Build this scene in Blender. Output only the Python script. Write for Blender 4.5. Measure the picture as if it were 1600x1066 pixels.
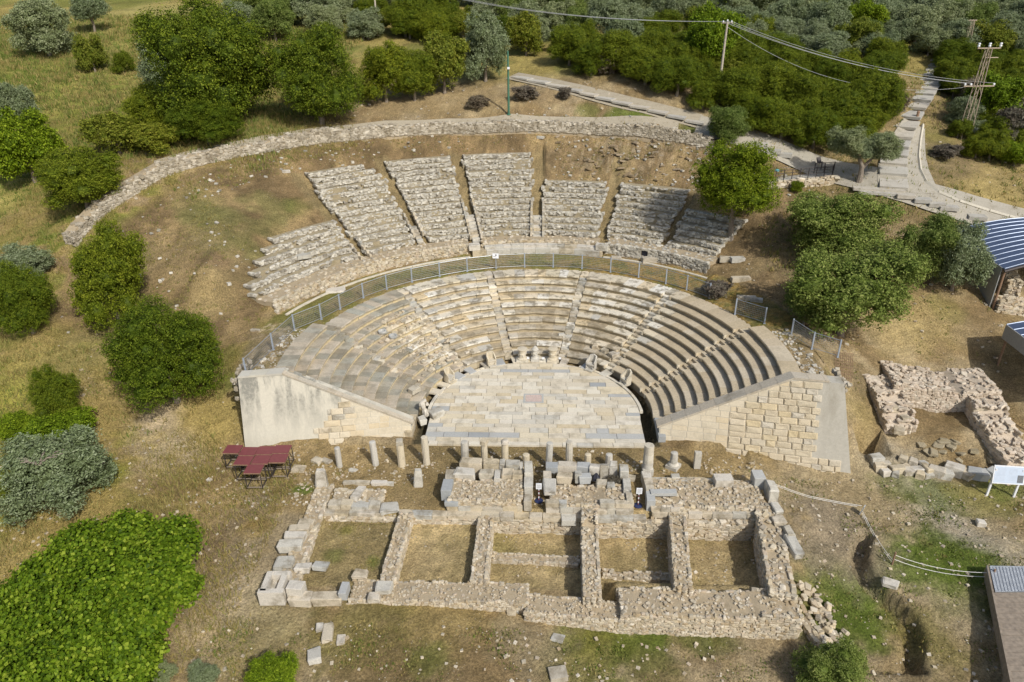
import bpy, math, random
import numpy as np
from mathutils import Vector, Matrix, Euler
S = bpy.context.scene
for _o in list(bpy.data.objects): bpy.data.objects.remove(_o)
COL = S.collection
R_ = math.radians
# ---------------------------------------------------------------- camera, sky, sun, exposure
cam_d = bpy.data.cameras.new('camera'); cam = bpy.data.objects.new('camera', cam_d); COL.objects.link(cam)
cam_d.sensor_width = 36; cam_d.lens = 24.786; cam_d.clip_start = .5; cam_d.clip_end = 2500
_pi,_ya,_ro = .473776,-.046081,-.015238
_F = Vector((math.sin(_ya)*math.cos(_pi), math.cos(_ya)*math.cos(_pi), -math.sin(_pi)))
_Rt = Vector((math.cos(_ya), -math.sin(_ya), 0)); _U = _Rt.cross(_F)
_R2 = _Rt*math.cos(_ro)+_U*math.sin(_ro); _U2 = -_Rt*math.sin(_ro)+_U*math.cos(_ro)
cam.matrix_world = Matrix((( _R2.x,_U2.x,-_F.x,.4236),(_R2.y,_U2.y,-_F.y,-43.0237),(_R2.z,_U2.z,-_F.z,27.8611),(0,0,0,1)))
S.camera = cam
SUN_EL = R_(42.5); SUN_V = Vector((.60*math.cos(SUN_EL), -.80*math.cos(SUN_EL), math.sin(SUN_EL)))
w = bpy.data.worlds.new('World'); S.world = w; w.use_nodes = True
wn = w.node_tree.nodes; wl = w.node_tree.links
sky = wn.new('ShaderNodeTexSky'); sky.sky_type = 'NISHITA'; sky.sun_disc = False
sky.sun_elevation = SUN_EL; sky.sun_rotation = math.atan2(.60,-.80); sky.dust_density = 2.5; sky.air_density = 1.0
wl.new(sky.outputs[0], wn['Background'].inputs[0]); wn['Background'].inputs[1].default_value = .125
sd = bpy.data.lights.new('sun','SUN'); sd.energy = 3.5; sd.angle = R_(1.2); sd.color = (1,.98,.94)
so = bpy.data.objects.new('sun', sd); COL.objects.link(so); so.rotation_euler = SUN_V.to_track_quat('Z','Y').to_euler()
S.view_settings.view_transform = 'Standard'; S.view_settings.look = 'None'
S.view_settings.exposure = 0.0; S.view_settings.gamma = 1; S.view_settings.use_curve_mapping = False
S.cycles.max_bounces = 5; S.cycles.diffuse_bounces = 3; S.cycles.transparent_max_bounces = 6
random.seed(7); rng = np.random.default_rng(11)
# ---------------------------------------------------------------- the lie of the land
CTRL = [
 (-25.15,-21.61,-1.5),(-30.57,-13.48,-0.6),(-34.96,-6.46,1),(-37.64,-1.66,3),(-41.34,4.59,5),(-45.66,11.97,7.5),(-51.2,21.32,10.5),(-59.59,34.97,14),(-68.28,49.53,18.5),
 (-18.82,-21.65,-1.2),(-21.85,-15.7,-0.6),(-25.37,-8.68,0.3),(-29.06,-0.68,2.5),(-31.96,5.74,4.5),(-34.11,10.65,6.3),(-19.96,-4.99,-0.1),(-23.94,-2.24,1.4),(-23.51,1.33,3),
 (-22.96,6.37,4.8),(-28.17,9.52,6.2),(-23.64,12.3,7.4),(-34.63,12.67,8.4),(-33.03,15.44,9.2),(-44.29,16.07,9.6),
 (-38.87,11.73,8.73),(-38.69,14.17,9.90),(-37.75,16.99,10.83),(-36.51,19.12,11.59),(-34.95,20.87,12.26),(-31.94,23.92,12.73),(-28.15,27.30,12.96),(-22.71,31.10,13.24),(-16.58,34.09,13.28),(-9.89,35.97,13.22),(-2.90,36.79,13.17),(4.12,36.38,13.13),(8.23,35.46,13.00),(12.21,34.31,12.80),(15.42,33.20,12.53),(18.06,32.18,12.00),
 (-37.06,24.29,13.1),(-28.13,31.53,14.1),(-17,36.75,14.5),(-2.93,37.98,14.4),(11,36.18,14),(17.69,34.99,13.3),
 (-30.93,35.74,14.7),(-43.47,31.72,13.5),(-18.16,43.13,15.9),(-3.08,42.27,15.9),(-1.74,48.52,17.4),(11.3,39.42,15.3),(24.04,32.83,11.9),(34.46,28.65,10.2),(29.67,30.9,9.8),
 (44.8,21.44,7.2),(40.61,25.48,9.1),(41.92,37.97,12.8),(50.33,53.16,17),(39.01,42.64,16.2),(54.32,40.27,12.3),(59.98,52.33,17),(29.79,42.52,15.6),
 (17.9,18.13,6.5),(24.84,22.93,8),(19.68,13.68,5.2),(21.56,9.1,4.3),(25.67,15.93,6.1),(24.17,6.06,3),(28.82,9.61,4.1),
 (23.11,0.59,1.2),(26.55,5.8,2.6),(32.16,11.52,4.4),(36.25,14.98,5.3),(36.21,9.97,3.4),(40.29,11.7,3.2),(34.83,2.41,0.2),(30.17,6.38,2.6),
 (32.26,-4.02,-0.8),(25.63,-5.13,-1.1),(29.87,-8.4,-1.4),(21.07,-5.75,-0.95),(17.22,-9.28,-0.9),(15.76,-15.88,-1.7),(12.87,-19.92,-2),(23.32,-19.83,-2),(21.6,-13.79,-1.4),
 (5.21,-20.37,-1.7),(5.48,-18.18,-1.7),(-6.73,-21.4,-0.8),(-7.38,-18.1,-0.6),(-12.76,-17.64,-0.6),(-12.7,-21.62,-1),(-15.35,-9.69,-0.2),(-9.55,-7.15,-0.12),(2.7,-6.89,-0.12),(10.86,-6.35,-0.15),(15.03,-7.41,-0.5),(15.28,-5.12,-0.5),
 (-9,-3.5,-.12),(9,-3.6,-.12),(-16,-5.5,-.15),(16,-5.4,-.85),(19.5,-5.2,-1.0),(0,-30,-2),(-30,-40,-3),(30,-40,-3.5),
 (-80,70,22),(-40,70,21),(0,66,19.6),(50,66,20.5),(100,60,20),(-40,100,26),(20,100,25.5),(80,100,26),(-90,130,33),(0,140,33),(100,140,33),(-75,-10,2),(75,-10,3),(75,20,8),(-95,30,14),(95,40,13),(-80,-40,-2),(80,-40,-2)]
for _r in (24,28.5,33.5):
    for _a in (-66,-50,-30,-10,10,28,42):
        if _r>30 and _a in (-66,42): continue
        CTRL.append((_r*math.sin(math.radians(_a)),_r*math.cos(math.radians(_a)),5.55+.5*(_r-23.3)))
for _a in (-88,-74,-60,60,74,86): CTRL.append((19.6*math.sin(math.radians(_a)),19.6*math.cos(math.radians(_a)),4.42 if abs(_a)<80 else 4.2))
CTRL = np.array(CTRL,float)
def _tps_fit(P):
    n=len(P); d=np.hypot(P[:,0:1]-P[:,0],P[:,1:2]-P[:,1]); K=np.where(d>0,d*d*np.log(d+1e-12),0)
    K[np.arange(n),np.arange(n)]+=2.0
    A=np.zeros((n+3,n+3)); A[:n,:n]=K; A[:n,n]=1; A[:n,n+1:]=P[:,:2]; A[n,:n]=1; A[n+1:,:n]=P[:,:2].T
    return np.linalg.solve(A,np.r_[P[:,2],0,0,0])
_W=_tps_fit(CTRL)
def natural(x,y):
    x=np.asarray(x,float); y=np.asarray(y,float); xc=np.clip(x,-110,110); yc=np.clip(y,-45,150)
    z=_W[-3]+_W[-2]*xc+_W[-1]*yc
    for i,(cx,cy,_) in enumerate(CTRL):
        d2=(xc-cx)**2+(yc-cy)**2; z=z+_W[i]*.5*d2*np.log(d2+1e-9)
    return z+np.clip(y-150,0,None)*.08
def sst(e0,e1,v):
    t=np.clip((v-e0)/(e1-e0),0,1); return t*t*(3-2*t)
ROOMS=[(-12.3,-7.5,-16.0,-10.9,-.55),(-7.4,-2.8,-16.0,-11,-.75),(-2.7,3.2,-15.5,-10.7,-1.35),(3.3,8.3,-16.3,-10.6,-1.6),(8.3,12.9,-15.3,-10.5,-1.65),(4.2,13.2,-16.2,-15.2,-.9)]
def T(x,y):
    x=np.asarray(x,float); y=np.asarray(y,float)
    z=natural(x,y)
    r=np.hypot(x,y); a=np.degrees(np.arctan2(x,y))
    # upper cavea hollow
    up=4.45+sst(21.3,22.1,r)*.75+np.clip(r-23.3,0,None)*.5
    m=sst(-74,-71,a)*(1-sst(44,46.5,a))*sst(20.9,21.3,r)*(1-sst(34.2,36,r))
    m=m*np.where(a<-43.5,1-sst(28.2,30,r),1)*np.where(a>1.2,1-sst(30,31.5,r),1)*np.where(a>31,1-sst(27.5,29,r),1)
    z=z*(1-m)+up*m
    # level walkway between the two seat banks
    w=(1-sst(20.9,21.3,r))*np.where(np.abs(a)<97.5,1,0)*np.where(np.abs(a)>74,1-sst(19.4,20.2,r),1)
    w=w*np.where((a>46),1-sst(19.2,20.9,r),1)*np.where((a<-72),1-sst(19.8,21,r),1)
    z=z*(1-w)+4.43*w
    # lower seat bank bed and orchestra
    seat=-.55+(r-8.4)*.545
    inb=(np.abs(a)<98)&(r<17.0)&(r>=8.42); z=np.where(inb,np.minimum(seat,3.9),z)
    wing=(np.abs(x)>8.4)&(np.abs(x)<19.0)&(y<0)&(y>-2.55-.1*np.abs(x)+.16*2)&(np.abs(a)>=97.5); z=np.where(wing,np.minimum(z,-.1),z)
    orc=(r<8.42)|((np.abs(x)<8.3)&(y<0)&(y>-4.0)); z=np.where(orc,-.14,z)
    tr=((r>7.55)&(r<8.42)&(y>-.6))|((np.abs(x)>7.5)&(np.abs(x)<8.35)&(y<=-.6)&(y>-3.3)); z=np.where(tr,-.75,z)
    # stage strip
    st=(np.abs(x)<14)&(y<=-3.9)&(y>-10.5); z=np.where(st,-.13-np.clip(x-9,0,10)*.06,z)
    for x0,x1,y0,y1,zz in ROOMS:
        z=np.where((x>x0)&(x<x1)&(y>y0)&(y<y1),zz,z)
    # raised earth floor inside the ruin
    rf=sst(25.0,26.6,x)*(1-sst(30.3,30.9,x))*sst(-4.8,-3.0,y)*(1-sst(.6,1.2,y)); z=z*(1-rf)+(.25-.35*(1-sst(-3.2,-2.4,y))+.2*np.sin(x*1.7)*np.cos(y*1.3))*rf
    # pit beside the ruin, dug trench on the right
    z=np.where((x>21.6)&(x<23.6)&(y>-4.0)&(y<-1.9),-2.0,z)
    ty=np.clip((y+18.9)/8.6,0,1); tx=18.3+.7*np.sin(ty*7)+ty*.7; dd=np.abs(x-tx-.25)
    z=z-np.where((y>-19.5)&(y<-10.2),(1-sst(.25,.55,dd))*.9*sst(-10.2,-11,y),0)
    z=z-np.where((y>-19.5)&(y<-10.2)&(x<tx)&(x>13.9),.35*sst(13.9,15.5,x)*sst(-10.2,-12,y),0)
    return z

# ---------------------------------------------------------------- numeric noise
def _h(ix,iy,s):
    n = (ix*374761393+iy*668265263+s*1442695041)&0x7fffffff
    n = ((n^(n>>13))*1274126177)&0x7fffffff
    return ((n^(n>>16))&0xffff)/65535.
def vnoise(x,y,s=0):
    x=np.asarray(x,float); y=np.asarray(y,float); ix=np.floor(x).astype(np.int64); iy=np.floor(y).astype(np.int64); fx=x-ix; fy=y-iy
    fx=fx*fx*(3-2*fx); fy=fy*fy*(3-2*fy)
    return (_h(ix,iy,s)*(1-fx)+_h(ix+1,iy,s)*fx)*(1-fy)+(_h(ix,iy+1,s)*(1-fx)+_h(ix+1,iy+1,s)*fx)*fy
def fbm(x,y,s=0,o=4):
    v=0; a=.5; t=0
    for i in range(o): v=v+a*vnoise(x*2**i,y*2**i,s+i*7); t+=a; a*=.5
    return v/t
# ---------------------------------------------------------------- materials
def _mat(name):
    m = bpy.data.materials.new(name); m.use_nodes = True; n = m.node_tree.nodes; l = m.node_tree.links
    return m, n, l, n['Principled BSDF']
def _noise(n,l,vec,scale,detail=4,rough=.6):
    t = n.new('ShaderNodeTexNoise'); t.inputs['Scale'].default_value = scale; t.inputs['Detail'].default_value = detail; t.inputs['Roughness'].default_value = rough
    l.new(vec,t.inputs['Vector']); return t.outputs['Fac']
def _ramp(n,l,fac,stops):
    r = n.new('ShaderNodeValToRGB'); e = r.color_ramp.elements
    while len(e)<len(stops): e.new(.5)
    if len(stops)==1: e.remove(e[1])
    for q,(p,c) in zip(e,stops): q.position = p; q.color = (c if len(c)==4 else (*c,1)) if hasattr(c,'__len__') else (c,c,c,1)
    l.new(fac,r.inputs['Fac']); return r.outputs['Color']
def _mix(n,l,fac,a,b,mode='MIX'):
    m = n.new('ShaderNodeMix'); m.data_type = 'RGBA'; m.blend_type = mode
    for i,v in ((0,fac),(6,a),(7,b)):
        s = m.inputs[i]
        if isinstance(v,bpy.types.NodeSocket): l.new(v,s)
        elif isinstance(v,(int,float)): s.default_value = v if i==0 else (v,v,v,1)
        else: s.default_value = (*v,1)
    return m.outputs[2]
def stone(name, cols, src='obj', dirt=(.17,.135,.08), amt=.6, sc=1., rough=.9, bump=.25, lo=.5, hi=.68, fine=.35, stretch=None):
    m,n,l,b = _mat(name)
    g = n.new('ShaderNodeNewGeometry'); pos = g.outputs['Position']
    if src=='obj': r = n.new('ShaderNodeObjectInfo').outputs['Random']
    else:
        a = n.new('ShaderNodeAttribute'); a.attribute_name = 'tint'; r = a.outputs['Fac']
    k = len(cols); st = []
    for i,c in enumerate(cols): st.append(((i+.5)/k,c))
    base = _ramp(n,l,r,st)
    p1 = pos
    zst_ = None
    if stretch:
        sx = n.new('ShaderNodeSeparateXYZ'); l.new(pos,sx.inputs[0]); mr = n.new('ShaderNodeMapRange'); mr.inputs[1].default_value = 1.0; mr.inputs[2].default_value = 5.0; mr.inputs[3].default_value = .25; mr.inputs[4].default_value = 1.5; l.new(sx.outputs[2],mr.inputs[0]); zst_ = mr.outputs[0]
        mp = n.new('ShaderNodeMapping'); mp.inputs['Scale'].default_value = stretch; l.new(pos,mp.inputs['Vector']); p1 = mp.outputs[0]
    n1 = _noise(n,l,p1,.9*sc,5,.65); n2 = _noise(n,l,pos,9*sc,4,.7); n3 = _noise(n,l,pos,38*sc,3,.7)
    d = _ramp(n,l,n1,[(lo,0.),(hi,1.)])
    d2 = n.new('ShaderNodeMath'); d2.operation='MULTIPLY'; l.new(d,d2.inputs[0]); l.new(_ramp(n,l,n2,[(.3,.25),(.62,1.)]),d2.inputs[1])
    d3 = n.new('ShaderNodeMath'); d3.operation='MULTIPLY'; l.new(d2.outputs[0],d3.inputs[0]); d3.inputs[1].default_value = amt
    f3_ = d3.outputs[0]
    if zst_ is not None:
        d4 = n.new('ShaderNodeMath'); d4.operation='MULTIPLY'; d4.use_clamp = True; l.new(f3_,d4.inputs[0]); l.new(zst_,d4.inputs[1]); f3_ = d4.outputs[0]
    c = _mix(n,l,f3_,base,dirt)
    c = _mix(n,l,fine,c,_ramp(n,l,n2,[(.3,.45),(.7,1.35)]),'MULTIPLY')
    c = _mix(n,l,fine,c,_ramp(n,l,n3,[(.35,.55),(.65,1.3)]),'MULTIPLY')
    l.new(c,b.inputs['Base Color']); b.inputs['Roughness'].default_value = rough; b.inputs['Specular IOR Level'].default_value = .25
    bp = n.new('ShaderNodeBump'); bp.inputs['Strength'].default_value = bump; bp.inputs['Distance'].default_value = .06
    l.new(n2,bp.inputs['Height']); l.new(bp.outputs[0],b.inputs['Normal'])
    return m
def plain(name,col,rough=.6,metal=0.,var=.25,sc=6):
    m,n,l,b = _mat(name); pos = n.new('ShaderNodeNewGeometry').outputs['Position']
    f = _noise(n,l,pos,sc,4); c = _mix(n,l,var,col,_ramp(n,l,f,[(.3,.5),(.7,1.4)]),'MULTIPLY')
    l.new(c,b.inputs['Base Color']); b.inputs['Roughness'].default_value = rough; b.inputs['Metallic'].default_value = metal
    return m
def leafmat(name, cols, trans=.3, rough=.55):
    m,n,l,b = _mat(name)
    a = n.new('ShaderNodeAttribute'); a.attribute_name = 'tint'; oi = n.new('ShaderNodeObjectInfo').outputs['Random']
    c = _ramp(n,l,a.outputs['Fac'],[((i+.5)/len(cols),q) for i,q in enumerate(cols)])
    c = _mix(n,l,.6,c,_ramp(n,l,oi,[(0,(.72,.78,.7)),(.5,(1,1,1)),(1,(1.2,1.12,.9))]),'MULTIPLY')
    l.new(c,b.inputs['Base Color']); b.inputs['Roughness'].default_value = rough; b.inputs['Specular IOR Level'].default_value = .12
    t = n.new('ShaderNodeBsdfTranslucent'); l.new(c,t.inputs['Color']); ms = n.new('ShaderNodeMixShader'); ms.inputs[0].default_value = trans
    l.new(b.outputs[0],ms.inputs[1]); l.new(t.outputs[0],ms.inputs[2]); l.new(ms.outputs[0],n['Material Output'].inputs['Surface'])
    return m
CREAM=(.60,.53,.40); WHITE=(.66,.61,.51); GREY=(.44,.43,.38); BLUE=(.33,.37,.40); OCH=(.56,.44,.25); TAN=(.50,.41,.27); BRN=(.30,.235,.145); PINK=(.58,.44,.33)
M = {}
M['seat_mid'] = stone('pale_worn_marble',[CREAM,(.62,.54,.38),(.72,.67,.56),(.66,.59,.45),(.50,.48,.42),(.64,.51,.31),(.74,.70,.60)],amt=.95,lo=.50,hi=.60,sc=1.5)
M['seat_dirty'] = stone('soiled_seat_marble',[(.50,.42,.29),(.40,.33,.22),(.54,.47,.35),(.44,.39,.30),(.58,.52,.41)],amt=.85,lo=.44,hi=.6,sc=1.4)
M['seat_left'] = stone('stained_grey_marble',[(.40,.385,.31),(.46,.38,.27),(.55,.48,.37),(.30,.26,.185),(.36,.35,.285),(.50,.42,.31),(.34,.31,.235)],amt=.7,lo=.46,hi=.64,sc=1.2,dirt=(.16,.145,.105))
M['seat_right'] = stone('tan_new_limestone',[TAN,(.54,.45,.31),(.47,.38,.25),(.55,.47,.34)],amt=.35,lo=.5,hi=.7,sc=.8)
M['slab'] = stone('orchestra_marble',[(.62,.55,.42),(.66,.57,.40),(.70,.64,.52),(.60,.50,.33),(.55,.52,.44),(.65,.58,.45),(.70,.64,.51)],amt=.5,lo=.50,hi=.64,sc=1,bump=.1,fine=.25)
M['slab_grey'] = stone('grey_marble',[(.42,.42,.39),(.48,.47,.43),(.35,.36,.35)],amt=.2,bump=.1,fine=.25)
M['slab_pink'] = stone('pink_mosaic',[(.60,.47,.40)],amt=.1,sc=2,fine=.6)
M['block'] = stone('ruin_block',[(.55,.47,.34),(.5,.45,.35),GREY,(.54,.45,.3),(.58,.52,.42),(.46,.41,.32)],amt=.8,sc=1.6,lo=.47,hi=.62)
M['white_block'] = stone('white_marble_block',[(.55,.515,.43),(.48,.455,.39),(.60,.55,.46)],amt=.85,sc=1.5)
M['rubble'] = stone('rubble_stone',[(.40,.31,.19),(.57,.49,.36),(.48,.42,.31),(.56,.46,.30),(.68,.61,.49),(.42,.35,.24),(.53,.43,.31),(.33,.29,.22),(.60,.52,.38)],src='tint',amt=.5,sc=2)
M['rubble_grey'] = stone('grey_rubble_stone',[(.36,.33,.27),(.58,.54,.45),(.46,.43,.36),(.63,.58,.47),(.25,.22,.17),(.53,.49,.40),(.67,.63,.53)],src='tint',amt=.55,sc=2)
M['wall_rubble'] = stone('outer_wall_rubble',[(.34,.30,.23),(.52,.46,.36),(.42,.37,.28),(.56,.49,.37),(.27,.23,.16),(.47,.41,.31),(.60,.54,.43)],src='tint',amt=.75,sc=1.2,lo=.46,hi=.62)
M['mortar'] = stone('earth_mortar',[(.43,.345,.225)],amt=.5,sc=2,dirt=(.2,.15,.08),bump=.5)
M['soil'] = stone('dry_soil',[(.37,.31,.20)],amt=.6,sc=1.4,dirt=(.20,.16,.07),bump=.6,fine=.5)
M['concrete'] = stone('cast_concrete',[(.56,.52,.41),(.53,.50,.42)],amt=.5,sc=.5,dirt=(.33,.31,.25),bump=.08,fine=.14,lo=.45,hi=.75)
M['streaked'] = stone('streaked_concrete',[(.56,.52,.42)],amt=1.,sc=.6,dirt=(.25,.24,.20),bump=.08,fine=.14,lo=.46,hi=.60,stretch=(2.2,2.2,.28))
M['streaked_right'] = stone('streaked_grey_concrete',[(.45,.42,.35)],amt=.8,sc=.6,dirt=(.30,.27,.21),bump=.08,fine=.2,lo=.44,hi=.62,stretch=(2.2,2.2,.5))
M['ashlar'] = stone('smooth_ashlar',[(.60,.52,.38),(.57,.5,.37),(.62,.55,.42),(.59,.49,.33)],amt=.3,sc=.9,bump=.12,fine=.2)
M['rustic'] = stone('rusticated_ashlar',[(.60,.51,.36),(.56,.48,.34),(.64,.55,.4),(.6,.49,.3),(.57,.51,.40)],amt=.25,sc=1.5,bump=.9,fine=.3)
M['coping'] = stone('coping_stone',[(.52,.45,.34),(.47,.42,.33)],amt=.6,sc=1,bump=.15)
M['column'] = stone('column_marble',[(.60,.55,.44),(.55,.52,.45),(.62,.53,.37),(.5,.47,.4)],amt=.5,sc=2)
M['road'] = stone('cobbled_road',[(.42,.38,.30)],amt=.4,sc=1.5,fine=.5)
M['roadslab'] = stone('road_slab',[(.48,.45,.38),(.43,.41,.36),(.52,.47,.38)],amt=.4,sc=1.5)
M['kerb'] = stone('kerb_stone',[(.58,.53,.42)],amt=.3)
M['steel'] = plain('galvanised_steel',(.42,.44,.46),.45,.6)
M['steel_blue'] = plain('painted_steel',(.33,.37,.42),.5,.1)
M['dark_metal'] = plain('dark_metal',(.06,.05,.045),.6,.3)
M['rust'] = plain('rusty_steel',(.30,.19,.12),.8,.2,.6,9)
M['lattice'] = plain('faded_steel_lattice',(.45,.36,.26),.7,.2,.6,9)
M['wood'] = plain('weathered_wood',(.26,.21,.155),.85,0,.6,5)
M['pole_wood'] = plain('grey_pole_wood',(.46,.40,.31),.85,0,.5,5)
M['green_paint'] = plain('green_paint',(.055,.16,.10),.5)
M['red_top'] = plain('dark_red_board',(.19,.05,.052),.6,0,.2)
M['white'] = plain('white_paint',(.78,.79,.80),.5,0,.1)
M['porcelain'] = plain('white_porcelain',(.85,.86,.86),.2,0,.05)
M['wire'] = plain('cable',(.42,.42,.40),.6)
M['black'] = plain('bag_and_shade_black',(.02,.02,.03),.7)  # colours the bag, and the painted dark of the terrace hole
M['blue'] = plain('dark_blue_base',(.02,.03,.09),.6)
M['ruin_stone'] = stone('eroded_pale_rubble',[(.52,.43,.32),(.60,.50,.38),(.66,.57,.45),(.56,.45,.34),(.62,.55,.43),(.47,.38,.28)],src='tint',amt=.5,sc=1.6); M['ruin_mortar'] = stone('eroded_pale_mortar',[(.54,.45,.34)],amt=.5,sc=1.6,dirt=(.34,.26,.16),bump=.6)
M['roof'] = plain('blue_grey_sheet_roof',(.085,.115,.185),.45,.2,.2,2)
M['rib'] = plain('pale_roof_rib',(.25,.30,.39),.4,.3,.1)
M['screen'] = plain('grey_screen',(.32,.32,.31),.8)
M['teal'] = plain('teal_plastic',(.10,.33,.35),.5)
M['rope'] = plain('white_rope',(.78,.75,.68),.8,0,.1)
M['bark'] = plain('grey_bark',(.23,.19,.145),.9,0,.7,8)
M['olive'] = leafmat('olive_leaves',[(.135,.165,.07),(.20,.24,.115),(.265,.305,.165),(.34,.37,.23)],.15)
M['olive2'] = leafmat('olive_green_leaves',[(.085,.125,.022),(.14,.19,.038),(.21,.26,.065),(.29,.325,.105)],.2)
M['carob'] = leafmat('carob_leaves',[(.052,.080,.006),(.095,.135,.009),(.155,.198,.014),(.24,.275,.026)],.22)
M['dark'] = leafmat('mastic_leaves',[(.070,.098,.007),(.12,.155,.010),(.185,.22,.016),(.265,.29,.028)],.2)
M['yellow'] = leafmat('yellow_green_leaves',[(.11,.14,.014),(.16,.19,.02),(.22,.24,.03),(.27,.27,.04)],.25)
M['bright'] = leafmat('bright_green_leaves',[(.075,.12,.006),(.13,.20,.009),(.205,.285,.015),(.29,.37,.03)],.28)
M['fig'] = leafmat('fig_leaves',[(.045,.085,.005),(.09,.155,.008),(.16,.24,.013),(.28,.35,.035)],.28)
M['pine'] = leafmat('fresh_green_leaves',[(.085,.125,.006),(.145,.195,.009),(.215,.265,.014),(.30,.34,.025)],.28)
M['brownleaf'] = leafmat('dry_twigs',[(.10,.08,.06),(.15,.12,.09),(.20,.17,.13),(.16,.15,.10)],.1)
M['grass'] = leafmat('grass_blades',[(.36,.28,.10),(.30,.26,.09),(.19,.22,.05),(.12,.17,.03)],.2,.7)
# ---------------------------------------------------------------- mesh and object helpers
def mesh_np(name, V, F4=None, F3=None, tint=None, col=None, mat=None, smooth=False):
    me = bpy.data.meshes.new(name); V = np.asarray(V,np.float32)
    F4 = np.zeros((0,4),np.int32) if F4 is None else np.asarray(F4,np.int32); F3 = np.zeros((0,3),np.int32) if F3 is None else np.asarray(F3,np.int32)
    me.vertices.add(len(V)); me.vertices.foreach_set('co',V.ravel())
    n4,n3 = len(F4),len(F3); me.loops.add(n4*4+n3*3)
    me.loops.foreach_set('vertex_index',np.r_[F4.ravel(),F3.ravel()].astype(np.int32))
    me.polygons.add(n4+n3); me.polygons.foreach_set('loop_start',np.r_[np.arange(n4)*4,n4*4+np.arange(n3)*3].astype(np.int32))
    me.polygons.foreach_set('use_smooth',np.full(n4+n3,bool(smooth)))
    me.update(calc_edges=True)
    if tint is not None:
        a = me.attributes.new('tint','FLOAT','FACE'); a.data.foreach_set('value',np.asarray(tint,np.float32))
    if col is not None:
        a = me.attributes.new('col','FLOAT_COLOR','POINT'); a.data.foreach_set('color',np.c_[col,np.ones(len(col))].astype(np.float32).ravel())
    if mat is not None: me.materials.append(mat)
    me.validate(); return me
def put(name, me, parent=None, loc=(0,0,0), rot=None, sc=None):
    o = bpy.data.objects.new(name, me); COL.objects.link(o)
    if parent is not None:
        o.parent = parent; loc = Vector(loc)-Vector(parent.get('org',(0,0,0)))
    o.location = loc
    if rot is not None: o.rotation_euler = rot if hasattr(rot,'__len__') else (0,0,rot)
    if sc is not None: o.scale = sc if hasattr(sc,'__len__') else (sc,sc,sc)
    return o
def thing(name, label, cat, loc=(0,0,0), rot=0., group=None, local=False, kind=None):
    o = bpy.data.objects.new(name, None); COL.objects.link(o); o.empty_display_size = .3; o.location = loc; o.rotation_euler = (0,0,rot)
    if not local: o['org'] = tuple(float(v) for v in loc)
    if kind: o['kind'] = kind
    if label: o['label'] = label
    if cat: o['category'] = cat
    if group: o['group'] = group
    return o
def tag(o, label, cat, group=None):
    o['label'] = label; o['category'] = cat
    if group: o['group'] = group
    return o
def copy_tree(o, loc=None, rot=None, label=None, parent=None):
    c = o.copy(); COL.objects.link(c)
    if parent is not None: c.parent = parent
    if loc is not None: c.location = loc
    if rot is not None: c.rotation_euler = (0,0,rot)
    if label: c['label'] = label
    for ch in list(o.children): copy_tree(ch, parent=c)
    return c
BOXV = np.array([[x,y,z] for z in (-.5,.5) for y in (-.5,.5) for x in (-.5,.5)],float)
BOXF = np.array([[0,2,3,1],[4,5,7,6],[0,1,5,4],[2,6,7,3],[0,4,6,2],[1,3,7,5]])
def chamfer(c=.1):
    V=[];F4=[];F3=[];idx={}
    for ax in range(3):
        for s in (-1,1):
            f=[]
            for a,b in ((-1,-1),(1,-1),(1,1),(-1,1)):
                p=[0,0,0]; p[ax]=.5*s; p[(ax+1)%3]=a*(.5-c); p[(ax+2)%3]=b*(.5-c)
                sg=[0,0,0]; sg[ax]=s; sg[(ax+1)%3]=a; sg[(ax+2)%3]=b
                idx[(ax,tuple(sg))]=len(V); f.append(len(V)); V.append(p)
            F4.append(f if s>0 else f[::-1])
    for ax in range(3):
        b_,c_=(ax+1)%3,(ax+2)%3
        for sb in (-1,1):
            for sc in (-1,1):
                def sg(t):
                    q=[0,0,0]; q[ax]=t; q[b_]=sb; q[c_]=sc; return tuple(q)
                f=[idx[(b_,sg(-1))],idx[(b_,sg(1))],idx[(c_,sg(1))],idx[(c_,sg(-1))]]
                F4.append(f if sb*sc>0 else f[::-1])
    for sx in (-1,1):
        for sy in (-1,1):
            for sz in (-1,1):
                q=(sx,sy,sz); f=[idx[(0,q)],idx[(1,q)],idx[(2,q)]]; F3.append(f if sx*sy*sz>0 else f[::-1])
    return np.array(V,float),np.array(F4)[:, ::-1] if False else np.array(F4),np.array(F3)
CHV,CHF4,CHF3 = chamfer(.12)
def rots(n,full=False,tilt=.25,ang=None):
    a = rng.uniform(-math.pi,math.pi,n) if ang is None else ang
    R = np.zeros((n,3,3)); c,s=np.cos(a),np.sin(a); R[:,0,0]=c;R[:,0,1]=-s;R[:,1,0]=s;R[:,1,1]=c;R[:,2,2]=1
    t1 = rng.normal(0,tilt,n); t2 = rng.normal(0,tilt,n); X=np.zeros((n,3,3)); X[:,0,0]=1; X[:,1,1]=np.cos(t1);X[:,1,2]=-np.sin(t1);X[:,2,1]=np.sin(t1);X[:,2,2]=np.cos(t1)
    Y=np.zeros((n,3,3)); Y[:,1,1]=1; Y[:,0,0]=np.cos(t2);Y[:,0,2]=np.sin(t2);Y[:,2,0]=-np.sin(t2);Y[:,2,2]=np.cos(t2)
    return R@X@Y
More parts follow.
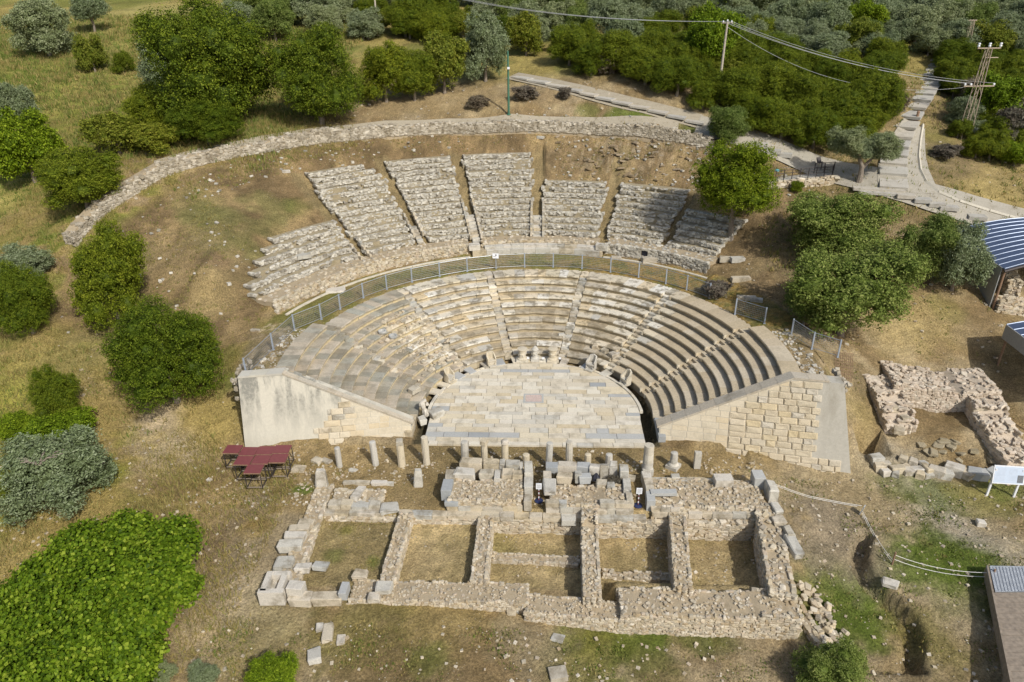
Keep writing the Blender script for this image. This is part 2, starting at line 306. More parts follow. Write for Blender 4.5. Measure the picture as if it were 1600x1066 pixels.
def stones_mesh(name,pos,scale,mat,ang=None,tilt=.2,jit=.12,fancy=True,org=(0,0,0)):
    pos=np.asarray(pos,float); n=len(pos); tv,f4,f3=(CHV,CHF4,CHF3) if fancy else (BOXV,BOXF,np.zeros((0,3),int))
    scale=np.asarray(scale,float).reshape(-1,1)*np.ones((n,3)) if np.ndim(scale)<2 else np.asarray(scale,float)
    V=tv[None]+rng.uniform(-jit,jit,(n,len(tv),3))*.6
    if fancy:  # shear the corners together so the stones read as irregular
        k=rng.uniform(-.22,.22,(n,1,3)); V=V*(1+k*np.roll(tv[None],1,2)*1.6)
    V=V*scale[:,None,:]; V=np.einsum('nij,nkj->nki',rots(n,tilt=tilt,ang=ang),V)+pos[:,None,:]-np.asarray(org)
    m=len(tv); off=(np.arange(n)*m)[:,None,None]
    t=rng.uniform(0,1,n)
    return mesh_np(name,V.reshape(-1,3),(f4[None]+off).reshape(-1,4),(f3[None]+off).reshape(-1,3) if len(f3) else None,tint=np.r_[np.repeat(t,len(f4)),np.repeat(t,len(f3))],mat=mat)
def prism(name, pts, z0, z1, mat, org=(0,0,0), jit=0.):
    """polygon (counter-clockwise) extruded between heights; z1 may be one value per point"""
    n=len(pts); z0s=z0 if hasattr(z0,'__len__') else [z0]*n; z1s=z1 if hasattr(z1,'__len__') else [z1]*n
    V=[(p[0]-org[0],p[1]-org[1],z-org[2]) for p,z in zip(pts,z0s)]+[(p[0]-org[0]+random.uniform(-jit,jit),p[1]-org[1]+random.uniform(-jit,jit),z-org[2]+random.uniform(-jit,jit)) for p,z in zip(pts,z1s)]
    F=[list(range(n))[::-1],list(range(n,2*n))]+[[i,(i+1)%n,n+(i+1)%n,n+i] for i in range(n)]
    me=bpy.data.meshes.new(name); me.from_pydata(V,[],F); me.materials.append(mat); return me
def quad_solid(name,C8,mat,org=(0,0,0)):
    """eight corners: bottom four then top four, both counter-clockwise"""
    me=bpy.data.meshes.new(name); me.from_pydata([tuple(Vector(c)-Vector(org)) for c in C8],[],[[3,2,1,0],[4,5,6,7],[0,1,5,4],[1,2,6,5],[2,3,7,6],[3,0,4,7]]); me.materials.append(mat); return me
_bc={}
def block_mesh(kind, mat, v):
    """unit block variants shared by alike pieces"""
    k=(kind,mat.name,v)
    if k in _bc: return _bc[k]
    r=np.random.default_rng(hash((kind,v))%9999 if False else v*31+len(kind)); c={'cut':.02,'worn':.045,'rough':.07}[kind]; V,F4,F3=chamfer(c); kk=r.uniform(-1,1,(3,3))*{'cut':.02,'worn':.07,'rough':.2}[kind]; V0=V.copy(); V=V*(1+kk[0]*np.roll(V0,1,1)+kk[1]*np.roll(V0,2,1))
    V=V+r.uniform(-1,1,V.shape)*{'cut':.008,'worn':.03,'rough':.06}[kind]
    me=mesh_np(kind+'_block',V,F4,F3,tint=np.full(len(F4)+len(F3),r.random()),mat=mat); _bc[k]=me; return me
def block(name, parent, c, size, rot=0., kind='worn', mat=None, label=None):
    o=put(name,block_mesh(kind,mat or M['block'],random.randrange(5)),parent,c,rot if hasattr(rot,'__len__') else (0,0,rot),size)
    if label: o['label']=label
    return o
def tube(name, pts, rad, mat, org=(0,0,0), seg=6, caps=True):
    pts=[Vector(p)-Vector(org) for p in pts]; n=len(pts); V=[];F=[]
    rr=rad if hasattr(rad,'__len__') else [rad]*n
    for i,p in enumerate(pts):
        d=(pts[min(i+1,n-1)]-pts[max(i-1,0)]).normalized(); a=Vector((0,0,1)) if abs(d.z)<.9 else Vector((1,0,0)); u=d.cross(a).normalized(); v=d.cross(u)
        for k in range(seg): t=2*math.pi*k/seg; V.append(tuple(p+(u*math.cos(t)+v*math.sin(t))*rr[i]))
    for i in range(n-1):
        for k in range(seg): F.append([i*seg+k,i*seg+(k+1)%seg,(i+1)*seg+(k+1)%seg,(i+1)*seg+k])
    if caps: F+= [list(range(seg))[::-1],[(n-1)*seg+k for k in range(seg)]]
    me=bpy.data.meshes.new(name); me.from_pydata(V,[],F); me.materials.append(mat); return me
def lathe(name, prof, mat, seg=20, jit=0., flute=0.):
    V=[];F=[]
    for r,z in prof:
        for k in range(seg):
            t=2*math.pi*k/seg; q=r*(1-(flute if k%2 else 0))+random.uniform(-jit,jit); V.append((q*math.cos(t),q*math.sin(t),z+random.uniform(-jit,jit)*.5))
    for i in range(len(prof)-1):
        for k in range(seg): F.append([i*seg+k,i*seg+(k+1)%seg,(i+1)*seg+(k+1)%seg,(i+1)*seg+k])
    F+=[list(range(seg))[::-1],[(len(prof)-1)*seg+k for k in range(seg)]]
    me=bpy.data.meshes.new(name); me.from_pydata(V,[],F); me.materials.append(mat)
    return me
def join_meshes(name, parts, mat):
    """parts: list of (verts, faces)"""
    V=[];F=[]
    for v,f in parts:
        o=len(V); V+= [tuple(q) for q in v]; F+=[[i+o for i in g] for g in f]
    me=bpy.data.meshes.new(name); me.from_pydata(V,[],F); me.materials.append(mat); return me
def boxvf(c,s,rz=0.):
    ca,sa=math.cos(rz),math.sin(rz)
    return [(c[0]+(x*s[0])*ca-(y*s[1])*sa,c[1]+(x*s[0])*sa+(y*s[1])*ca,c[2]+z*s[2]) for x,y,z in BOXV],[list(f) for f in BOXF]
def polar(r,a,z=0.): return (r*math.sin(R_(a)),r*math.cos(R_(a)),z)
ORD=['first','second','third','fourth','fifth','sixth','seventh','eighth','ninth','tenth']+[q+'th' if not q.endswith('y') else q[:-1]+'ieth' for q in ['eleven','twelf','thirteen','fourteen','fifteen','sixteen','seventeen','eighteen','nineteen','twenty']]+['twenty '+q for q in ['first','second','third','fourth','fifth','sixth','seventh','eighth','ninth']]+['thirtieth']+['thirty '+q for q in ['first','second','third','fourth','fifth']]
def ordw(i):
    if i<35: return ORD[i]
    n=i+1; h='one hundred ' if n>=100 else ''; n%=100
    if n==0: return 'one hundredth'
    if n<=20: return h+ORD[n-1]
    T_=['twent','thirt','fort','fift','sixt','sevent','eight','ninet'][n//10-2]
    return h+(T_+'ieth' if n%10==0 else T_+'y '+ORD[n%10-1])
def Tz(x,y): return float(T(x,y))
def _orient(V,F):
    F=np.array(F)
    for i,f in enumerate(F):
        c=V[f].mean(0); nn=np.cross(V[f[1]]-V[f[0]],V[f[2]]-V[f[0]])
        if nn@c<0: F[i]=f[::-1]
    return F
BOXF=_orient(BOXV,BOXF); CHF4=_orient(CHV,CHF4); CHF3=_orient(CHV,CHF3)
_ch0=chamfer
def chamfer(c=.1):
    V,a,b=_ch0(c); return V,_orient(V,a),_orient(V,b)
# ================================================================ GROUND
def _axis(a0,a1,step,segs):
    v=list(np.arange(a0,a1+1e-6,step))
    for (lim,st,side) in segs:
        if side>0:
            while v[-1]<lim: v.append(v[-1]+st)
        else:
            while v[0]>lim: v.insert(0,v[0]-st)
    return np.array(v)
gx=_axis(-21,24,.2,[(50,.5,1),(-48,.5,-1),(110,2.,1),(-110,2.,-1),(420,20,1),(-420,20,-1)])
gy=_axis(-22,20,.2,[(60,.5,1),(-32,.5,-1),(150,2.,1),(-60,3,-1),(600,25,1),(-160,20,-1)])
X,Y=np.meshgrid(gx,gy); ZZ=T(X,Y)
rr=np.hypot(X,Y); aa=np.degrees(np.arctan2(X,Y))
clean=((rr<21)&(np.abs(aa)<98))|((np.abs(X)<9)&(Y>-11)&(rr<21))
amp=np.where(clean,.02,.10)*np.where(rr>60,3,1)
ZZ=ZZ+(fbm(X*.9,Y*.9,3,4)-.5)*amp*2+(fbm(X*3,Y*3,9,2)-.5)*np.where(clean,.03,.16)
M['riser_left']=stone('ochre_riser',[(.56,.46,.27),(.5,.42,.27)],amt=.5,sc=1.5); M['riser_mid']=stone('brown_riser',[(.42,.34,.21),(.36,.29,.18),(.5,.42,.28)],amt=.6,sc=1.5); M['riser_right']=stone('tan_riser',[(.36,.29,.19),(.32,.27,.18)],amt=.5,sc=1.5)  # riser faces get their own tones, so the rows stand out from the treads
rocky=np.exp(-(((X-9.5)/6)**2+((Y-33)/2.8)**2)); ZZ=ZZ+rocky*(np.abs(fbm(X*.55+3,Y*.9,31,4)-.5)*3.4-.4)
ridge=np.exp(-(((X+14)/10)**2+((Y-33)/2.2)**2)); ZZ=ZZ+ridge*(fbm(X*.6,Y*1.1,17,3)-.5)*.8
# colours of what covers the ground: soil, straw, grass, gravel
def C3(*c): return np.array(c)
SOIL=C3(.295,.222,.122); STRAW=C3(.385,.295,.105); GRASS=C3(.125,.17,.028); DGRASS=C3(.085,.13,.02); BROWN=C3(.235,.165,.080); PALE=C3(.45,.365,.23); GRAVEL=C3(.46,.41,.31); OLV=C3(.215,.20,.05); CLAY=C3(.385,.29,.145); DBROWN=C3(.17,.125,.07)  # the last tone is a plain dark brown earth
n1=fbm(X*.22,Y*.22,1,4); n2=fbm(X*.8,Y*.8,2,4); n3=fbm(X*2.5,Y*2.5,5,3)
gc=SOIL[None,None]*np.ones(X.shape+(1,))
def lay(mask,c,s=1.):
    global gc
    k=np.clip(mask*s,0,1)[...,None]; gc=gc*(1-k)+np.asarray(c)*k
lay(sst(.42,.62,n2),CLAY,.55); lay(sst(.52,.7,n1),PALE,.45); lay(sst(.50,.64,fbm(X*.5,Y*.5,41,4)),BROWN,.75)
left=sst(-17,-23,X+np.clip(Y,0,22)*0)+0*X
lf=sst(-18,-25,X)*(1-sst(20,30,Y))*1.0
upl=sst(24,34,Y-0.2*X*0)*sst(-22,-34,X)
lay(lf*sst(.35,.55,n2),STRAW,.85); lay(lf*sst(.44,.6,n1+ (n2-.5)*.5),C3(.235,.235,.045),.8); lay(lf*sst(-30,-38,X)*sst(.45,.6,n2),GRASS,.6)
lay(upl*sst(.2,.6,n1+.15),C3(.215,.25,.032),1); lay(upl*sst(.45,.6,n2),GRASS,.6); lay(upl*sst(.55,.7,fbm(X*.5,Y*.5,77,3)),STRAW,.8)
back=sst(44,52,Y); lay(back,C3(.19,.19,.05),.9); lay(back*sst(.5,.62,n1),STRAW,.7)
# hollow of the upper cavea
cav=sst(21.5,23,rr)*(1-sst(37.5,39.5,rr))*sst(-86,-80,aa)*(1-sst(44,54,aa))
lay(cav,C3(.245,.172,.088),.95); lay(cav*sst(.45,.6,n2),C3(.165,.118,.062),.85); lay(cav*sst(.5,.66,fbm(X*.6,Y*.6,22,4)),C3(.35,.255,.125),.8)
lay(cav*sst(.55,.7,fbm(X*.3,Y*.3,25,3))*sst(-30,-50,aa),C3(.17,.165,.06),.7); lay(rocky,C3(.29,.215,.12),.6); lay(rocky*sst(.5,.62,n3),C3(.42,.35,.24),.6)
aisle=cav*(rr<35)*((np.abs(aa+27.9)<1.4)|(np.abs(aa+14.8)<1.2)|(np.abs(aa)<1.3)|(np.abs(aa-15.3)<1.3)|(np.abs(aa-30.6)<1.4)|(np.abs(aa+43)<1.4)); lay(aisle*1.,C3(.29,.225,.115),.8)
ring=((rr>16.8)&(rr<21.3)&(np.abs(aa)<98))*1.
lay(ring,C3(.30,.235,.10),.95); lay(ring*sst(.42,.6,n2),C3(.19,.185,.05),.8); lay(ring*sst(5,25,aa)*sst(.4,.55,n3),C3(.36,.235,.075),.8); lay(ring*sst(.5,.62,n3)*(np.abs(aa)>75),PALE,.9)
side=ring*(np.abs(aa)>80); lay(side,C3(.33,.25,.15),.6)
lay(((rr<8.45)|((np.abs(X)<8.4)&(Y<0)&(Y>-4)))*1.,C3(.10,.085,.05),1)
stg=sst(-11.5,-10.5,Y)*(1-sst(-4.2,-3.8,Y))*sst(-22,-15,X)*(1-sst(16,20,X)); lay(stg,C3(.36,.265,.125),.7); lay(stg*sst(.45,.6,n2),C3(.27,.2,.095),.7)
for (x0,x1,y0,y1,zz) in ROOMS:
    m=((X>x0-.3)&(X<x1+.3)&(Y>y0-.3)&(Y<y1+.3))*1.; lay(m,C3(.50,.385,.20) if x0>-8 else C3(.37,.29,.14),.95); lay(m*sst(.52,.68,n2),C3(.33,.26,.12),.6)
rt=sst(14,18,X)*(1-sst(-5,2,Y)); lay(rt*sst(.5,.62,n1),PALE,.5)
hillr=sst(22,30,X)*sst(18,26,Y)*(1-sst(44,50,Y)); lay(hillr,C3(.29,.22,.10),.75); lay(hillr*sst(.45,.6,n2),C3(.22,.17,.085),.7)
patches=[ # where, metres, colour, strength
 ((23.57,-7.12),4.5,GRAVEL,.6),((18.71,-7.38),3.2,GRAVEL,.35),((26.21,-11.03),3,GRAVEL,.6),((25.32,-8.42),3,GRAVEL,.4),((25.01,-10.55),2.5,GRAVEL,.4),
 ((13.97,-6.94),3,CLAY,.7),((17.24,-6.96),3.5,PALE,.6),((20.63,-6.48),3,CLAY,.5),((21.32,-8.71),3,CLAY,.5),((28.43,-8.31),3,CLAY,.6),((-14.49,-12.34),2,PALE,.5),((-14.14,-17.57),2.2,PALE,.6),((-17.51,-14.22),1.5,BROWN,.6),((-20.48,-4.76),1.5,BROWN,.5),((-28.62,-1.72),2,BROWN,.3),((-20.83,-11.77),1.6,C3(.2,.15,.08),.5),
 ((23.3,-12.47),2.8,GRASS,.9),((21.26,-13.06),2.2,GRASS,.8),((24.38,-13.11),2,GRASS,.8),((16.57,-13.63),2.2,GRASS,.8),((16.59,-15.59),2.6,GRASS,.9),((15.16,-16.91),1.8,GRASS,.7),((17.12,-16.86),1.5,GRASS,.7),((22.4,-14.98),2,GRASS,.4),((19.76,-17.4),2,OLV,.5),
 ((23.11,-6.31),1.6,GRASS,.5),((25.16,-7.08),1.8,GRASS,.6),((27.98,-6.96),2,OLV,.7),((29.79,-6.46),1.5,GRASS,.6),((16.91,-11.49),3.2,C3(.33,.27,.18),.8),((17.65,-10.25),2.5,C3(.31,.25,.17),.6),
 ((2.27,-18.17),1.3,GRASS,.9),((4.21,-17.94),1.3,GRASS,.9),((6.19,-17.63),1.3,GRASS,.8),((8.12,-17.71),1.3,GRASS,.6),((3.5,-18.86),2,OLV,.8),((2.21,-19.54),2,OLV,.6),((5.34,-19.29),2,GRASS,.5),((9.66,-17.98),1,GRASS,.6),((11.74,-18.55),2.5,PALE,.4),
 ((-6.01,-18.6),3,BROWN,.5),((-3.37,-19.48),3,BROWN,.5),((-7.01,-20.01),3,C3(.27,.2,.09),.6),((-4.21,-17.65),2.5,STRAW,.4),((-4.82,-20.24),1,GRASS,.5),((-8.55,-18.68),2.5,OLV,.4),((0.03,-18.7),2,C3(.34,.28,.17),.6),
 ((-14.48,-8.7),.7,GRASS,.9),((-13.96,-9.05),.5,GRASS,.9),((-16.09,-12.09),1,C3(.29,.20,.06),.8),((-17.47,-9.46),2,PALE,.4),((-15.54,-15.59),3,PALE,.5),((-15.37,-18.71),3,PALE,.5),((-16.04,-19.46),2.2,C3(.46,.36,.2),.6),((-12.84,-19.42),3,OLV,.3),
 ((-23.82,-5.93),2.2,PALE,.7),((-24.21,-7.8),2,C3(.48,.38,.22),.5),((-25.29,-4.45),2.2,PALE,.5),((-25.52,-2.83),1.6,C3(.5,.4,.27),.6),((-23.04,-2.22),2,STRAW,.9),((-21.37,-3.15),2,STRAW,.9),((-21.96,-8.41),2,BROWN,.5),((-23.39,-10.41),2.5,BROWN,.5),((-27.23,-11.25),3,STRAW,.9),((-27.78,-14.32),3,STRAW,.9),((-24.95,-12.61),2.5,STRAW,.7),((-19.63,-10.07),2,C3(.4,.29,.13),.7),
 ((-36.42,-1.46),4,C3(.33,.29,.08),.9),((-37.08,2.26),3,STRAW,.6),((-33.81,1.42),3,C3(.31,.26,.10),.7),((-35.72,-3.55),3,C3(.31,.29,.06),.7),((-29.78,-4.03),2.5,STRAW,.7),((-32.9,-6.34),2.5,GRASS,.6),((-21.59,-0.69),1,GRASS,.6),((-22.31,1.52),1.2,OLV,.8),((-49.1,21.04),4,C3(.38,.33,.10),.8),((-44.31,16.09),4,STRAW,.7),
 ((-62.68,48.29),6,C3(.24,.25,.05),.8),((-55.29,43.41),6,C3(.31,.28,.08),.8),((-61.63,65.85),8,C3(.34,.31,.09),.8),((-64.69,82.54),8,C3(.38,.33,.12),.8),((-70.02,55),5,GRASS,.7),((-64.9,45.92),5,GRASS,.8),((-49.89,31.8),5,C3(.30,.27,.07),.8),((-51.82,36.73),4,OLV,.7),
 ((-29.21,15.94),2.5,C3(.20,.19,.07),.6),((-31.16,18.24),2,C3(.20,.18,.07),.5),((-22.66,20.41),1.2,GRASS,.35),((-31.96,12.36),2.5,C3(.22,.17,.09),.5),((-25.44,9.87),2.5,C3(.26,.18,.10),.6),((-28.96,11.93),3,C3(.33,.25,.13),.5),((-25.92,7.81),2.5,C3(.36,.28,.13),.6),
 ((9.07,37.93),1.6,GRASS,.8),((5.61,39.03),1.4,GRASS,.5),((11.11,37.37),1.4,GRASS,.8),((16.3,34.73),1.4,GRASS,.7),((1.34,41.29),1.8,C3(.3,.22,.12),.6),((-10.4,41.18),4,C3(.36,.27,.14),.6),((-17.57,39.92),3,C3(.34,.25,.13),.6),((-30.53,34.58),3,C3(.21,.15,.09),.9),((-32.89,31.52),2.5,C3(.21,.15,.09),.7),
 ((26.44,31.38),2,C3(.4,.28,.15),.6),((40.58,32.84),2.4,C3(.16,.16,.06),.6),((42.78,36.53),2,OLV,.6),((41.14,26.67),4,C3(.25,.19,.10),.6),((43.5,25.02),4,C3(.44,.34,.13),.7),((47.4,29.12),4,C3(.4,.31,.13),.6),((42.49,32.61),3,C3(.22,.17,.1),.6),((51.57,36.1),4,GRASS,.7),((50.37,37.9),4,GRASS,.6),
 ((20.98,7.2),2,DBROWN,.5),((19.27,11.96),2,C3(.24,.165,.085),.7),((27.03,10.29),3,CLAY,.6),((31.02,8.62),3,C3(.42,.32,.14),.7),((27.99,7.15),2.5,C3(.45,.35,.16),.6),((34.31,7.91),2,C3(.33,.25,.14),.6),((33.23,10.28),1.6,OLV,.4),((23.76,1.82),1.5,C3(.26,.2,.11),.8),((22.67,-0.67),1.5,C3(.36,.28,.12),.7),
 ((27.9,16.05),2,C3(.4,.27,.14),.6),((24.51,21.77),2,C3(.36,.26,.14),.6),((-1.91,-12.4),1.5,OLV,.4),((-9.78,-13.45),1.5,C3(.26,.2,.09),.6),((-8.67,-14.39),.5,GRASS,.7),((-11.1,-13.96),.6,GRASS,.5),((-10.89,-11.93),.6,OLV,.8),
]
for (q,rad,c,s) in patches:
    d=np.hypot(X-q[0],Y-q[1])/rad
    lay((1-sst(.45,1.25,d+(n2-.5)*1.1+(n3-.5)*.5)),c,s)
gc=gc*(np.where(clean,1.,.70+.60*fbm(X*.42,Y*.42,131,4)))[...,None]
gc=gc*(.62+.50*n3+.26*(fbm(X*5,Y*5,71,2)))[...,None]
ny,nx=X.shape; I=np.arange(nx*ny).reshape(ny,nx)
F4=np.stack([I[:-1,:-1],I[:-1,1:],I[1:,1:],I[1:,:-1]],-1).reshape(-1,4)
def ground_mat():
    m,n,l,b=_mat('ground'); pos=n.new('ShaderNodeNewGeometry').outputs['Position']
    a=n.new('ShaderNodeAttribute'); a.attribute_name='col'
    f1=_noise(n,l,pos,1.6,6,.7); f2=_noise(n,l,pos,8,5,.75); f3=_noise(n,l,pos,40,3,.8)
    c=_mix(n,l,.95,a.outputs['Color'],_ramp(n,l,f2,[(.30,.42),(.5,.98),(.70,1.6)]),'MULTIPLY')
    c=_mix(n,l,.7,c,_ramp(n,l,f3,[(.32,.45),(.68,1.55)]),'MULTIPLY')
    c=_mix(n,l,.6,c,_ramp(n,l,f1,[(.3,(.72,.72,.66)),(.7,(1.25,1.2,1.12))]),'MULTIPLY')
    v=n.new('ShaderNodeTexVoronoi'); v.inputs['Scale'].default_value=5.5; l.new(pos,v.inputs['Vector'])
    sp=_ramp(n,l,v.outputs['Distance'],[(.10,1.),(.17,0.)]); th=_ramp(n,l,_noise(n,l,pos,.5,3),[(.48,0.),(.62,.75)])
    mm=n.new('ShaderNodeMath'); mm.operation='MULTIPLY'; l.new(sp,mm.inputs[0]); l.new(th,mm.inputs[1])
    c=_mix(n,l,mm.outputs[0],c,(.52,.45,.33))
    l.new(c,b.inputs['Base Color']); b.inputs['Roughness'].default_value=1; b.inputs['Specular IOR Level'].default_value=.1
    bp=n.new('ShaderNodeBump'); bp.inputs['Strength'].default_value=.8; bp.inputs['Distance'].default_value=.22; l.new(f2,bp.inputs['Height'])
    b2=n.new('ShaderNodeBump'); b2.inputs['Strength'].default_value=.5; b2.inputs['Distance'].default_value=.03; l.new(f3,b2.inputs['Height']); l.new(bp.outputs[0],b2.inputs['Normal']); l.new(b2.outputs[0],b.inputs['Normal'])
    return m
M['ground']=ground_mat()
gr=put('ground',mesh_np('ground',np.c_[X.ravel(),Y.ravel(),ZZ.ravel()],F4,None,col=gc.reshape(-1,3),mat=M['ground'],smooth=True)); gr['kind']='structure'
# ================================================================ LOWER SEATS
NR=11; D=.72; H=.40; R1=8.47; AIS=[-98.4,-73.3,-43.6,-15.06,15.06,43.6,73.3,98.4]
def ring_block(r0,r1,z0,z1,a0,a1,mat,nose=.09,slab=.12,org=(0,0,0),wob=.012,name='seat_block',riser=None):
    arc=abs(a1-a0)*math.pi/180*r0; n=max(1,int(round(arc/.45)))
    dz=random.uniform(-.012,.012); prof0=[(r0,z0),(r0+(.07 if nose else 0),z1-slab*1.7),(r0-nose,z1-slab),(r0-nose,z1-.03),(r0-nose+.03,z1),(r1,z1),(r1,z0)]
    V=[];F=[];k=len(prof0)
    for i in range(n+1):
        a=a0+(a1-a0)*i/n; w=random.uniform(-wob,wob)*1.6
        for j,(r,z) in enumerate(prof0):
            rr_=r+(w if j in (2,3,4) else 0); zz_=z+dz+(random.uniform(-wob,wob)*.6 if j in(3,4) else 0)
            p=polar(rr_,a,zz_); V.append((p[0]-org[0],p[1]-org[1],p[2]-org[2]))
    for i in range(n):
        for j in range(k): F.append([i*k+j,i*k+(j+1)%k,(i+1)*k+(j+1)%k,(i+1)*k+j])
    F+=[list(range(k))[::-1],[n*k+j for j in range(k)]]
    me=bpy.data.meshes.new(name); me.from_pydata(V,[],F); me.materials.append(mat)
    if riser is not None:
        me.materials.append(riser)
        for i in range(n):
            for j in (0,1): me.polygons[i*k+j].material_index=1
    return me
WN={0:('leftmost','seat_left'),1:('second from left','seat_left'),2:('third from left','seat_mid'),3:('central','seat_mid'),4:('fifth from left','seat_mid'),5:('second from right','seat_right'),6:('rightmost','seat_right')}
WLAB=['stained grey stone seating wedge beside the big pale concrete wall','grey brown seating wedge behind the broken white statue fragment','pale marble seating wedge left of the three round altars','pale marble seating wedge directly behind the three round altars','pale marble seating wedge just right of the three round altars','clean tan stone seating wedge right of the grey marble throne','clean tan stone seating wedge beside the rusticated block wall']
def wing(k): return 98.4+.8*(k-6)/6
for wi in range(7):
    nr=NR+(1 if wi in (0,6) else 0); mid=(AIS[wi]+AIS[wi+1])/2; org=polar(12,mid,0)
    t=thing('seating_wedge',WLAB[wi],'stone seating',org,group='wedges of stone seats round the orchestra')
    for k in range(1,nr+1):
        r0=R1+(k-1)*D; zt=k*H; r1=r0+D+.03
        if k==nr: r1=17.15 if nr==NR else 17.55
        a0,a1=AIS[wi],AIS[wi+1]; half=math.degrees(.36/r0)
        if wi==0: a0=-wing(k); a1-=half
        elif wi==6: a1=wing(k); a0+=half
        else: a0+=half; a1-=half
        arc=(a1-a0)*math.pi/180*r0; n=max(2,int(round(arc/(random.uniform(.95,1.25) if wi>1 else random.uniform(.6,.85))))); cuts=[0]+sorted(min(max((i+random.uniform(-.22,.22))/n,0),1) for i in range(1,n))+[1]
        gap=math.degrees(.010/r0)
        for i in range(n):
            b0=a0+(a1-a0)*cuts[i]+gap*.5; b1=a0+(a1-a0)*cuts[i+1]-gap*.5
            m=M[WN[wi][1]]
            if wi in (2,3,4) and random.random()<(.75 if k<=4 else (.3 if k<=6 else .08)): m=M['seat_dirty']
            if wi==1 and 3<=k<=8 and b0>-60: m=M['seat_mid']
            if wi==5 and b1<52 and k>=5: m=M['seat_mid']
            if wi==4 and b0>33: m=M['seat_mid']
            z0=(k-1)*H-.12 if k>1 else -.3
            old = wi in (2,3,4) or (wi==1)
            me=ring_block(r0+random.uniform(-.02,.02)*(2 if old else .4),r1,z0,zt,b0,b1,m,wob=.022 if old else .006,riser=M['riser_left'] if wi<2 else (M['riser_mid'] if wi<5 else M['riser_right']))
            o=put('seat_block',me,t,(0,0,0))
# low end walls that carry the first rows forward
for s in (-1,1):
    t=thing('end_wall','low stone kerb wall closing the first seat rows on the '+('left' if s<0 else 'right'),'wall',(s*8.4,-2,0))
    y=-1.0
    while y>-3.1:
        L=random.uniform(.6,.9); block('stone_block',t,(s*8.62,y-L/2,.12),(.5,L-.01,.54),kind='cut',mat=M['slab_grey' if s>0 else 'block']); y-=L
# stairs
SLAB_L=['narrow stone stair between the two leftmost stained seating wedges','crumbling stone stair left of centre, beside the white statue fragment','long stone stair just left of the three round altars','long stone stair just right of the three round altars','stone stair between pale old seats and clean tan seats','narrow tan stone stair nearest the rusticated wall']
for si,a in enumerate(AIS[1:-1]):
    t=thing('stairway',SLAB_L[si],'stairs',polar(R1,a,0),group='stairs between the seating wedges')
    nst=NR*2; mt=[M['seat_left'],M['block'],M['block'],M['block'],M['block'],M['seat_right']][si]
    for j in range(nst):
        r0=R1+j*D/2-.03; top=(j+1)*H/2; last=j==nst-1
        dr=D/2+.04 if not last else 1.25
        c=polar(r0+dr/2,a+random.uniform(-.15,.15),top-.17)
        block('step',t,(c[0],c[1],c[2]+random.uniform(-.012,.012)),(.68+random.uniform(-.04,.03),dr,.34),rot=-R_(a)+random.uniform(-.03,.03),kind='worn' if si in(1,2,3,4) else 'cut',mat=mt if random.random()<.6 else M['seat_mid' if si<5 else 'seat_right'])
    if si in (4,5):   # small corner stones where the rows meet the stair
        for k in range(1,NR+1):
            for sg in (-1,1):
                r0=R1+(k-1)*D-.02; c=polar(r0,a+sg*math.degrees(.44/r0),k*H-.16)
                block('corner_stone',t,c,(.17,.2,.30),rot=-R_(a),kind='worn',mat=M['ashlar'])
# ================================================================ ORCHESTRA FLOOR
fl=thing('orchestra_floor',None,None,(0,0,0),kind='structure')
def floor_slab(x0,x1,y0,y1,xl0,xl1,xr0,xr1,mat):
    g=.013; z1=random.uniform(-.006,.006)
    pts=[(xl0+g,y0+g),(xr0-g,y0+g),(xr1-g,y1-g),(xl1+g,y1-g)]
    put('paving_slab',prism('paving_slab',pts,-.22,z1,mat,jit=.006),fl)
R0=7.56; y=-4.08; rows=[]
while y<R0-.25:
    h=random.choice([.42,.5,.58,.62,.46]); rows.append((y,min(y+h,R0-.02))); y+=h
def ext(y,s):
    if y>-.5: return math.sqrt(max(R0*R0-y*y,.02))*s
    if y>-3.3: return 7.5*s
    return -7.15 if s<0 else 7.75
for ri,(y0,y1) in enumerate(rows):
    l0,l1,r0_,r1_=ext(y0,-1),ext(y1,-1),ext(y0,1),ext(y1,1)
    if y1<-3.3: l0=l1; r0_=r1_
    elif y0<-3.3: l0=l1; r0_=r1_
    a=max(l0,l1) if y0>-.5 else l0; b=min(r0_,r1_)
    xs=[]; x=a+random.uniform(.5,1.4)
    while x<b-.6: xs.append(x); x+=random.choice([random.uniform(.8,1.4),random.uniform(1.4,2.4)])
    edges=[None]+xs+[None]
    if not xs: edges=[None,None]
    greyrow = 5.7<y0<6.3 or -3.4<y0<-2.9
    for i in range(len(edges)-1):
        xl0,xl1=(l0,l1) if edges[i] is None else (edges[i],)*2; xr0,xr1=(r0_,r1_) if edges[i+1] is None else (edges[i+1],)*2
        mt=M['slab_grey'] if random.random()<(.5 if greyrow else .045) else M['slab']
        if y1<-3.5: mt=M['slab']
        if 2.2<y0<3.4 and False: pass
        floor_slab(0,0,y0,y1,xl0,xl1,xr0,xr1,mt)
pp=thing('floor_panel','small square pink mosaic panel framed in grey, centre of orchestra floor','floor panel',(-.1,1.9,0))
block('pink_centre',pp,(-.1,1.9,.006),(1.15,.95,.02),kind='cut',mat=M['slab_pink'])
for c,sz in (((-.1,2.46,.008),(1.5,.14,.024)),((-.1,1.34,.008),(1.5,.14,.024)),((-.78,1.9,.008),(.14,.96,.024)),((.58,1.9,.008),(.14,.96,.024))): block('grey_border',pp,c,sz,kind='cut',mat=M['slab_grey'])
# kerb ring of pale stones along the water channel
kr=thing('channel_kerb','thin curved pale kerb between orchestra paving and the dark channel','kerb',(0,7.6,0))
a=-88.
while a<88:
    b=a+random.uniform(6,9)
    if abs((a+b)/2)>24: put('kerb_stone',ring_block(7.60,7.82,-.2,.03,a+.1,min(b,88)-.1,M['slab'],nose=0,slab=.1,name='kerb_stone'),kr)
    a=b
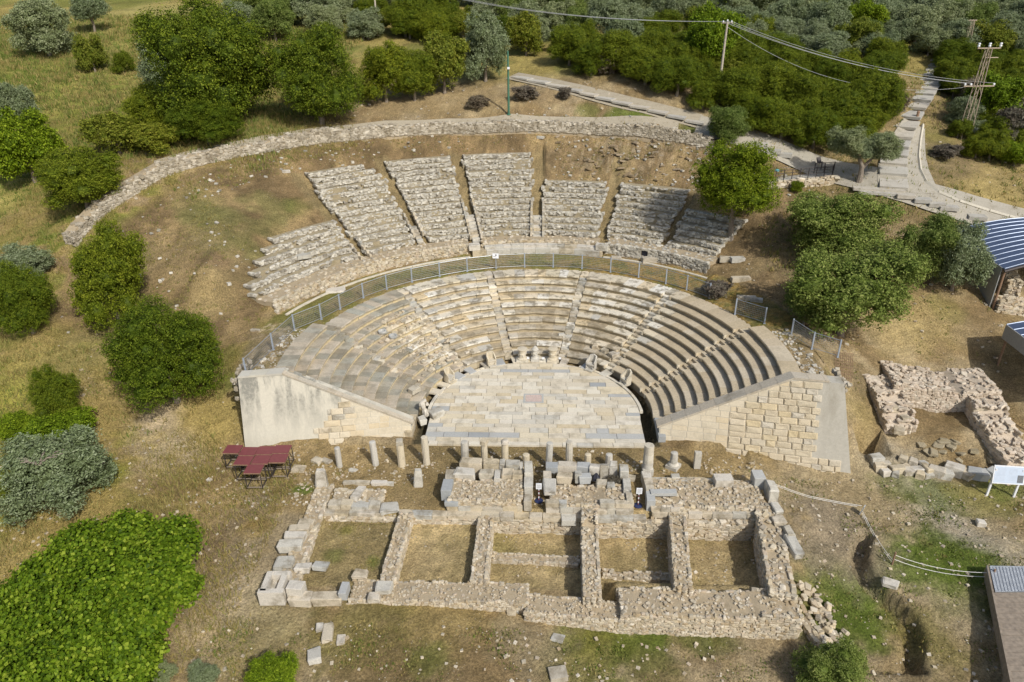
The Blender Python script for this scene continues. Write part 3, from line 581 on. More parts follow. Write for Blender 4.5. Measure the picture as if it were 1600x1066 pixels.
# slabs bridging the channel
brs=[(0,-11,5.2,'slab'),(1,-3.6,4.6,'slab'),(2,3.8,5,'slab'),(3,10.5,4.6,'slab'),(4,-22,5,'slab_grey'),(5,-41,4,'slab_grey'),(6,-50,5,'slab_grey'),(7,-62,3.2,'slab'),(8,31,4,'slab_grey'),(9,44,4,'slab'),(10,17,3.4,'block'),(11,-30,4,'block'),(12,-70,4,'slab')]
bt=thing('channel_cover','flat pale slabs bridging the narrow channel round the orchestra floor','stone slabs',(0,8,0))
for _,a,w_,m in brs: put('cover_slab',ring_block(7.50,8.52,-.1,.05,a-w_/2*1.2,a+w_/2*1.2,M[m],nose=0,slab=.08,name='cover_slab'),bt)
# ================================================================ SIDE (WING) WALLS
def clip_poly(poly, f):
    out=[]; n=len(poly)
    for i in range(n):
        p,q=poly[i],poly[(i+1)%n]; fp,fq=f(*p),f(*q)
        if fp<=0: out.append(p)
        if (fp<0<fq) or (fq<0<fp):
            t=fp/(fp-fq); out.append((p[0]+(q[0]-p[0])*t,p[1]+(q[1]-p[1])*t))
    return out
class Wing:
    def __init__(s,side,a,b,c): s.s,s.a,s.b,s.c=side,a,b,c
    def y(s,x,z): return s.a+s.b*x+s.c*z
    def face(s,name,poly,parent,mat,proud,bulge,back=.2):
        n=len(poly)
        if n<3: return
        cx=sum(p[0] for p in poly)/n; cz=sum(p[1] for p in poly)/n; g=.014
        def sh(p,k): return (cx+(p[0]-cx)*k,cz+(p[1]-cz)*k)
        w=max(p[0] for p in poly)-min(p[0] for p in poly); k0=1-2*g/max(w,.2); k1=k0*(.84 if bulge else .96)
        V=[];F=[]
        for k,pr in ((k0,-back),(k0,proud*.5),(k1,proud)):
            for p in poly:
                q=sh(p,k); j=random.uniform(0,bulge) if (k==k1) else 0
                V.append((q[0]+random.uniform(-1,1)*bulge*.25,s.y(*q)-pr-j,q[1]))
        V.append((cx+random.uniform(-.1,.1)*w,s.y(cx,cz)-proud-random.uniform(.2,1)*bulge,cz))
        for r in range(2):
            for i in range(n): F.append([r*n+i,r*n+(i+1)%n,(r+1)*n+(i+1)%n,(r+1)*n+i])
        for i in range(n): F.append([2*n+i,2*n+(i+1)%n,3*n])
        o=Vector(parent['org']); me=bpy.data.meshes.new(name); me.from_pydata([tuple(Vector(v)-o) for v in V],[],F); me.materials.append(mat)
        put(name,me,parent,o)
def zc(x): return .85+(min(abs(x),16.6)-8.45)*4.05/8.15
for s,W,xo_b,xo_t,zb in ((-1,Wing(-1,-1.545,.178,.25),-19.35,-19.4,-.4),(1,Wing(1,-1.67,-.174,.25),20.6,19.6,-1.35)):
    org=(s*13,-4,0)
    t=thing('wing_wall','broad pale concrete side wall with a stepped patch of old blocks, behind the red tables' if s<0 else 'side wall of rusticated blocks and smooth ashlar with grey concrete at its end','retaining wall',org)
    poly=[(s*8.45,-.5),(xo_b,zb),(xo_t,4.86),(s*16.6,4.86),(s*8.45,zc(8.45)-.04)]
    V=[];n=len(poly)
    for x,z in poly: V.append((x,W.y(x,z),z))
    for x,z in poly: V.append((x,W.y(x,zc(x))+.92,z))
    F=[list(range(n)),list(range(n,2*n))[::-1]]+[[i,i+n,(i+1)%n+n,(i+1)%n] for i in range(n)]
    if s<0: F=[f[::-1] for f in F]
    me=bpy.data.meshes.new('wall_body'); me.from_pydata([tuple(Vector(v)-Vector(org)) for v in V],[],F); me.materials.append(M['streaked' if s<0 else 'streaked_right']); put('wall_body',me,t,org)
    # sloping coping slabs
    CW=.78 if s>0 else .34
    xs=[8.3]+[8.3+i*.92 for i in range(1,9)]+[16.6]
    for i in range(len(xs)-1):
        x0,x1=xs[i]+.006,xs[i+1]-.006; C8=[]
        for dz in (-.03,.11):
            a=[(s*x0,W.y(s*x0,zc(x0))-.05,zc(x0)+dz),(s*x1,W.y(s*x1,zc(x1))-.05,zc(x1)+dz),(s*x1,W.y(s*x1,zc(x1))+CW,zc(x1)+dz),(s*x0,W.y(s*x0,zc(x0))+CW,zc(x0)+dz)]
            C8+= a if s>0 else a[::-1]
        put('coping_stone',quad_solid('coping_stone',C8,M['coping'],org),t,org)
    x=16.61
    while x<(18.6 if s>0 else 19.3):
        L=random.uniform(.9,1.3); x1=min(x+L,18.7 if s>0 else 19.4); C8=[]
        for dz in (-.04,.10):
            a=[(s*x,W.y(s*x,4.9)-.05,4.9+dz),(s*(x1-.01),W.y(s*x1,4.9)-.05,4.9+dz),(s*(x1-.01),W.y(s*x1,4.9)+.75,4.9+dz),(s*x,W.y(s*x,4.9)+.75,4.9+dz)]
            C8+= a if s>0 else a[::-1]
        put('coping_stone',quad_solid('coping_stone',C8,M['concrete' if s<0 else 'coping'],org),t,org); x=x1+.005
    # courses
    z=-.55 if s<0 else -1.35; k=0; hts=[.44,.36,.44,.40]
    while z<4.8:
        h=hts[k%4]; z1=z+h
        if s>0:
            left=8.5; x=left; step=12.85 if z<2.1 else 12.85+(z-2.1)*1.55
            right=18.35-(.25 if k%2 else 0) if z>-.3 else (20.35 if z<-.95 else (19.9 if z<-.55 else 19.2))
            x=left+random.uniform(-.3,0)
            while x<right-.15:
                rustic = x>=step-.35
                L=random.choice([.62,.8,.95,1.05]) if rustic else random.uniform(.75,1.1)
                x1=min(x+L,right)
                if not rustic and x1>step: x1=step
                if right-x1<.3: x1=right
                pl=clip_poly([(max(x,8.5),z+.008),(x1,z+.008),(x1,z1-.008),(max(x,8.5),z1-.008)],lambda px,pz:pz-(zc(px)-.06))
                if x1>8.6 and len(pl)>2 and z1>-.2-(x-8.5)*.09: W.face('wall_block',pl,t,M['rustic'] if rustic else M['ashlar'],.05 if rustic else .02,.075 if rustic else 0.)
                x=x1
        else:
            edge=[15.2,15.0,14.6,14.9,14.2,13.9,13.9,13.2,13.0,13.4,12.9][min(k,10)] if z<3.1 else 0
            if z>3.05: edge=0
            x=8.5+random.uniform(-.4,0)
            while x<edge:
                rough=x>12.1; x1=min(x+random.uniform(.6,.95),edge)
                if edge-x1<.2: x1=edge
                pl=clip_poly([(-x1,z+.008),(-max(x,8.5),z+.008),(-max(x,8.5),z1-.008),(-x1,z1-.008)],lambda px,pz:pz-(zc(px)-.06))
                if len(pl)>2 and x1>8.6: W.face('wall_block',pl,t,M['ashlar'] if not rough or random.random()<.7 else M['block'],(.06 if rough else .018),.03 if rough else 0.)
                x=x1
        z=z1; k+=1
# rough stones edging the outer ends of both wing walls
for s in (-1,1):
    P=[]
    for i in range(70 if s>0 else 45):
        f=random.random(); x=s*(19.75+random.uniform(-.1,.25)); yy=-3.9+f*(3.2 if s<0 else 2.2); P.append((x,yy,4.75-random.random()**2*3*(1 if s>0 else .6)))
    o=put('wall_end_rubble',stones_mesh('wall_end_rubble',P,[random.uniform(.12,.3) for _ in P],M['wall_rubble'],org=(s*19.7,-3,0)),None,(s*19.7,-3,0)); o['kind']='stuff'
# ================================================================ UPPER SEAT BANK
def arc_solid(name,r0,r1,z0,z1,a0,a1,mat,org=(0,0,0),jit=0.):
    n=max(1,int(abs(a1-a0)*math.pi/180*r0/.9)); V=[];F=[]
    for i in range(n+1):
        a=a0+(a1-a0)*i/n; j=random.uniform(-jit,jit); j2=random.uniform(-jit,jit)*.4
        for (r,z) in ((r0+j,z0),(r0+j,z1+j2),(r1,z1+j2*.5),(r1,z0)):
            p=polar(r,a,z); V.append((p[0]-org[0],p[1]-org[1],p[2]-org[2]))
    for i in range(n):
        for j in range(4): F.append([i*4+j,i*4+(j+1)%4,(i+1)*4+(j+1)%4,(i+1)*4+j])
    F+=[[3,2,1,0],[n*4+j for j in range(4)]]
    return V,F
def joined(name,parts,mat,parent,org):
    put(name,join_meshes(name,parts,mat),parent,org)
UP=[ # start angle fn, end angle fn, r end, label
 (lambda r:-71+max(0,r-24)*4.1,lambda r:-43.6,27.9,'low outermost wedge of rubble seat rows at the far left of the upper bank'),
 (lambda r:-41.8,lambda r:-29.4+(0 if r<31.5 else (r-31.5)*-.9),34.4,'tall wedge of rubble seat rows, second from left in the upper bank'),
 (lambda r:-26.6-(r-24)*.10,lambda r:-16.0,34.2,'tall wedge of rubble seat rows, third from left in the upper bank'),
 (lambda r:-13.6,lambda r:-1.2,34.4,'tall central wedge of rubble seat rows, left of the white step slabs'),
 (lambda r:1.3,lambda r:14.2-(r-24)*.12,30.0,'shorter central wedge of rubble seat rows, right of the white step slabs'),
 (lambda r:16.6,lambda r:29.6,30.2,'rubble seat wedge half in tree shade, second from right in the upper bank'),
 (lambda r:31.6,lambda r:43.0,27.8,'shaded rubble seat wedge under the bright green tree at the far right'),
]
for wi,(fa,fb,re,lab) in enumerate(UP):
    mid=(fa(24)+fb(24))/2; org=polar(24,mid,5); t=thing('rubble_seating',lab,'ruined seating',org,group='rubble wedges of the upper seat bank')
    body=[]; P=[];Sc=[];An=[]; j=1; r=23.4
    while r<re:
        a0,a1=fa(r)+random.uniform(-.5,.5),fb(r)+random.uniform(-.5,.5); zt=5.55+.4*j
        body.append(arc_solid('x',r+.05,r+.86,zt-1.9,zt-.05,a0,a1,None,org,.05))
        L=(a1-a0)*math.pi/180*r
        for (dr,dz,sx,sy,sz,stp) in ((0,-.31,.22,.2,.13,.2),(.02,-.19,.22,.22,.13,.2),(.03,-.07,.22,.22,.13,.2),(.07,-.015,.2,.2,.08,.22),(.30,-.04,.2,.18,.07,.40)):
            u=random.uniform(0,.2)
            while u<L:
                a=a0+u/r*180/math.pi; k=random.uniform(.5,1.75); wv=vnoise(a*.45+wi*7,j*.8+3)-.5; gone=vnoise(a*.5+40,j*.9+wi*5)>.80
                if random.random()<((.95 if dr<.1 else .4)*(.3 if gone else 1)): P.append(polar(r+dr+wv*.42+random.uniform(-.07,.07),a,zt+dz-abs(wv)*.12+random.uniform(-.045,.035))); Sc.append((sx*k,sy*random.uniform(.8,1.3),sz*random.uniform(.75,1.3))); An.append(-R_(a)+random.uniform(-.35,.35))
                u+=stp*k
        # side stones
        for a in (a0,a1):
            for q in range(3): P.append(polar(r+q*.27+.1,a,zt-.1+random.uniform(-.04,.02))); Sc.append((.22,.27,.22)); An.append(-R_(a))
        r+=.8; j+=1
    joined('earth_treads',body,M['soil'],t,org)
    st=put('rubble_stones',stones_mesh('rubble_stones',P,Sc,M['rubble_grey'],ang=np.array(An),tilt=.12,fancy=False,org=org),t,org); st['kind']='stuff'
# front face of the upper bank
def rubble_face(name,label,a0,a1,r0,r1,z0,z1,mat,cat='rubble wall',size=.26,hole=None,gap=.9):
    org=polar(r0,(a0+a1)/2,z0); t=thing(name,label,cat,org); joined('earth_core',[arc_solid('x',r0+.06,r1,z0-.2,z1-.03,a0,a1,None,org,.03)],M['mortar'],t,org)
    P=[];Sc=[];An=[]; L=(a1-a0)*math.pi/180*r0; z=z0+.08
    while z<z1:
        u=0
        while u<L:
            k=random.uniform(.6,1.45); a=a0+u/r0*180/math.pi
            if not(hole and math.hypot((a-hole[0])*r0*.01745,z-hole[1])<hole[2]): P.append(polar(r0+random.uniform(-.03,.05),a,z+random.uniform(-.03,.03))); Sc.append((size*k,.22,.17*random.uniform(.7,1.4))); An.append(-R_(a))
            u+=size*k*.92
        z+=.17
    for dr in np.arange(.1,r1-r0,.3):
        u=0
        while u<L:
            a=a0+u/r0*180/math.pi
            if random.random()<(.9 if dr<.4 else .3): P.append(polar(r0+dr,a+random.uniform(-.3,.3),z1-.03)); Sc.append((size*random.uniform(.6,1.2),.24,.12)); An.append(random.uniform(0,3))
            u+=size
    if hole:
        hb=arc_solid('x',r0-.0,r0+.05,hole[1]-hole[2],hole[1]+hole[2]*.9,hole[0]-hole[2]/r0*55,hole[0]+hole[2]/r0*55,None,org); joined('opening_shade_plate',[hb],M['black'],t,org)  # black plate paints the dark inside of the hole onto the solid core
    o=put('rubble_stones',stones_mesh('rubble_stones',P,Sc,mat,ang=np.array(An),tilt=.1,org=org),t,org); o['kind']='stuff'; return t
rubble_face('rubble_terrace','long curved rubble terrace face below the left upper seats',-71.5,-17.4,21.55,23.4,4.43,5.55,M['rubble'])
rubble_face('rubble_terrace','curved rubble terrace face with a dark round hole, below the right upper seats',17.6,44,21.6,23.4,4.43,5.6,M['rubble_grey'],hole=(27.6,5.15,.34))
t=thing('white_base_wall','low curved wall of white marble blocks under the middle of the upper bank','marble wall',polar(21,0,4.4))
for (r0,r1,z0,z1,a0,a1,Lm) in ((20.95,21.7,4.40,4.98,-16.9,17.0,1.15),(21.25,21.9,4.98,5.22,-13.5,15.6,.95)):
    a=a0
    while a<a1-.5:
        b=min(a+math.degrees(random.uniform(.7,1.3)*Lm/r0),a1); put('marble_block',ring_block(r0,r1,z0-.02,z1,a+.03,b-.03,M['white_block'] if random.random()<.75 else M['block'],nose=0,slab=.1,name='marble_block'),t,(0,0,0)); a=b
for a,s in ((-16.6,1),(-15.8,-1),(16.2,1),(17.2,1)): block('corner_block',t,polar(21.5,a,5.25),(.8,.8,.55),rot=-R_(a),mat=M['white_block'])
for o in [c for c in t.children if c.name.startswith('marble_block')]: o.location=-Vector(t['org'])
rubble_face('rubble_strip','thin rubble strip above the white marble base wall',-13.6,15.2,21.95,23.4,4.6,5.5,M['rubble'],size=.32)
for a0,a1,lab in ((-71,-17.6,'left'),(17.4,45.3,'right')):
    t=thing('path_kerb','thin pale stone kerb along the foot of the upper bank, %s half'%lab,'kerb',polar(21.2,(a0+a1)/2,4.4)); a=a0
    while a<a1:
        b=a+random.uniform(2.4,3.8); put('kerb_stone',ring_block(20.78,21.0,4.3,4.54,a+.04,min(b,a1)-.04,M['kerb'],nose=0,slab=.1,name='kerb_stone'),t,t['org']); t.children[-1].location=-Vector(t['org']); a=b
# white slab steps in the upper aisles
def up_steps(a,n,w,lab,r0=22.2,z0=4.95,rise=.2,run=.40,mat='white_block'):
    org=polar(r0,a,z0); t=thing('slab_stair',lab,'stairs',org)
    for i in range(n): 
        c=polar(r0+run*(i+.5),a,z0+rise*(i+1)-.14); block('step',t,c,(w,run+.05,.3),rot=-R_(a)+random.uniform(-.04,.04),mat=M[mat] if random.random()<.7 else M['block'])
    for s in (-1,1):
        for i in range(int(n*run/.5)+2):
            r=r0+.9+i*.5; c=polar(r,a+s*math.degrees((w/2+.16)/r),5.55+.5*(r-23.4)+.32); block('side_stone',t,c,(.22,.5,.42),rot=(R_(27)*0,0,-R_(a)),mat=M['block'],kind='rough')
up_steps(-14.9,10,.75,'white slab stair climbing the aisle left of the central upper wedge'); up_steps(0,9,.85,'white slab stair in the middle aisle of the upper bank')
up_steps(-28.1,6,.6,'short worn slab stair in the aisle left of centre, mostly earth',r0=23.3,z0=5.45,mat='block'); up_steps(-42.8,4,.6,'short slab stair at the foot of the leftmost upper aisle',r0=21.5,z0=4.6,mat='white_block')
# ================================================================ OUTER RUBBLE WALL
ow=[q[:2] for q in ((-38.87,11.73,8.73),(-38.69,14.17,9.90),(-37.75,16.99,10.83),(-36.51,19.12,11.59),(-34.95,20.87,12.26),(-31.94,23.92,12.73),(-28.15,27.30,12.96),(-22.71,31.10,13.24),(-16.58,34.09,13.28),(-9.89,35.97,13.22),(-2.90,36.79,13.17),(4.12,36.38,13.13),(8.23,35.46,13.00),(12.21,34.31,12.80),(15.42,33.20,12.53),(18.06,32.18,12.00))]
def densify(pts,st):
    out=[]; 
    for (a,b) in zip(pts[:-1],pts[1:]):
        L=math.hypot(b[0]-a[0],b[1]-a[1]); n=max(1,int(L/st))
        for i in range(n): out.append((a[0]+(b[0]-a[0])*i/n,a[1]+(b[1]-a[1])*i/n))
    return out+[pts[-1]]
def smooth(p,it=3):
    p=[list(q) for q in p]
    for _ in range(it): p=[p[0]]+[[(p[i-1][0]+2*p[i][0]+p[i+1][0])/4,(p[i-1][1]+2*p[i][1]+p[i+1][1])/4] for i in range(1,len(p)-1)]+[p[-1]]
    return [tuple(q) for q in p]
def rubble_wall(name,label,path,width,zb,zt,size,mat,cat='rubble wall',course=.2,fancy=True,topdens=.9,side=1,both=False,core='mortar',org=None,group=None,parent=None,blocks=0,bat=.1,ends=True,tsc=(1.,1.)):
    """path: centre line; zb, zt: functions of (x,y,index fraction)"""
    p=path; n=len(p); org=org or (p[n//2][0],p[n//2][1],zb(*p[n//2],.5)); t=parent or thing(name,label,cat,org,group=group)
    org=tuple(t['org'])
    nor=[]
    for i in range(n):
        a,b=p[max(i-1,0)],p[min(i+1,n-1)]; d=Vector((b[0]-a[0],b[1]-a[1])).normalized(); nor.append(Vector((d.y,-d.x)))
    V=[];F=[]
    for i,(x,y) in enumerate(p):
        f=i/(n-1); b_,t_=zb(x,y,f)-.5,zt(x,y,f); nn=nor[i]
        for s,z,k in ((1,b_,1+bat),(1,t_-.04,.93),(-1,t_-.04,.93),(-1,b_,1)): V.append((x+nn.x*s*width/2*k-org[0],y+nn.y*s*width/2*k-org[1],z-org[2]))
    for i in range(n-1):
        for j in range(4): F.append([i*4+j,i*4+(j+1)%4,(i+1)*4+(j+1)%4,(i+1)*4+j][::-1])
    F+=[[0,1,2,3],[(n-1)*4+j for j in range(4)][::-1]]
    me=bpy.data.meshes.new('earth_core'); me.from_pydata(V,[],F); me.materials.append(M[core]); put('earth_core',me,t,org)
    P=[];Sc=[];An=[]
    for i in range(n-1):
        a,b=p[i],p[i+1]; L=math.hypot(b[0]-a[0],b[1]-a[1]); dx,dy=(b[0]-a[0])/L,(b[1]-a[1])/L; ang=math.atan2(dy,dx); nn=Vector((dy,-dx)); f=i/(n-1)
        for s in ((1,-1) if both else (side,)):
            zz=zb(*a,f); top=zt(*a,f); z=zz+course*.3
            while z<top:
                u=random.uniform(-size*.5,0)
                while u<L:
                    k=random.uniform(.6,1.5); x,y=a[0]+dx*u,a[1]+dy*u; w=width/2*(1+bat*(1-(z-zz)/max(top-zz,.1)))
                    P.append((x+nn.x*s*(w-.04),y+nn.y*s*(w-.04),z+random.uniform(-.04,.04))); Sc.append((size*k,size*random.uniform(.6,.9),course*random.uniform(.7,1.35))); An.append(ang+random.uniform(-.2,.2)); u+=size*k*.93
                z+=course
        for q in range(int(L*width/size**2*1.0*topdens*tsc[1])+1):
            u=random.uniform(0,L); v=random.uniform(-.48,.48)*width; P.append((a[0]+dx*u+nn.x*v,a[1]+dy*u+nn.y*v,zt(*a,f)-.03+random.uniform(-.02,.05))); kk=tsc[0]*(1 if random.random()<.85 else 1.7); Sc.append((size*random.uniform(.5,1.3)*kk,size*random.uniform(.5,1.1)*kk,size*random.uniform(.3,.6)*kk)); An.append(random.uniform(0,3.1))
    if ends:
        for e,(q,nn) in enumerate(((p[0],nor[0]),(p[-1],nor[-1]))):
            z=zb(*q,float(e))+.1
            while z<zt(*q,float(e)):
                for v in np.arange(-.45,.46,.3/max(width,.3)): P.append((q[0]+nn.x*v*width,q[1]+nn.y*v*width,z)); Sc.append((size,size,course)); An.append(random.uniform(0,3))
                z+=course
    o=put('rubble_stones',stones_mesh('rubble_stones',P,Sc,mat,ang=np.array(An),tilt=.14,fancy=fancy,org=org),t,org); o['kind']='stuff'
    return t
owp=smooth(densify(ow,1.5),3); OWN=len(owp)
rubble_wall('outer_wall','long curving wall of pale rubble behind the whole upper seat bank',densify(owp,.8),1.0,lambda x,y,f:Tz(x,y)-.1,lambda x,y,f:Tz(x,y)+.95+.22*(vnoise(x*.35+5,y*.35)-.5)*2+.12*(vnoise(x*1.3,y*1.3)-.5)*2-(max(0,f-.9)*2),.29,M['wall_rubble'],course=.17,side=1)
# path on top behind the wall
def strip(name,path,w,mat,lift=.04,kind='structure',zf=None,label=None):
    V=[];F=[];n=len(path)
    for i,(x,y) in enumerate(path):
        a,b=path[max(i-1,0)],path[min(i+1,n-1)]; d=Vector((b[0]-a[0],b[1]-a[1])).normalized(); ww=w(i/(n-1)) if callable(w) else w
        for k in (-.5,-.17,.17,.5): px,py=x+d.y*ww*k,y-d.x*ww*k; V.append((px,py,(zf or Tz)(px,py)+lift))
    for i in range(n-1):
        for k in range(3): F.append([i*4+k,i*4+k+1,(i+1)*4+k+1,(i+1)*4+k][::-1])
    me=bpy.data.meshes.new(name); me.from_pydata(V,[],F); me.materials.append(mat); o=put(name,me)
    if kind: o['kind']=kind
    return o
M['track']=stone('trodden_track',[(.40,.345,.25)],amt=.4,sc=2,fine=.5)
strip('wall_path',densify(smooth([(-35.97,22.53),(-33.69,25.23),(-28.88,29.67),(-23.21,33.19),(-16.86,35.83),(-10.05,37.63),(-2.93,37.78),(4.16,37.76),(10.34,36.46),(15.04,35.51)],2),1.2),1.5,M['track'],.10)
# ================================================================ FENCES
def fence(name,label,pts,h=1.32,mat='steel',group=None,z0=None):
    t=thing(name,label,'fence',(pts[0][0],pts[0][1],z0 if z0 is not None else Tz(*pts[0])),group=group); org=tuple(t['org'])
    zz=[(z0 if z0 is not None else Tz(*q)) for q in pts]
    for q,z in zip(pts,zz): put('post',join_meshes('post',[boxvf((q[0]-org[0],q[1]-org[1],z-org[2]+h/2),(.09,.09,h+.06)),boxvf((q[0]-org[0],q[1]-org[1],z-org[2]+.02),(.16,.16,.04))],M['steel_blue']),t,org)
    for (a,b,za,zb_) in zip(pts[:-1],pts[1:],zz[:-1],zz[1:]):
        for k,rd in ((h-.03,.022),(.12,.014)): put('rail',tube('rail',[(*a,za+k),(*b,zb_+k)],rd,M[mat],org,5),t,org)
        L=math.hypot(b[0]-a[0],b[1]-a[1]); n=int(L/.13); parts=[]
        ang=math.atan2(b[1]-a[1],b[0]-a[0])
        for i in range(1,n):
            f=i/n; parts.append(boxvf((a[0]+(b[0]-a[0])*f-org[0],a[1]+(b[1]-a[1])*f-org[1],za+(zb_-za)*f-org[2]+h/2+.04),(.007,.007,h-.18),ang))
        me0=join_meshes('wire_mesh',parts,M[mat])
        for i in range(8):
            z=.16+i*(h-.22)/7; tb=tube('w',[(*a,za+z),(*b,zb_+z)],.007,M[mat],org,4,False)
            k=len(me0.vertices); 
            parts.append(([v.co[:] for v in tb.vertices],[list(p.vertices) for p in tb.polygons]))
        put('wire_mesh',join_meshes('wire_mesh',parts,M[mat]),t,org)
    return t
fence('wire_fence','long curved wire mesh fence behind the top row of the lower seats',[(-19.3,-2.7),(-18.75,1.0),(-18.2,4.15),(-16.7,6.1),(-15.7,8.0),(-14.35,10.3),(-12.75,12.15),(-10.85,13.75),(-8.6,15.1),(-6.25,16.3),(-3.7,17.1),(-1.1,17.45),(1.5,17.45),(4.1,17.05),(6.6,16.2),(8.95,15.0),(11.1,13.55),polar(17.55,46)[:2],polar(17.6,53.5)[:2]],z0=4.43)
fence('wire_fence','short end bay of wire fence in the shade beside the olive tree',[(15.49,7.38),(17.3,5.76)])
fence('wire_fence','bent wire fence at the corner above the rusticated wall',[(18.71,3.84),(19.48,1.69),(20.85,0.53)],z0=4.4)
q=(-3.7,16.92); t=thing('fence_sign','small white notice plate with a dark mark, fixed on the curved fence','sign',(q[0],q[1]-.1,4.45)); put('plate',join_meshes('plate',[boxvf((0,-.07,1.32),(.55,.03,.46))],M['white']),t,t['org']); put('dark_mark',join_meshes('dark_mark',[boxvf((.03,-.09,1.40),(.13,.012,.10)),boxvf((-.08,-.09,1.26),(.22,.012,.03))],M['dark_metal']),t,t['org']); put('post',tube('post',[(0,0,0),(0,0,1.3)],.04,M['steel']),t,t['org'])
# fallen lattice on the bank at the right
t=thing('fallen_grid','rusty wire grid lying on the slope outside the bent fence','wire grid',(*(22,1.8),Tz(*(22,1.8)))); g0,g1,g2,g3=(21.75,3.22),(23.63,4.17),(22.52,1.16),(21.03,0.33); parts=[]
def lerp2(a,b,f): return (a[0]+(b[0]-a[0])*f,a[1]+(b[1]-a[1])*f)
vf=[]
for i in range(10):
    f=i/9
    for (A,B) in ((lerp2(g0,g3,f),lerp2(g1,g2,f)),(lerp2(g0,g1,f),lerp2(g3,g2,f))):
        tb=tube('w',[(*lerp2(A,B,k/4),Tz(*lerp2(A,B,k/4))+.12) for k in range(5)],.016,M['rust'],t['org'],4); vf.append(([v.co[:] for v in tb.vertices],[list(p.vertices) for p in tb.polygons]))
put('wire_grid',join_meshes('wire_grid',vf,M['rust']),t,t['org'])
# ================================================================ COLUMNS
def zst(x): return -.13-max(0,x-9)*.06
cols=[((-12.6,-6.44),1.5,.19,'','thin leaning column stump, leftmost of the stage row'),((-10.28,-6.2),1.8,.22,'','plain column second from the left in the stage row'),((-8.55,-6.3),1.75,.25,'cap','column with a dark block capital, left of the orchestra edge'),((-6.95,-6.08),2.15,.23,'','tall pale column at the left front corner of the orchestra floor'),
((-4.43,-6.12),1.8,.25,'','brownish column leftmost of the four standing before the orchestra'),((-3.19,-6.0),1.6,.21,'cap','column topped by a small reddish block'),((-1.86,-6.1),1.85,.23,'neck','column with a broken dark collar at its top'),((-.49,-6.2),.95,.24,'','short grey drum stump between taller columns'),
((.96,-6.25),1.9,.22,'','tall column left of the pair behind the second parapet'),((2.27,-6.15),1.98,.23,'','tall warm toned column right of the pair behind the second parapet'),((3.46,-6.2),1.02,.22,'','short pale stump just right of the tall pair'),((4.82,-6.1),.95,.23,'','short stump with a rough rounded top, right of its twin'),
((8.94,-6.12),1.15,.24,'base','short column on a wide square plinth at the right')]
for (x,y),h,r,ex,lab in cols:
    z=zst(x); lean=random.uniform(-.035,.035); t=thing('column',lab,'column',(x,y,z),group='columns of the stage front',local=True); t.rotation_euler=(lean,random.uniform(-.02,.02),random.uniform(0,6))
    zb=0
    if ex=='base':
        o=bpy.data.objects.new('plinth',block_mesh('cut',M['column'],1)); COL.objects.link(o); o.parent=t; o.location=(0,0,.11); o.scale=(.78,.78,.24)
        o=bpy.data.objects.new('moulding',lathe('moulding',[(.33,.22),(.36,.28),(.30,.36),(r,.42)],M['column'],20)); COL.objects.link(o); o.parent=t; zb=.40
    o=bpy.data.objects.new('shaft',lathe('shaft',[(r*1.03,zb-.1 if zb==0 else zb),(r*1.02,zb+.05),(r,zb+.25*h),(r*.985,.6*h),(r*.95,h*.93),(r*.93,h-.02),(r*.5,h+random.uniform(0,.02))],M['column'],24,jit=.010,flute=.05 if random.random()<.5 else .0)); COL.objects.link(o); o.parent=t
    if ex=='cap':
        o=bpy.data.objects.new('block_capital',block_mesh('rough',M['block'],2)); COL.objects.link(o); o.parent=t; o.location=(0,0,h+.14); o.scale=(.52,.42,.32)
    if ex=='neck':
        o=bpy.data.objects.new('broken_collar',lathe('broken_collar',[(r*1.0,0),(r*1.12,.05),(r*1.08,.2),(r*.8,.26)],M['block'],12,jit=.03)); COL.objects.link(o); o.parent=t; o.location=(0,0,h-.12)
t=thing('square_pillar','small square tapering pillar, rightmost of the stage row','pillar',(10.46,-6.02,zst(10.46))); put('shaft',prism('shaft',[(-.2,-.17),(.2,-.17),(.2,.17),(-.2,.17)],-.1,1.25,M['column'],jit=.03),t,t['org'])
t=thing('tall_pillar','tall round pillar standing on stacked blocks at the right front corner of the orchestra','pillar',(7.2,-6.75,-.1)); 
for i,(z,sz) in enumerate(((.12,(.66,.66,.5)),)): block('base_block',t,(7.2,-6.75,z),sz,kind='worn',mat=M['column'])
for i,h in enumerate((.55,.6,.62)): put('drum',lathe('drum',[(.33-.012*i,0),(.325-.012*i,h-.015),(.29,h)],M['column'],22,jit=.008),t,(7.2+random.uniform(-.01,.01),-6.75,.37-.1+sum((.55,.6,.62)[:i])),rot=i*1.)
# ================================================================ ORCHESTRA FURNITURE
for (x,y),lab,k in (((-1.09,7.72),'round carved altar, leftmost of the three behind the orchestra',1),((-.05,7.86),'slimmer round altar with a pointed broken top, middle of the three',0),((1.41,7.75),'round carved altar with a wide lid, rightmost of the three',1)):
    t=thing('altar',lab,'altar',(x,y,.05),group='round altars at the back of the orchestra')
    put('plinth',block_mesh('cut',M['column'],0),t,(x,y,.12),sc=(.98 if k else .7,.8,.18))
    r=.30 if k else .24
    put('drum',lathe('drum',[(r+.12,.2),(r+.12,.27),(r+.03,.33),(r,.38),(r,.62),(r+.03,.68),(r-.01,.74),(r,.98),(r+.09,1.06),(r+.1,1.14),(r*.6,1.16)] if k else [(r+.1,.2),(r+.1,.26),(r,.34),(r*.95,.9),(r+.05,.98),(r+.04,1.05),(r*.3,1.3)],M['column'],24,jit=.008),t,(x,y,.0))
    # carved garland lumps
    P=[];Sc=[]
    for q in range(9):
        a=q*.7; P.append((math.cos(a)*r,math.sin(a)*r,.66+.06*math.cos(q*3.1))); Sc.append((.11,.11,.12))
    put('carved_garland',stones_mesh('carved_garland',P,Sc,M['column'],tilt=.3),t,(x,y,0))
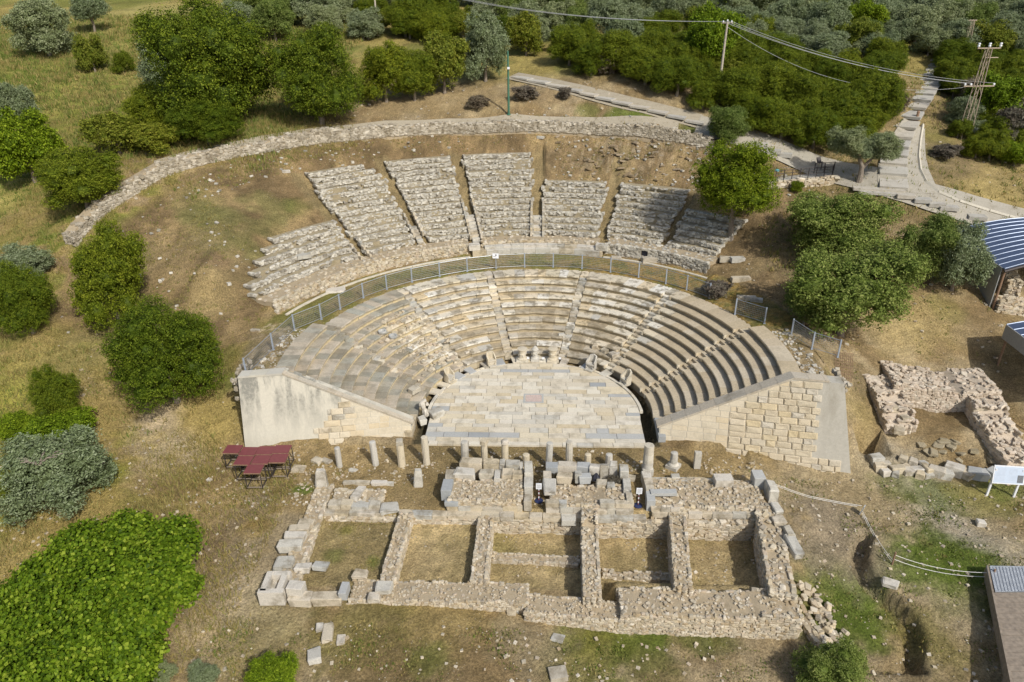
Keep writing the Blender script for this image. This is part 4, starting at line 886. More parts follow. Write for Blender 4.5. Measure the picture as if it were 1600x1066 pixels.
for x,lab in ((-.62,'tiny white text card beside the left altar'),(.62,'tiny white text card between middle and right altars'),(1.98,'tiny white text card right of the right altar')):
    t=thing('text_card',lab,'sign',(x,7.55,.05)); put('card',join_meshes('card',[boxvf((0,0,.30),(.2,.03,.16))],M['white']),t,t['org']); put('stake',tube('stake',[(0,.03,0),(0,.03,.28)],.015,M['dark_metal']),t,t['org'])
def throne(x,y,face,lab,mat,sc=1.,lean=0):
    t=thing('throne',lab,'stone chair',(x,y,.05),rot=face,local=True,group='marble chairs at the edge of the orchestra'); t.scale=(sc,)*3; t.rotation_euler=(lean,0,face)
    def sub(n,parts,m=mat):
        o=bpy.data.objects.new(n,join_meshes(n,parts,M[m])); COL.objects.link(o); o.parent=t
    V=[];F=[]   # curved back, sits at +y, opens to -y
    prof=[(-.36,-.28,.62),(-.36,.0,.80),(-.30,.24,1.04),(0,.34,1.12),(.30,.24,1.04),(.36,.0,.80),(.36,-.28,.62)]
    for (px,py,h) in prof:
        k=.76
        for (qx,qy) in ((px,py),(px*k,py*k-.03)):
            V.append((qx,qy,0)); V.append((qx*1.02,qy+.0,h))
    for i in range(len(prof)-1):
        a=i*4; b=a+4; F+=[[a,b,b+1,a+1],[a+2,a+3,b+3,b+2],[a+1,b+1,b+3,a+3],[a,a+2,b+2,b]]
    F+=[[0,1,3,2],[len(V)-4,len(V)-2,len(V)-1,len(V)-3]]
    me=bpy.data.meshes.new('backrest'); me.from_pydata(V,[],F); me.materials.append(M[mat]); o=bpy.data.objects.new('backrest',me); COL.objects.link(o); o.parent=t
    sub('seat',[boxvf((0,-.06,.43),(.58,.50,.09)),boxvf((0,-.0,.2),(.5,.42,.40))]); sub('foot',[boxvf((-.27,-.27,.1),(.14,.16,.2)),boxvf((.27,-.27,.1),(.14,.16,.2))]); sub('footrest',[boxvf((0,-.42,.04),(.62,.28,.1))])
    return t
throne(-3.62,7.0,R_(25),'pale marble throne with open arms, left of the altars','column'); throne(-6.75,4.35,R_(52),'cream marble throne tilted back, far left edge of the orchestra','column',1.,.05)
throne(4.5,6.45,R_(-32),'solid grey marble throne right of the altars','white_block',1.05); throne(7.0,4.1,R_(-58),'worn broken throne at the right edge of the orchestra','column',1.05)
# white statue fragment
t=thing('statue_fragment','broken white standing figure fragment leaning at the left orchestra edge','statue',(-7.75,-.7,.1))
put('torso',lathe('torso',[(.20,0),(.23,.15),(.19,.45),(.15,.62),(.18,.85),(.21,1.05),(.16,1.2),(.08,1.28)],M['white_block'],14,jit=.035),t,t['org'],rot=(.12,-.22,0)); put('broken_shoulder',stones_mesh('broken_shoulder',[(-.12,.05,1.2),(.1,.0,.95)],[(.3,.25,.2),(.16,.2,.25)],M['white_block']),t,t['org'])
for i,(p,s,l) in enumerate((((-7.1,-.55,.22),(.95,.8,.45),'square white marble block beside the statue fragment'),((-7.95,-1.5,.2),(.5,.7,.4),'rough stone chunk in front of the statue fragment'),((-8.9,1.4,.95),(.8,.55,.4),'loose pale fragment on the second seat row, left'),((4.9,8.6,.95),(.7,.5,.3),'loose triangular slab on the first row behind the grey throne'),((6.3,7.2,.9),(.9,.6,.4),'loose pointed block behind the worn throne'),((5.6,7.8,.9),(.5,.5,.35),'small loose cube on the row behind the thrones'),((2.15,10.1,1.0),(.5,.42,.62),'upright pale block standing on the first rows near the central stair'))):
    o=block('loose_block',None,p,s,rot=random.uniform(0,1.5),kind='rough',mat=M['white_block' if i<2 or i==6 else 'block']); tag(o,l,'stone block')
# broken seats on the left: a spill of pale fragments
P=[];Sc=[]
for i in range(260):
    a=random.gauss(-54,6.5); r=random.uniform(9.2,14.5); k=int((r-R1)/D)+1; P.append(polar(r,a,k*H+random.uniform(-.01,.07))); s_=random.uniform(.08,.36)*random.uniform(.6,1.1); Sc.append((s_*1.3,s_,s_*.6))
o=put('broken_stone_spill',stones_mesh('broken_stone_spill',P,Sc,M['rubble'],tilt=.3,org=(-9,7,2)),None,(-9,7,2)); o['kind']='stuff'
for (r,a,lab) in ((13.6,-62.5,'dark round hollow stone upper of two, on the left stair'),(12.9,-60.8,'dark round hollow stone lower of two, on the left stair')):
    k=int((r-R1)/D)+1; t=tag(put('hollow_stone',lathe('hollow_stone',[(.28,0),(.34,.12),(.33,.22),(.24,.22),(.2,.08)],M['slab_grey'],14,jit=.02),None,polar(r,a,k*H)),lab,'stone')
# ================================================================ RED TABLES
tb=thing('red_table',None,'table',(0,0,0),local=True,group='dark red topped tables beside the left wall')
def sub(n,parts,m):
    o=bpy.data.objects.new(n,join_meshes(n,parts,M[m])); COL.objects.link(o); o.parent=tb; return o
sub('table_top',[boxvf((0,0,.80),(1.03,.86,.035))],'red_top'); sub('top_rim',[boxvf((0,-.43,.775),(1.03,.03,.05)),boxvf((0,.43,.775),(1.03,.03,.05)),boxvf((-.5,0,.775),(.03,.86,.05)),boxvf((.5,0,.775),(.03,.86,.05))],'rust')
for x in (-.48,.48):
    for y in (-.4,.4): sub('leg',[boxvf((x,y,.39),(.045,.045,.78))],'dark_metal')
for y in (-.4,.4): sub('stretcher',[boxvf((0,y,.06),(.96,.045,.04))],'wood')
for x in (-.48,.48): sub('side_rail',[boxvf((x,0,.06),(.045,.8,.04))],'dark_metal')
tpos=[(-19.45,-5.75,-.14,0.,'red topped table standing alone at the left of the cluster'),(-18.33,-5.95,-.14,.0,'red topped table second in the back row'),(-17.28,-5.83,-.14,.03,'red topped table third in the back row'),(-16.25,-5.68,-.14,.03,'red topped table at the right end of the back row'),
(-18.3,-6.9,-.16,0.,'red topped table left in the middle row'),(-17.2,-6.78,-.16,.02,'red topped table in the centre of the middle row'),(-16.15,-6.62,-.16,.04,'red topped table at the right of the middle row'),(-17.35,-7.72,-.18,.03,'red topped table nearest the camera, foremost of the cluster')]
for i,(x,y,z,rz,l) in enumerate(tpos):
    o=tb if i==0 else copy_tree(tb); o.scale=(1,1,1.5); o.location=(x,y-.62,z); o.rotation_euler=(0,0,rz); o['label']=l
# ================================================================ STAGE BUILDING
def rw(label,x0,y0,x1,y1,wd,zb,zt,mat='rubble',size=.22,both=True,jag=.08,name='ruined_wall',parent=None,fancy=True,topdens=.6):
    L=math.hypot(x1-x0,y1-y0); n=max(2,int(L/.6)); path=[(x0+(x1-x0)*i/n,y0+(y1-y0)*i/n) for i in range(n+1)]
    return rubble_wall(name,label,path,wd,lambda x,y,f:zb,lambda x,y,f:(zt(f) if callable(zt) else zt)+jag*(vnoise(x*1.7+9,y*1.7)-.5)*2,size,M[mat],course=.14,both=both,fancy=fancy,parent=parent,bat=.02,topdens=topdens,tsc=(.62,2.3))
def blocks_row(t,x0,x1,y,z,h,dp,lo=.6,hi=1.3,kind='worn',mat=None,gap=.02,along='x',skip=0.):
    x=x0
    while x<x1-.15:
        L=min(random.uniform(lo,hi),x1-x)
        if x1-x-L<.25: L=x1-x
        hh=h*random.uniform(.85,1.1); dd=dp*random.uniform(.85,1.1)
        if random.random()>=skip:
            if along=='x': block('stone_block',t,(x+L/2,y+random.uniform(-.03,.03),z+hh/2),(L-gap,dd,hh),rot=random.uniform(-.04,.04),kind=kind,mat=mat or M['block'])
            else: block('stone_block',t,(y+random.uniform(-.04,.04),x+L/2,z+hh/2),(dd,L-gap,hh),rot=random.uniform(-.05,.05),kind=kind,mat=mat or M['block'])
        x+=L
# ledge on which the parapets stand
t=thing('stone_ledge','long flat line of pale foundation blocks along the north side of the sunken rooms','foundation',(0,-10.75,-.2))
blocks_row(t,-12.6,-8.8,-10.75,-.38,.30,.55,.5,1.1); blocks_row(t,-7.9,6.6,-10.85,-.42,.36,.5,.6,1.2,mat=M['rubble'] and M['block'])
block('stone_block',t,(2.1,-11.1,-.22),(.85,.6,.4),rot=.03,mat=M['white_block'],kind='cut')
t1=rw('rough rubble face lining the north side of the sunken rooms',-12.3,-10.95,12.9,-10.80,.3,-1.7,-.36,size=.3,both=False,name='lining_wall')
# first parapet
T1=thing('parapet','left parapet of big weathered blocks over rubble, between orchestra and rooms','ruined wall',(-2.9,-9,-.1)); rw(None,-4.9,-9.55,-.7,-9.5,1.9,-.15,lambda f:.62,size=.2,parent=T1)
blocks_row(T1,-5.1,-.6,-10.48,-.12,.34,.35,.6,1.3,mat=M['block']); blocks_row(T1,-5.2,-4.4,-10.5,.24,.3,.34,.6,.8,mat=M['slab_grey'])
for (x,y,z,sx,sy,sz,m,k) in ((-5.15,-9.5,.55,.62,1.1,.8,'slab_grey','cut'),(-5.1,-8.4,.55,.6,.9,.75,'block','worn'),(-4.2,-8.2,.72,1.3,.75,.55,'white_block','rough'),(-3.9,-7.35,.55,1.35,.65,1.2,'block','worn'),(-2.65,-7.3,.5,1.0,.6,1.15,'block','worn'),(-1.95,-7.3,.5,.33,.6,1.1,'white_block','worn'),(-1.3,-7.4,.5,.9,.62,1.15,'block','worn'),(-.75,-7.5,.45,.2,.6,1.1,'white_block','cut'),(-.3,-7.9,.55,.52,1.3,1.2,'white_block','worn'),(-.28,-9.1,.42,.5,.95,1.0,'white_block','worn'),(-.3,-10.2,.25,.45,.7,.75,'block','worn'),(-2.9,-8.15,.62,.85,.6,.6,'block','rough'),(-2.2,-8.35,.66,.36,.9,.5,'white_block','cut'),(-1.6,-8.15,.64,.7,.65,.6,'block','rough'),(-.95,-8.2,.62,.6,.7,.6,'block','rough')): block('stone_block',T1,(x,y,z),(sx,sy,sz),rot=random.uniform(-.05,.05),kind=k,mat=M[m])
# second parapet
T2=thing('parapet','middle parapet of broken blocks with a dark gap and dry bush in it','ruined wall',(3.3,-9,-.1)); rw(None,1.1,-9.6,5.5,-9.6,1.8,-.15,lambda f:.45-.25*abs(f-.45),size=.22,parent=T2,jag=.16)
blocks_row(T2,.75,2.9,-10.5,-.12,.38,.4,.6,.9); blocks_row(T2,3.8,5.9,-10.55,-.12,.36,.4,.5,1.0); blocks_row(T2,3.9,5.9,-10.4,.26,.36,.4,.6,1.0); blocks_row(T2,.75,2.0,-10.45,.28,.34,.4,.6,.9)
for (x,y,z,sx,sy,sz,m,k) in ((1.0,-9.3,.7,.75,1.2,.4,'white_block','rough'),(1.15,-7.45,.75,.75,.6,.45,'slab_grey','cut'),(2.1,-7.3,.45,1.2,.55,1.0,'block','worn'),(3.1,-7.35,.45,.8,.55,1.0,'slab_grey','worn'),(3.8,-7.5,.5,.6,.6,1.0,'white_block','rough'),(1.9,-8.2,.55,.9,.6,.5,'block','rough'),(2.75,-8.1,.6,.4,.6,.55,'block','rough'),(3.15,-8.3,.6,.7,.5,.5,'slab_grey','rough'),(4.4,-7.3,.45,.5,.45,.9,'block','rough'),(5.0,-7.25,.5,.5,.45,.9,'white_block','rough'),(5.6,-7.6,.45,.55,.75,1.0,'white_block','worn'),(5.65,-8.9,.3,.45,1.2,.8,'white_block','worn'),(4.7,-8.9,.5,.5,.4,.35,'block','rough'),(4.15,-8.7,.5,.6,.5,.4,'block','rough'),(.85,-8.3,.5,.5,.7,.8,'block','worn'),(5.7,-10.0,.3,.35,.8,.7,'block','worn')): block('stone_block',T2,(x,y,z),(sx,sy,sz),rot=random.uniform(-.1,.1),kind=k,mat=M[m])
# third parapet (right)
T3=thing('parapet','right parapet, a broad low rubble platform edged with blocks and a thick grey slab','ruined wall',(10,-9,-.1)); rw(None,7.2,-9.1,13.6,-9.0,2.6,-.25,lambda f:.30-.1*f,size=.24,parent=T3)
blocks_row(T3,7.0,13.2,-10.45,-.42,.42,.42,.5,1.2); blocks_row(T3,6.9,8.6,-10.4,.0,.3,.36,.4,.7); blocks_row(T3,7.3,11.9,-7.75,-.1,.34,.36,.7,1.4); blocks_row(T3,12.3,13.9,-7.9,-.2,.3,.4,.7,1.2,mat=M['slab_grey'])
for (x,y,z,sx,sy,sz,m,k) in ((7.0,-7.75,.2,.55,.7,.7,'white_block','worn'),(7.0,-8.5,.25,.55,.75,.75,'block','worn'),(7.75,-9.55,.62,1.55,.42,.22,'slab_grey','cut'),(6.95,-9.9,.2,.5,.9,.9,'slab_grey','cut'),(7.0,-9.15,.3,.5,.6,.7,'block','worn'),(11.6,-8.1,.42,1.1,.72,.55,'white_block','cut'),(13.75,-7.9,.35,.65,.85,.95,'slab_grey','worn'),(14.3,-8.9,.3,.62,1.1,.95,'white_block','rough'),(8.8,-7.55,.15,.5,.5,.4,'block','rough')): block('stone_block',T3,(x,y,z),(sx,sy,sz),rot=random.uniform(-.06,.06),kind=k,mat=M[m])
# west part
TW=thing('ruined_wall','west wall of the stage building, worn blocks in line with a hollowed corner block','ruined wall',(-12.9,-13,-.1)); rw(None,-12.95,-8.6,-12.75,-16.4,.95,-.5,lambda f:.0,size=.26,parent=TW,both=True)
for (x,y,z,sx,sy,sz,m,k) in ((-13.25,-12.7,.15,1.1,.5,.4,'block','worn'),(-13.3,-13.3,.15,1.15,.5,.45,'white_block','worn'),(-13.35,-14.0,.12,1.25,.6,.5,'white_block','worn'),(-13.05,-12.1,.05,.9,.5,.35,'block','worn'),(-13.3,-15.2,.0,1.0,.8,.35,'block','rough'),(-12.2,-15.5,.05,.8,.5,.3,'white_block','rough'),(-11.3,-15.3,.02,.8,.5,.22,'block','rough'),(-12.1,-17.0,.0,.85,.6,.75,'white_block','cut'),(-9.0,-15.9,.08,.8,.6,.16,'block','rough'),(-9.6,-17.0,.0,.4,.8,.5,'slab_grey','cut'),(-7.6,-16.8,.05,.8,.65,.35,'white_block','rough'),(-8.0,-17.3,-.1,.6,.45,.3,'block','rough')): block('stone_block',TW,(x,y,z),(sx,sy,sz),rot=random.uniform(-.15,.15),kind=k,mat=M[m])
hb=[]
for c,s_ in (((-13.2,-17.5,.0),(1.3,.28,.9)),((-13.65,-16.85,.0),(.3,1.3,.9)),((-12.85,-16.75,.0),(.3,1.2,.85)),((-13.2,-16.25,.0),(1.2,.28,.8)),((-13.2,-16.9,-.25),(1.1,1.1,.4))): hb.append(boxvf(tuple(Vector(c)-Vector(TW['org'])),s_,.04))
put('hollowed_block',join_meshes('hollowed_block',hb,M['white_block']),TW,TW['org'])
blocks_row(TW,-12.4,-9.7,-17.25,-.62,.55,.6,.9,1.4,mat=M['block'])
t=thing('ruined_wall','low square pile of blocks beside the upright fluted slab, west end','ruined wall',(-10.8,-9.5,-.1)); rw(None,-12.0,-9.6,-9.2,-9.55,1.2,-.25,lambda f:.12,size=.3,parent=t)
blocks_row(t,-12.2,-9.1,-10.35,-.25,.42,.6,.7,1.1); blocks_row(t,-11.9,-10.2,-8.2,-.2,.26,.3,.7,1.0); blocks_row(t,-10.1,-8.7,-8.25,-.2,.28,.3,.7,1.0,mat=M['white_block'])
block('stone_block',t,(-10.6,-9.5,.2),(.5,1.2,.3),rot=-.2,kind='rough',mat=M['white_block']); block('stone_block',t,(-8.5,-10.5,-.05),(1.1,.85,.25),rot=.2,kind='rough',mat=M['white_block'])
for (x,y,h,w_,l) in ((-13.15,-8.55,1.55,.72,'tall upright fluted marble slab at the northwest corner of the ruins'),(-7.15,-8.3,1.45,.55,'single upright marble slab standing alone on the dirt between ruins')):
    me=bpy.data.meshes.new('upright_slab'); V,F4_,F3_=chamfer(.12); V=V*np.array([w_,.42,h])*np.where(V[:,2:3]>0,.82,1.05)+np.array([0,0,h/2-.1]); me=mesh_np('upright_slab',V,F4_,F3_,mat=M['white_block']); o=tag(put('upright_slab',me,None,(x,y,-.12),rot=(0,.04,.1)),l,'stone slab')
    for q in range(4): pass
# cross walls between rooms
rw('low cross wall with a step of blocks, between the two shallow left rooms',-7.45,-11.1,-7.55,-16.0,.72,-.75,lambda f:-.05+.12*(f<.45),name='cross_wall')
rw('flat topped cross wall, second from left between the rooms',-2.75,-11.1,-2.75,-16.0,.80,-1.35,lambda f:-.10,name='cross_wall',mat='rubble')
rw('tall narrow cross wall in the middle with a rough mound at its head',3.3,-10.6,3.1,-17.0,.86,-1.65,lambda f:.0 if f>.12 else .35,name='cross_wall')
rw('tall cross wall right of centre casting a dark shadow',8.45,-10.5,7.8,-16.3,.86,-1.7,lambda f:-.02,name='cross_wall')
TE=rw('thick east wall of the stage building, high and ragged',13.75,-9.9,12.75,-16.6,1.2,-1.7,lambda f:.22-.25*f,name='ruined_wall',size=.3)
for (x,y,z,sx,sy,sz,m) in ((14.2,-10.4,.25,.5,.9,.3,'white_block'),(14.0,-11.4,.2,.7,.6,.3,'block'),(14.3,-13.3,.05,.55,1.5,.5,'white_block'),(14.3,-12.3,.1,.4,.9,.5,'block')): block('stone_block',TE,(x,y,z),(sx,sy,sz),rot=.12,kind='rough',mat=M[m])
# southern walls
rw('low broad south wall, mostly earth and small stones, left half',-9.3,-16.65,-.2,-16.6,1.35,-.9,lambda f:-.30,name='south_wall',size=.16,topdens=.35)
rw('eroded flat section of the south wall in the middle',-.2,-17.1,5.2,-17.35,1.2,-1.9,lambda f:-.42-.35*f,name='south_wall',size=.16,topdens=.25)
rw('high thick south wall with a cracked rubble face, right half',4.6,-16.95,13.4,-16.9,1.75,-2.05,lambda f:-.38+.08*math.sin(f*9),name='south_wall',size=.2,topdens=.4)
rw('low inner stone line crossing the middle sunken room',-2.2,-13.2,2.6,-13.4,.6,-1.5,-1.12,name='low_wall',size=.18,jag=.12,topdens=.3)
rw('low inner stone line crossing the room right of the middle wall',4.0,-14.0,7.6,-14.3,.5,-1.7,-1.45,name='low_wall',size=.18,jag=.15,topdens=.3)
rw('thin crumbling stone line running south past the building corner',13.9,-15.5,14.9,-20.5,.6,-2.2,-1.6,name='low_wall',size=.34,jag=.2)
# dark twiggy mound at the head of the middle cross wall, marker posts in the two gaps
for (x,y,l) in ((.35,-9.6,'banded post with white card in the gap between left and middle parapets'),(6.25,-9.9,'white card on a red and white banded post, in the gap beside the right parapet')):
    t=thing('marker_post',l,'sign post',(x,y,-.12),group='banded marker posts in the gaps'); o=t['org']
    put('base',lathe('base',[(.26,0),(.26,.05),(.12,.09)],M['blue'],12),t,o)
    for i in range(6): put('band',tube('band',[(0,0,.08+i*.15),(0,0,.23+i*.15)],.035,M['white' if i%2 else 'red_top'],seg=8),t,o)
    put('card',join_meshes('card',[boxvf((0,-.04,1.15),(.34,.03,.42))],M['white']),t,o); put('printed_lines',join_meshes('printed_lines',[boxvf((0,-.058,1.27-i*.06),(.24,.006,.012)) for i in range(5)],M['dark_metal']),t,o)
o=tag(put('black_bag',lathe('black_bag',[(.12,0),(.24,.1),(.22,.3),(.1,.5),(.03,.6)],M['black'],10,jit=.04),None,(3.85,-8.2,.35)),'crumpled black bag in the gap of the middle parapet','bag')
# loose blocks lying about
loose=[((-15.2,-6.75),(1.0,.7,.35),'cut','flat squared pale block right of the red tables'),((-14.2,-6.0),(.8,.6,.3),'rough','pale block at the foot of the stepped old masonry'),((-13.6,-6.0),(.9,.5,.25),'rough','pale grey slab leaning at the foot of the left wall'),((-11.6,-6.9),(.6,.35,.15),'rough','small flat white stone near the leftmost column'),((-3.7,-6.45),(.5,.4,.1),'rough','small white slab lying between two columns'),((6.15,-7.4),(.55,.5,.35),'cut','small cubic block on dirt left of the tall pillar'),
((-0.98,-17.12),(.55,.75,.3),'rough','larger of two pale stones south of the long wall'),((-0.69,-17.06),(.35,.6,.25),'rough','smaller of two pale stones south of the long wall'),((-9.96,-19.11),(.6,1.2,.3),'rough','long pale slab lying below the hollowed corner block'),((-9.22,-19.49),(.45,.6,.25),'rough','small pale slab right of the long slab'),((-10.28,-20.36),(.7,.9,.4),'rough','rough white block near the bottom left of the ruins'),((-10.45,-18.83),(.4,.5,.3),'rough','small white stone above the long slab'),((1.32,-20.57),(1.0,.8,.4),'cut','squared block at the very bottom centre'),((1.36,-18.54),(.7,.5,.15),'rough','flat pale stone on grass south of the wall'),
((17.33,13.31),(1.9,.7,.45),'cut','long pale block below the bright green tree, left of a pair'),((16.77,16.39),(1.4,.75,.5),'cut','grey cut block lower left of the bright tree'),((17.62,16.01),(1.4,.7,.5),'cut','white cut block beside the grey one'),((16.82,10.38),(1.1,.6,.4),'cut','pale slab leftmost of three in the shade'),((17.4,10.23),(1.1,.6,.4),'cut','pale slab middle of three in the shade'),((17.83,9.93),(1.1,.7,.3),'cut','dark slab rightmost of three in the shade'),
((-17.15,11.88),(1.8,1.2,.22),'rough','flat white slab on the walkway outside the curved fence'),((10.58,18.68),(2.1,.7,.7),'cut','long grey block in front of the dark round hole'),((7.44,19.57),(1.1,.6,.4),'cut','cut block lying by the foot of the upper bank'),((14.82,-7.5),(.01,.01,.01),'cut',''),((-24.82,-12.5),(.5,.45,.35),'rough','lone pinkish white stone above the fig bush'),((-20.74,-7.74),(.35,.3,.2),'rough','small white stone on the dry grass'),((19.31,-14.42),(.9,.6,.35),'rough','white stone on the lip of the trench'),((26.69,-9.53),(.6,.5,.5),'rough','white stone in the middle of the gravel track'),((-24.52,24.93),(.9,.5,.3),'rough','white stone on the bank above the left rubble wedge'),((0.28,35.71),(.9,.5,.3),'rough','white stone under the outer wall near the centre'),((-20.27,14.34),(1.4,.8,.4),'cut','grey fallen slab on the leftmost rubble wedge'),((-21.21,4.17),(.9,.3,.2),'rough','narrow stone on the bank left of the fence'),((-24.16,25.24),(.01,.01,.01),'cut','')]
for p_,s_,k,l in loose:
    if not l: continue
    z=Tz(*p_); 
    if 'rubble wedge' in l and 'fallen' in l: z+=.6
    s_=tuple(v*.85 for v in s_); o=block('loose_block',None,(p_[0],p_[1],z+s_[2]*.22),s_,rot=random.uniform(-.5,.5),kind=k,mat=M['white_block' if 'white' in l else 'block']); tag(o,l,'stone block')
# ================================================================ RUIN, STONES AND SIGN ON THE RIGHT
def ruin_path(pts,n=.6): return densify(pts,n)
rz=lambda x,y,f:Tz(x,y)-.3
t=rubble_wall('ruin','ragged rubble ruin with a hollow in its thick back wall, right of the theatre',ruin_path([(25.7,2.4),(32.2,1.6)]),3.3,lambda x,y,f:-.6,lambda x,y,f:2.05+.35*(vnoise(x*1.1,y+3)-.5)*2-.5*math.exp(-((f-.62)/.12)**2),.25,M['ruin_stone'],course=.17,both=True,bat=.03,topdens=.9,core='ruin_mortar')
rubble_wall('ruin_wing','left arm of the rubble ruin ending in broken cut stones',ruin_path([(25.0,2.6),(25.0,-1.9)]),2.0,lambda x,y,f:-.6,lambda x,y,f:1.85-1.3*f**1.5+.5*(vnoise(x,y*1.3)-.5),.27,M['ruin_stone'],course=.18,both=True,bat=.03,core='ruin_mortar',topdens=.8)
rubble_wall('ruin_wing','right arm of the rubble ruin, high and stepping down toward the sign',ruin_path([(31.6,1.6),(30.9,-2.0),(31.3,-5.2)]),2.0,lambda x,y,f:-.9,lambda x,y,f:2.0-2.2*f**1.3+.6*(vnoise(x,y*1.3)-.5),.28,M['ruin_stone'],course=.2,both=True,bat=.03,core='ruin_mortar',topdens=.8)
for i,(x,y,z,sx,sy,sz) in enumerate(((24.8,-.8,1.1,.6,.5,.3),(25.3,-1.5,.8,.6,.5,.3),(24.7,-2.3,.3,.7,.6,.4),(30.5,-.8,1.2,.9,.7,.5),(30.6,-1.6,.8,1.0,.8,.5))): block('stone_block',t,(x,y,z),(sx,sy,sz),rot=random.uniform(-.3,.3),kind='rough',mat=M['block'])
eb=thing('earth_bank',None,None,(27,-3,-.8),kind='structure')
V=[];F=[]
P=[];Sc=[]
for i in range(16):
    x,y=random.uniform(25.8,30.5),random.uniform(-4.2,-2.8); P.append((x,y,Tz(x,y)+.0)); Sc.append((random.uniform(.3,.8),random.uniform(.3,.6),random.uniform(.1,.3)))
put('earth_lumps',stones_mesh('earth_lumps',P,Sc,M['soil'],org=(27,-3,-.8)),eb,(27,-3,-.8))
row=[(1367,722),(1372,735),(1384,727),(1381,742),(1400,736),(1398,745),(1412,733),(1418,742),(1432,738),(1436,747),(1446,738),(1450,745),(1461,741),(1474,744),(1489,738),(1506,745),(1520,744),(1532,746),(1548,745),(1562,746),(1578,748),(1592,750),(1410,722),(1425,728),(1440,730)]
sz_=[(.75,.6,.5),(.6,.5,.45),(.4,.35,.3),(.5,.45,.4),(.8,.5,.4),(.4,.4,.35),(.75,.35,.25),(.6,.5,.4),(.7,.5,.35),(.5,.5,.45),(.45,.8,.5),(.6,.4,.3),(.85,.6,.55),(.8,.7,.5),(.95,.8,.6),(.6,.9,.5),(.75,.7,.55),(.6,.7,.5),(.7,.6,.5),(.5,.8,.5),(.7,.6,.5),(.5,.8,.5),(.5,.4,.4),(.5,.5,.5),(.6,.4,.35)]
RP=[(22.43,-4.47),(22.45,-5.06),(23.06,-4.69),(22.67,-5.44),(23.57,-5.1),(23.35,-5.51),(24.17,-4.86),(24.28,-5.26),(24.95,-5.02),(24.91,-5.5),(25.54,-4.99),(25.5,-5.42),(26.07,-5.15),(26.54,-5.29),(27.32,-4.93),(27.82,-5.33),(28.4,-5.29),(28.83,-5.4),(29.53,-5.29),(30.02,-5.41),(30.55,-5.58),(31.1,-5.62),(24.34,-4.25),(24.88,-4.48),(25.5,-4.51)]
side_w=['leftmost','second','third']
BLD=[]
for i,(p_,s_) in enumerate(zip(RP,sz_)):
    o=block('boulder',None,(p_[0],p_[1],Tz(*p_)+s_[2]*.38),tuple(v*1.08 for v in s_),rot=random.uniform(-.6,.6),kind='rough',mat=M['slab_grey' if i in (16,17,18) else ('white_block' if i in (0,3,8,13,14) else 'block')]); BLD.append(o)
for i,o in enumerate(sorted(BLD,key=lambda q:q.location.x)): tag(o,'%s from the left in the row of %s boulders before the ruin'%(ORD[i],'dark grey' if 'grey' in o.data.materials[0].name and 'white' not in o.data.materials[0].name else 'pale'),'boulder','boulders lined up before the ruin')
# information board
p0,p1=(28.38,-7),(29.94,-7.13); c=((p0[0]+p1[0])/2,(p0[1]+p1[1])/2,Tz(*p0)); ang=math.atan2(p1[1]-p0[1],p1[0]-p0[0]); L=math.hypot(p1[0]-p0[0],p1[1]-p0[1])
t=thing('information_board','white information board on two slanting white legs, right edge of the path','sign',c,rot=ang,local=True)
def sl(n,parts,m,tt=None):
    o=bpy.data.objects.new(n,join_meshes(n,parts,M[m])); COL.objects.link(o); o.parent=tt or t; return o
for x in (-L/2,L/2): o=sl('leg',[boxvf((0,0,1.05),(.11,.11,2.1))],'white'); o.location=(x,0,0)
o=sl('panel',[boxvf((0,0,0),(L+.25,.06,1.18))],'white'); o.location=(0,-.08,1.72); o.rotation_euler=(-.28,0,0)
M['print']=plain('grey_print',(.46,.50,.56),.6); M['photo']=plain('dark_print',(.16,.17,.18),.6,0,.8,20); M['paleblue']=plain('pale_blue_field',(.52,.60,.70),.5,0,.08)
f=sl('printed_field',[boxvf((-.0,-.034,0),(L+.12,.008,1.06))],'paleblue',o); r=[]
for i in range(11):
    for (xa,wd) in ((-.48,.62),(.22,.52)):
        r.append(boxvf((xa-.02,-.041,.40-i*.075),(wd*random.uniform(.8,1),.006,.018)))
sl('text_lines',r,'print',o); sl('photo_print',[boxvf((.66,-.042,-.22),(.34,.006,.48))],'photo',o)
# small leaning slate sign + rope barrier
q=(19.76,-9.06); t=thing('slate_sign','small dark leaning slate sign at the bend of the white rope','sign',(*q,Tz(*q))); me=join_meshes('slate',[boxvf((0,0,.38),(.32,.06,.62))],M['slab_grey']); put('slate',me,t,t['org'],rot=(.2,.1,.9)); 
def rope(label,pts,hs,sag=.12):
    t=thing('rope_barrier',label,'rope',(*pts[0],Tz(*pts[0])))
    for hh in hs:
        P=[]
        for a,b in zip(pts[:-1],pts[1:]):
            za,zb=Tz(*a)+hh,Tz(*b)+hh
            for i in range(9):
                f=i/9; P.append((a[0]+(b[0]-a[0])*f,a[1]+(b[1]-a[1])*f,za+(zb-za)*f-sag*4*f*(1-f)))
        P.append((*pts[-1],Tz(*pts[-1])+hh)); put('rope',tube('rope',P,.014,M['rope'],t['org'],6),t,t['org'])
    return t
t=rope('slack white double rope strung between a thin post and the wooden walkway',[(19.95,-13.1),(24.8,-14.04)],(.75,.45),.35)
for q,hh in (((19.95,-13.1),.95),((24.8,-14.04),1.0)): put('post',tube('post',[(*q,Tz(*q)-.1),(*q,Tz(*q)+hh)],.05,M['rust'],t['org'],8),t,t['org'])
rope('double white rope lying over the ground from the slate sign to the thin post',[(19.85,-9.12),(19.96,-13.03)],(.3,.15),.2)
rope('faint white ropes lying on the dirt path beside the east end of the ruins',[(15.02,-7.26),(16.97,-7.95),(20.09,-8.43)],(.06,.16),.03)
P=[];Sc=[]
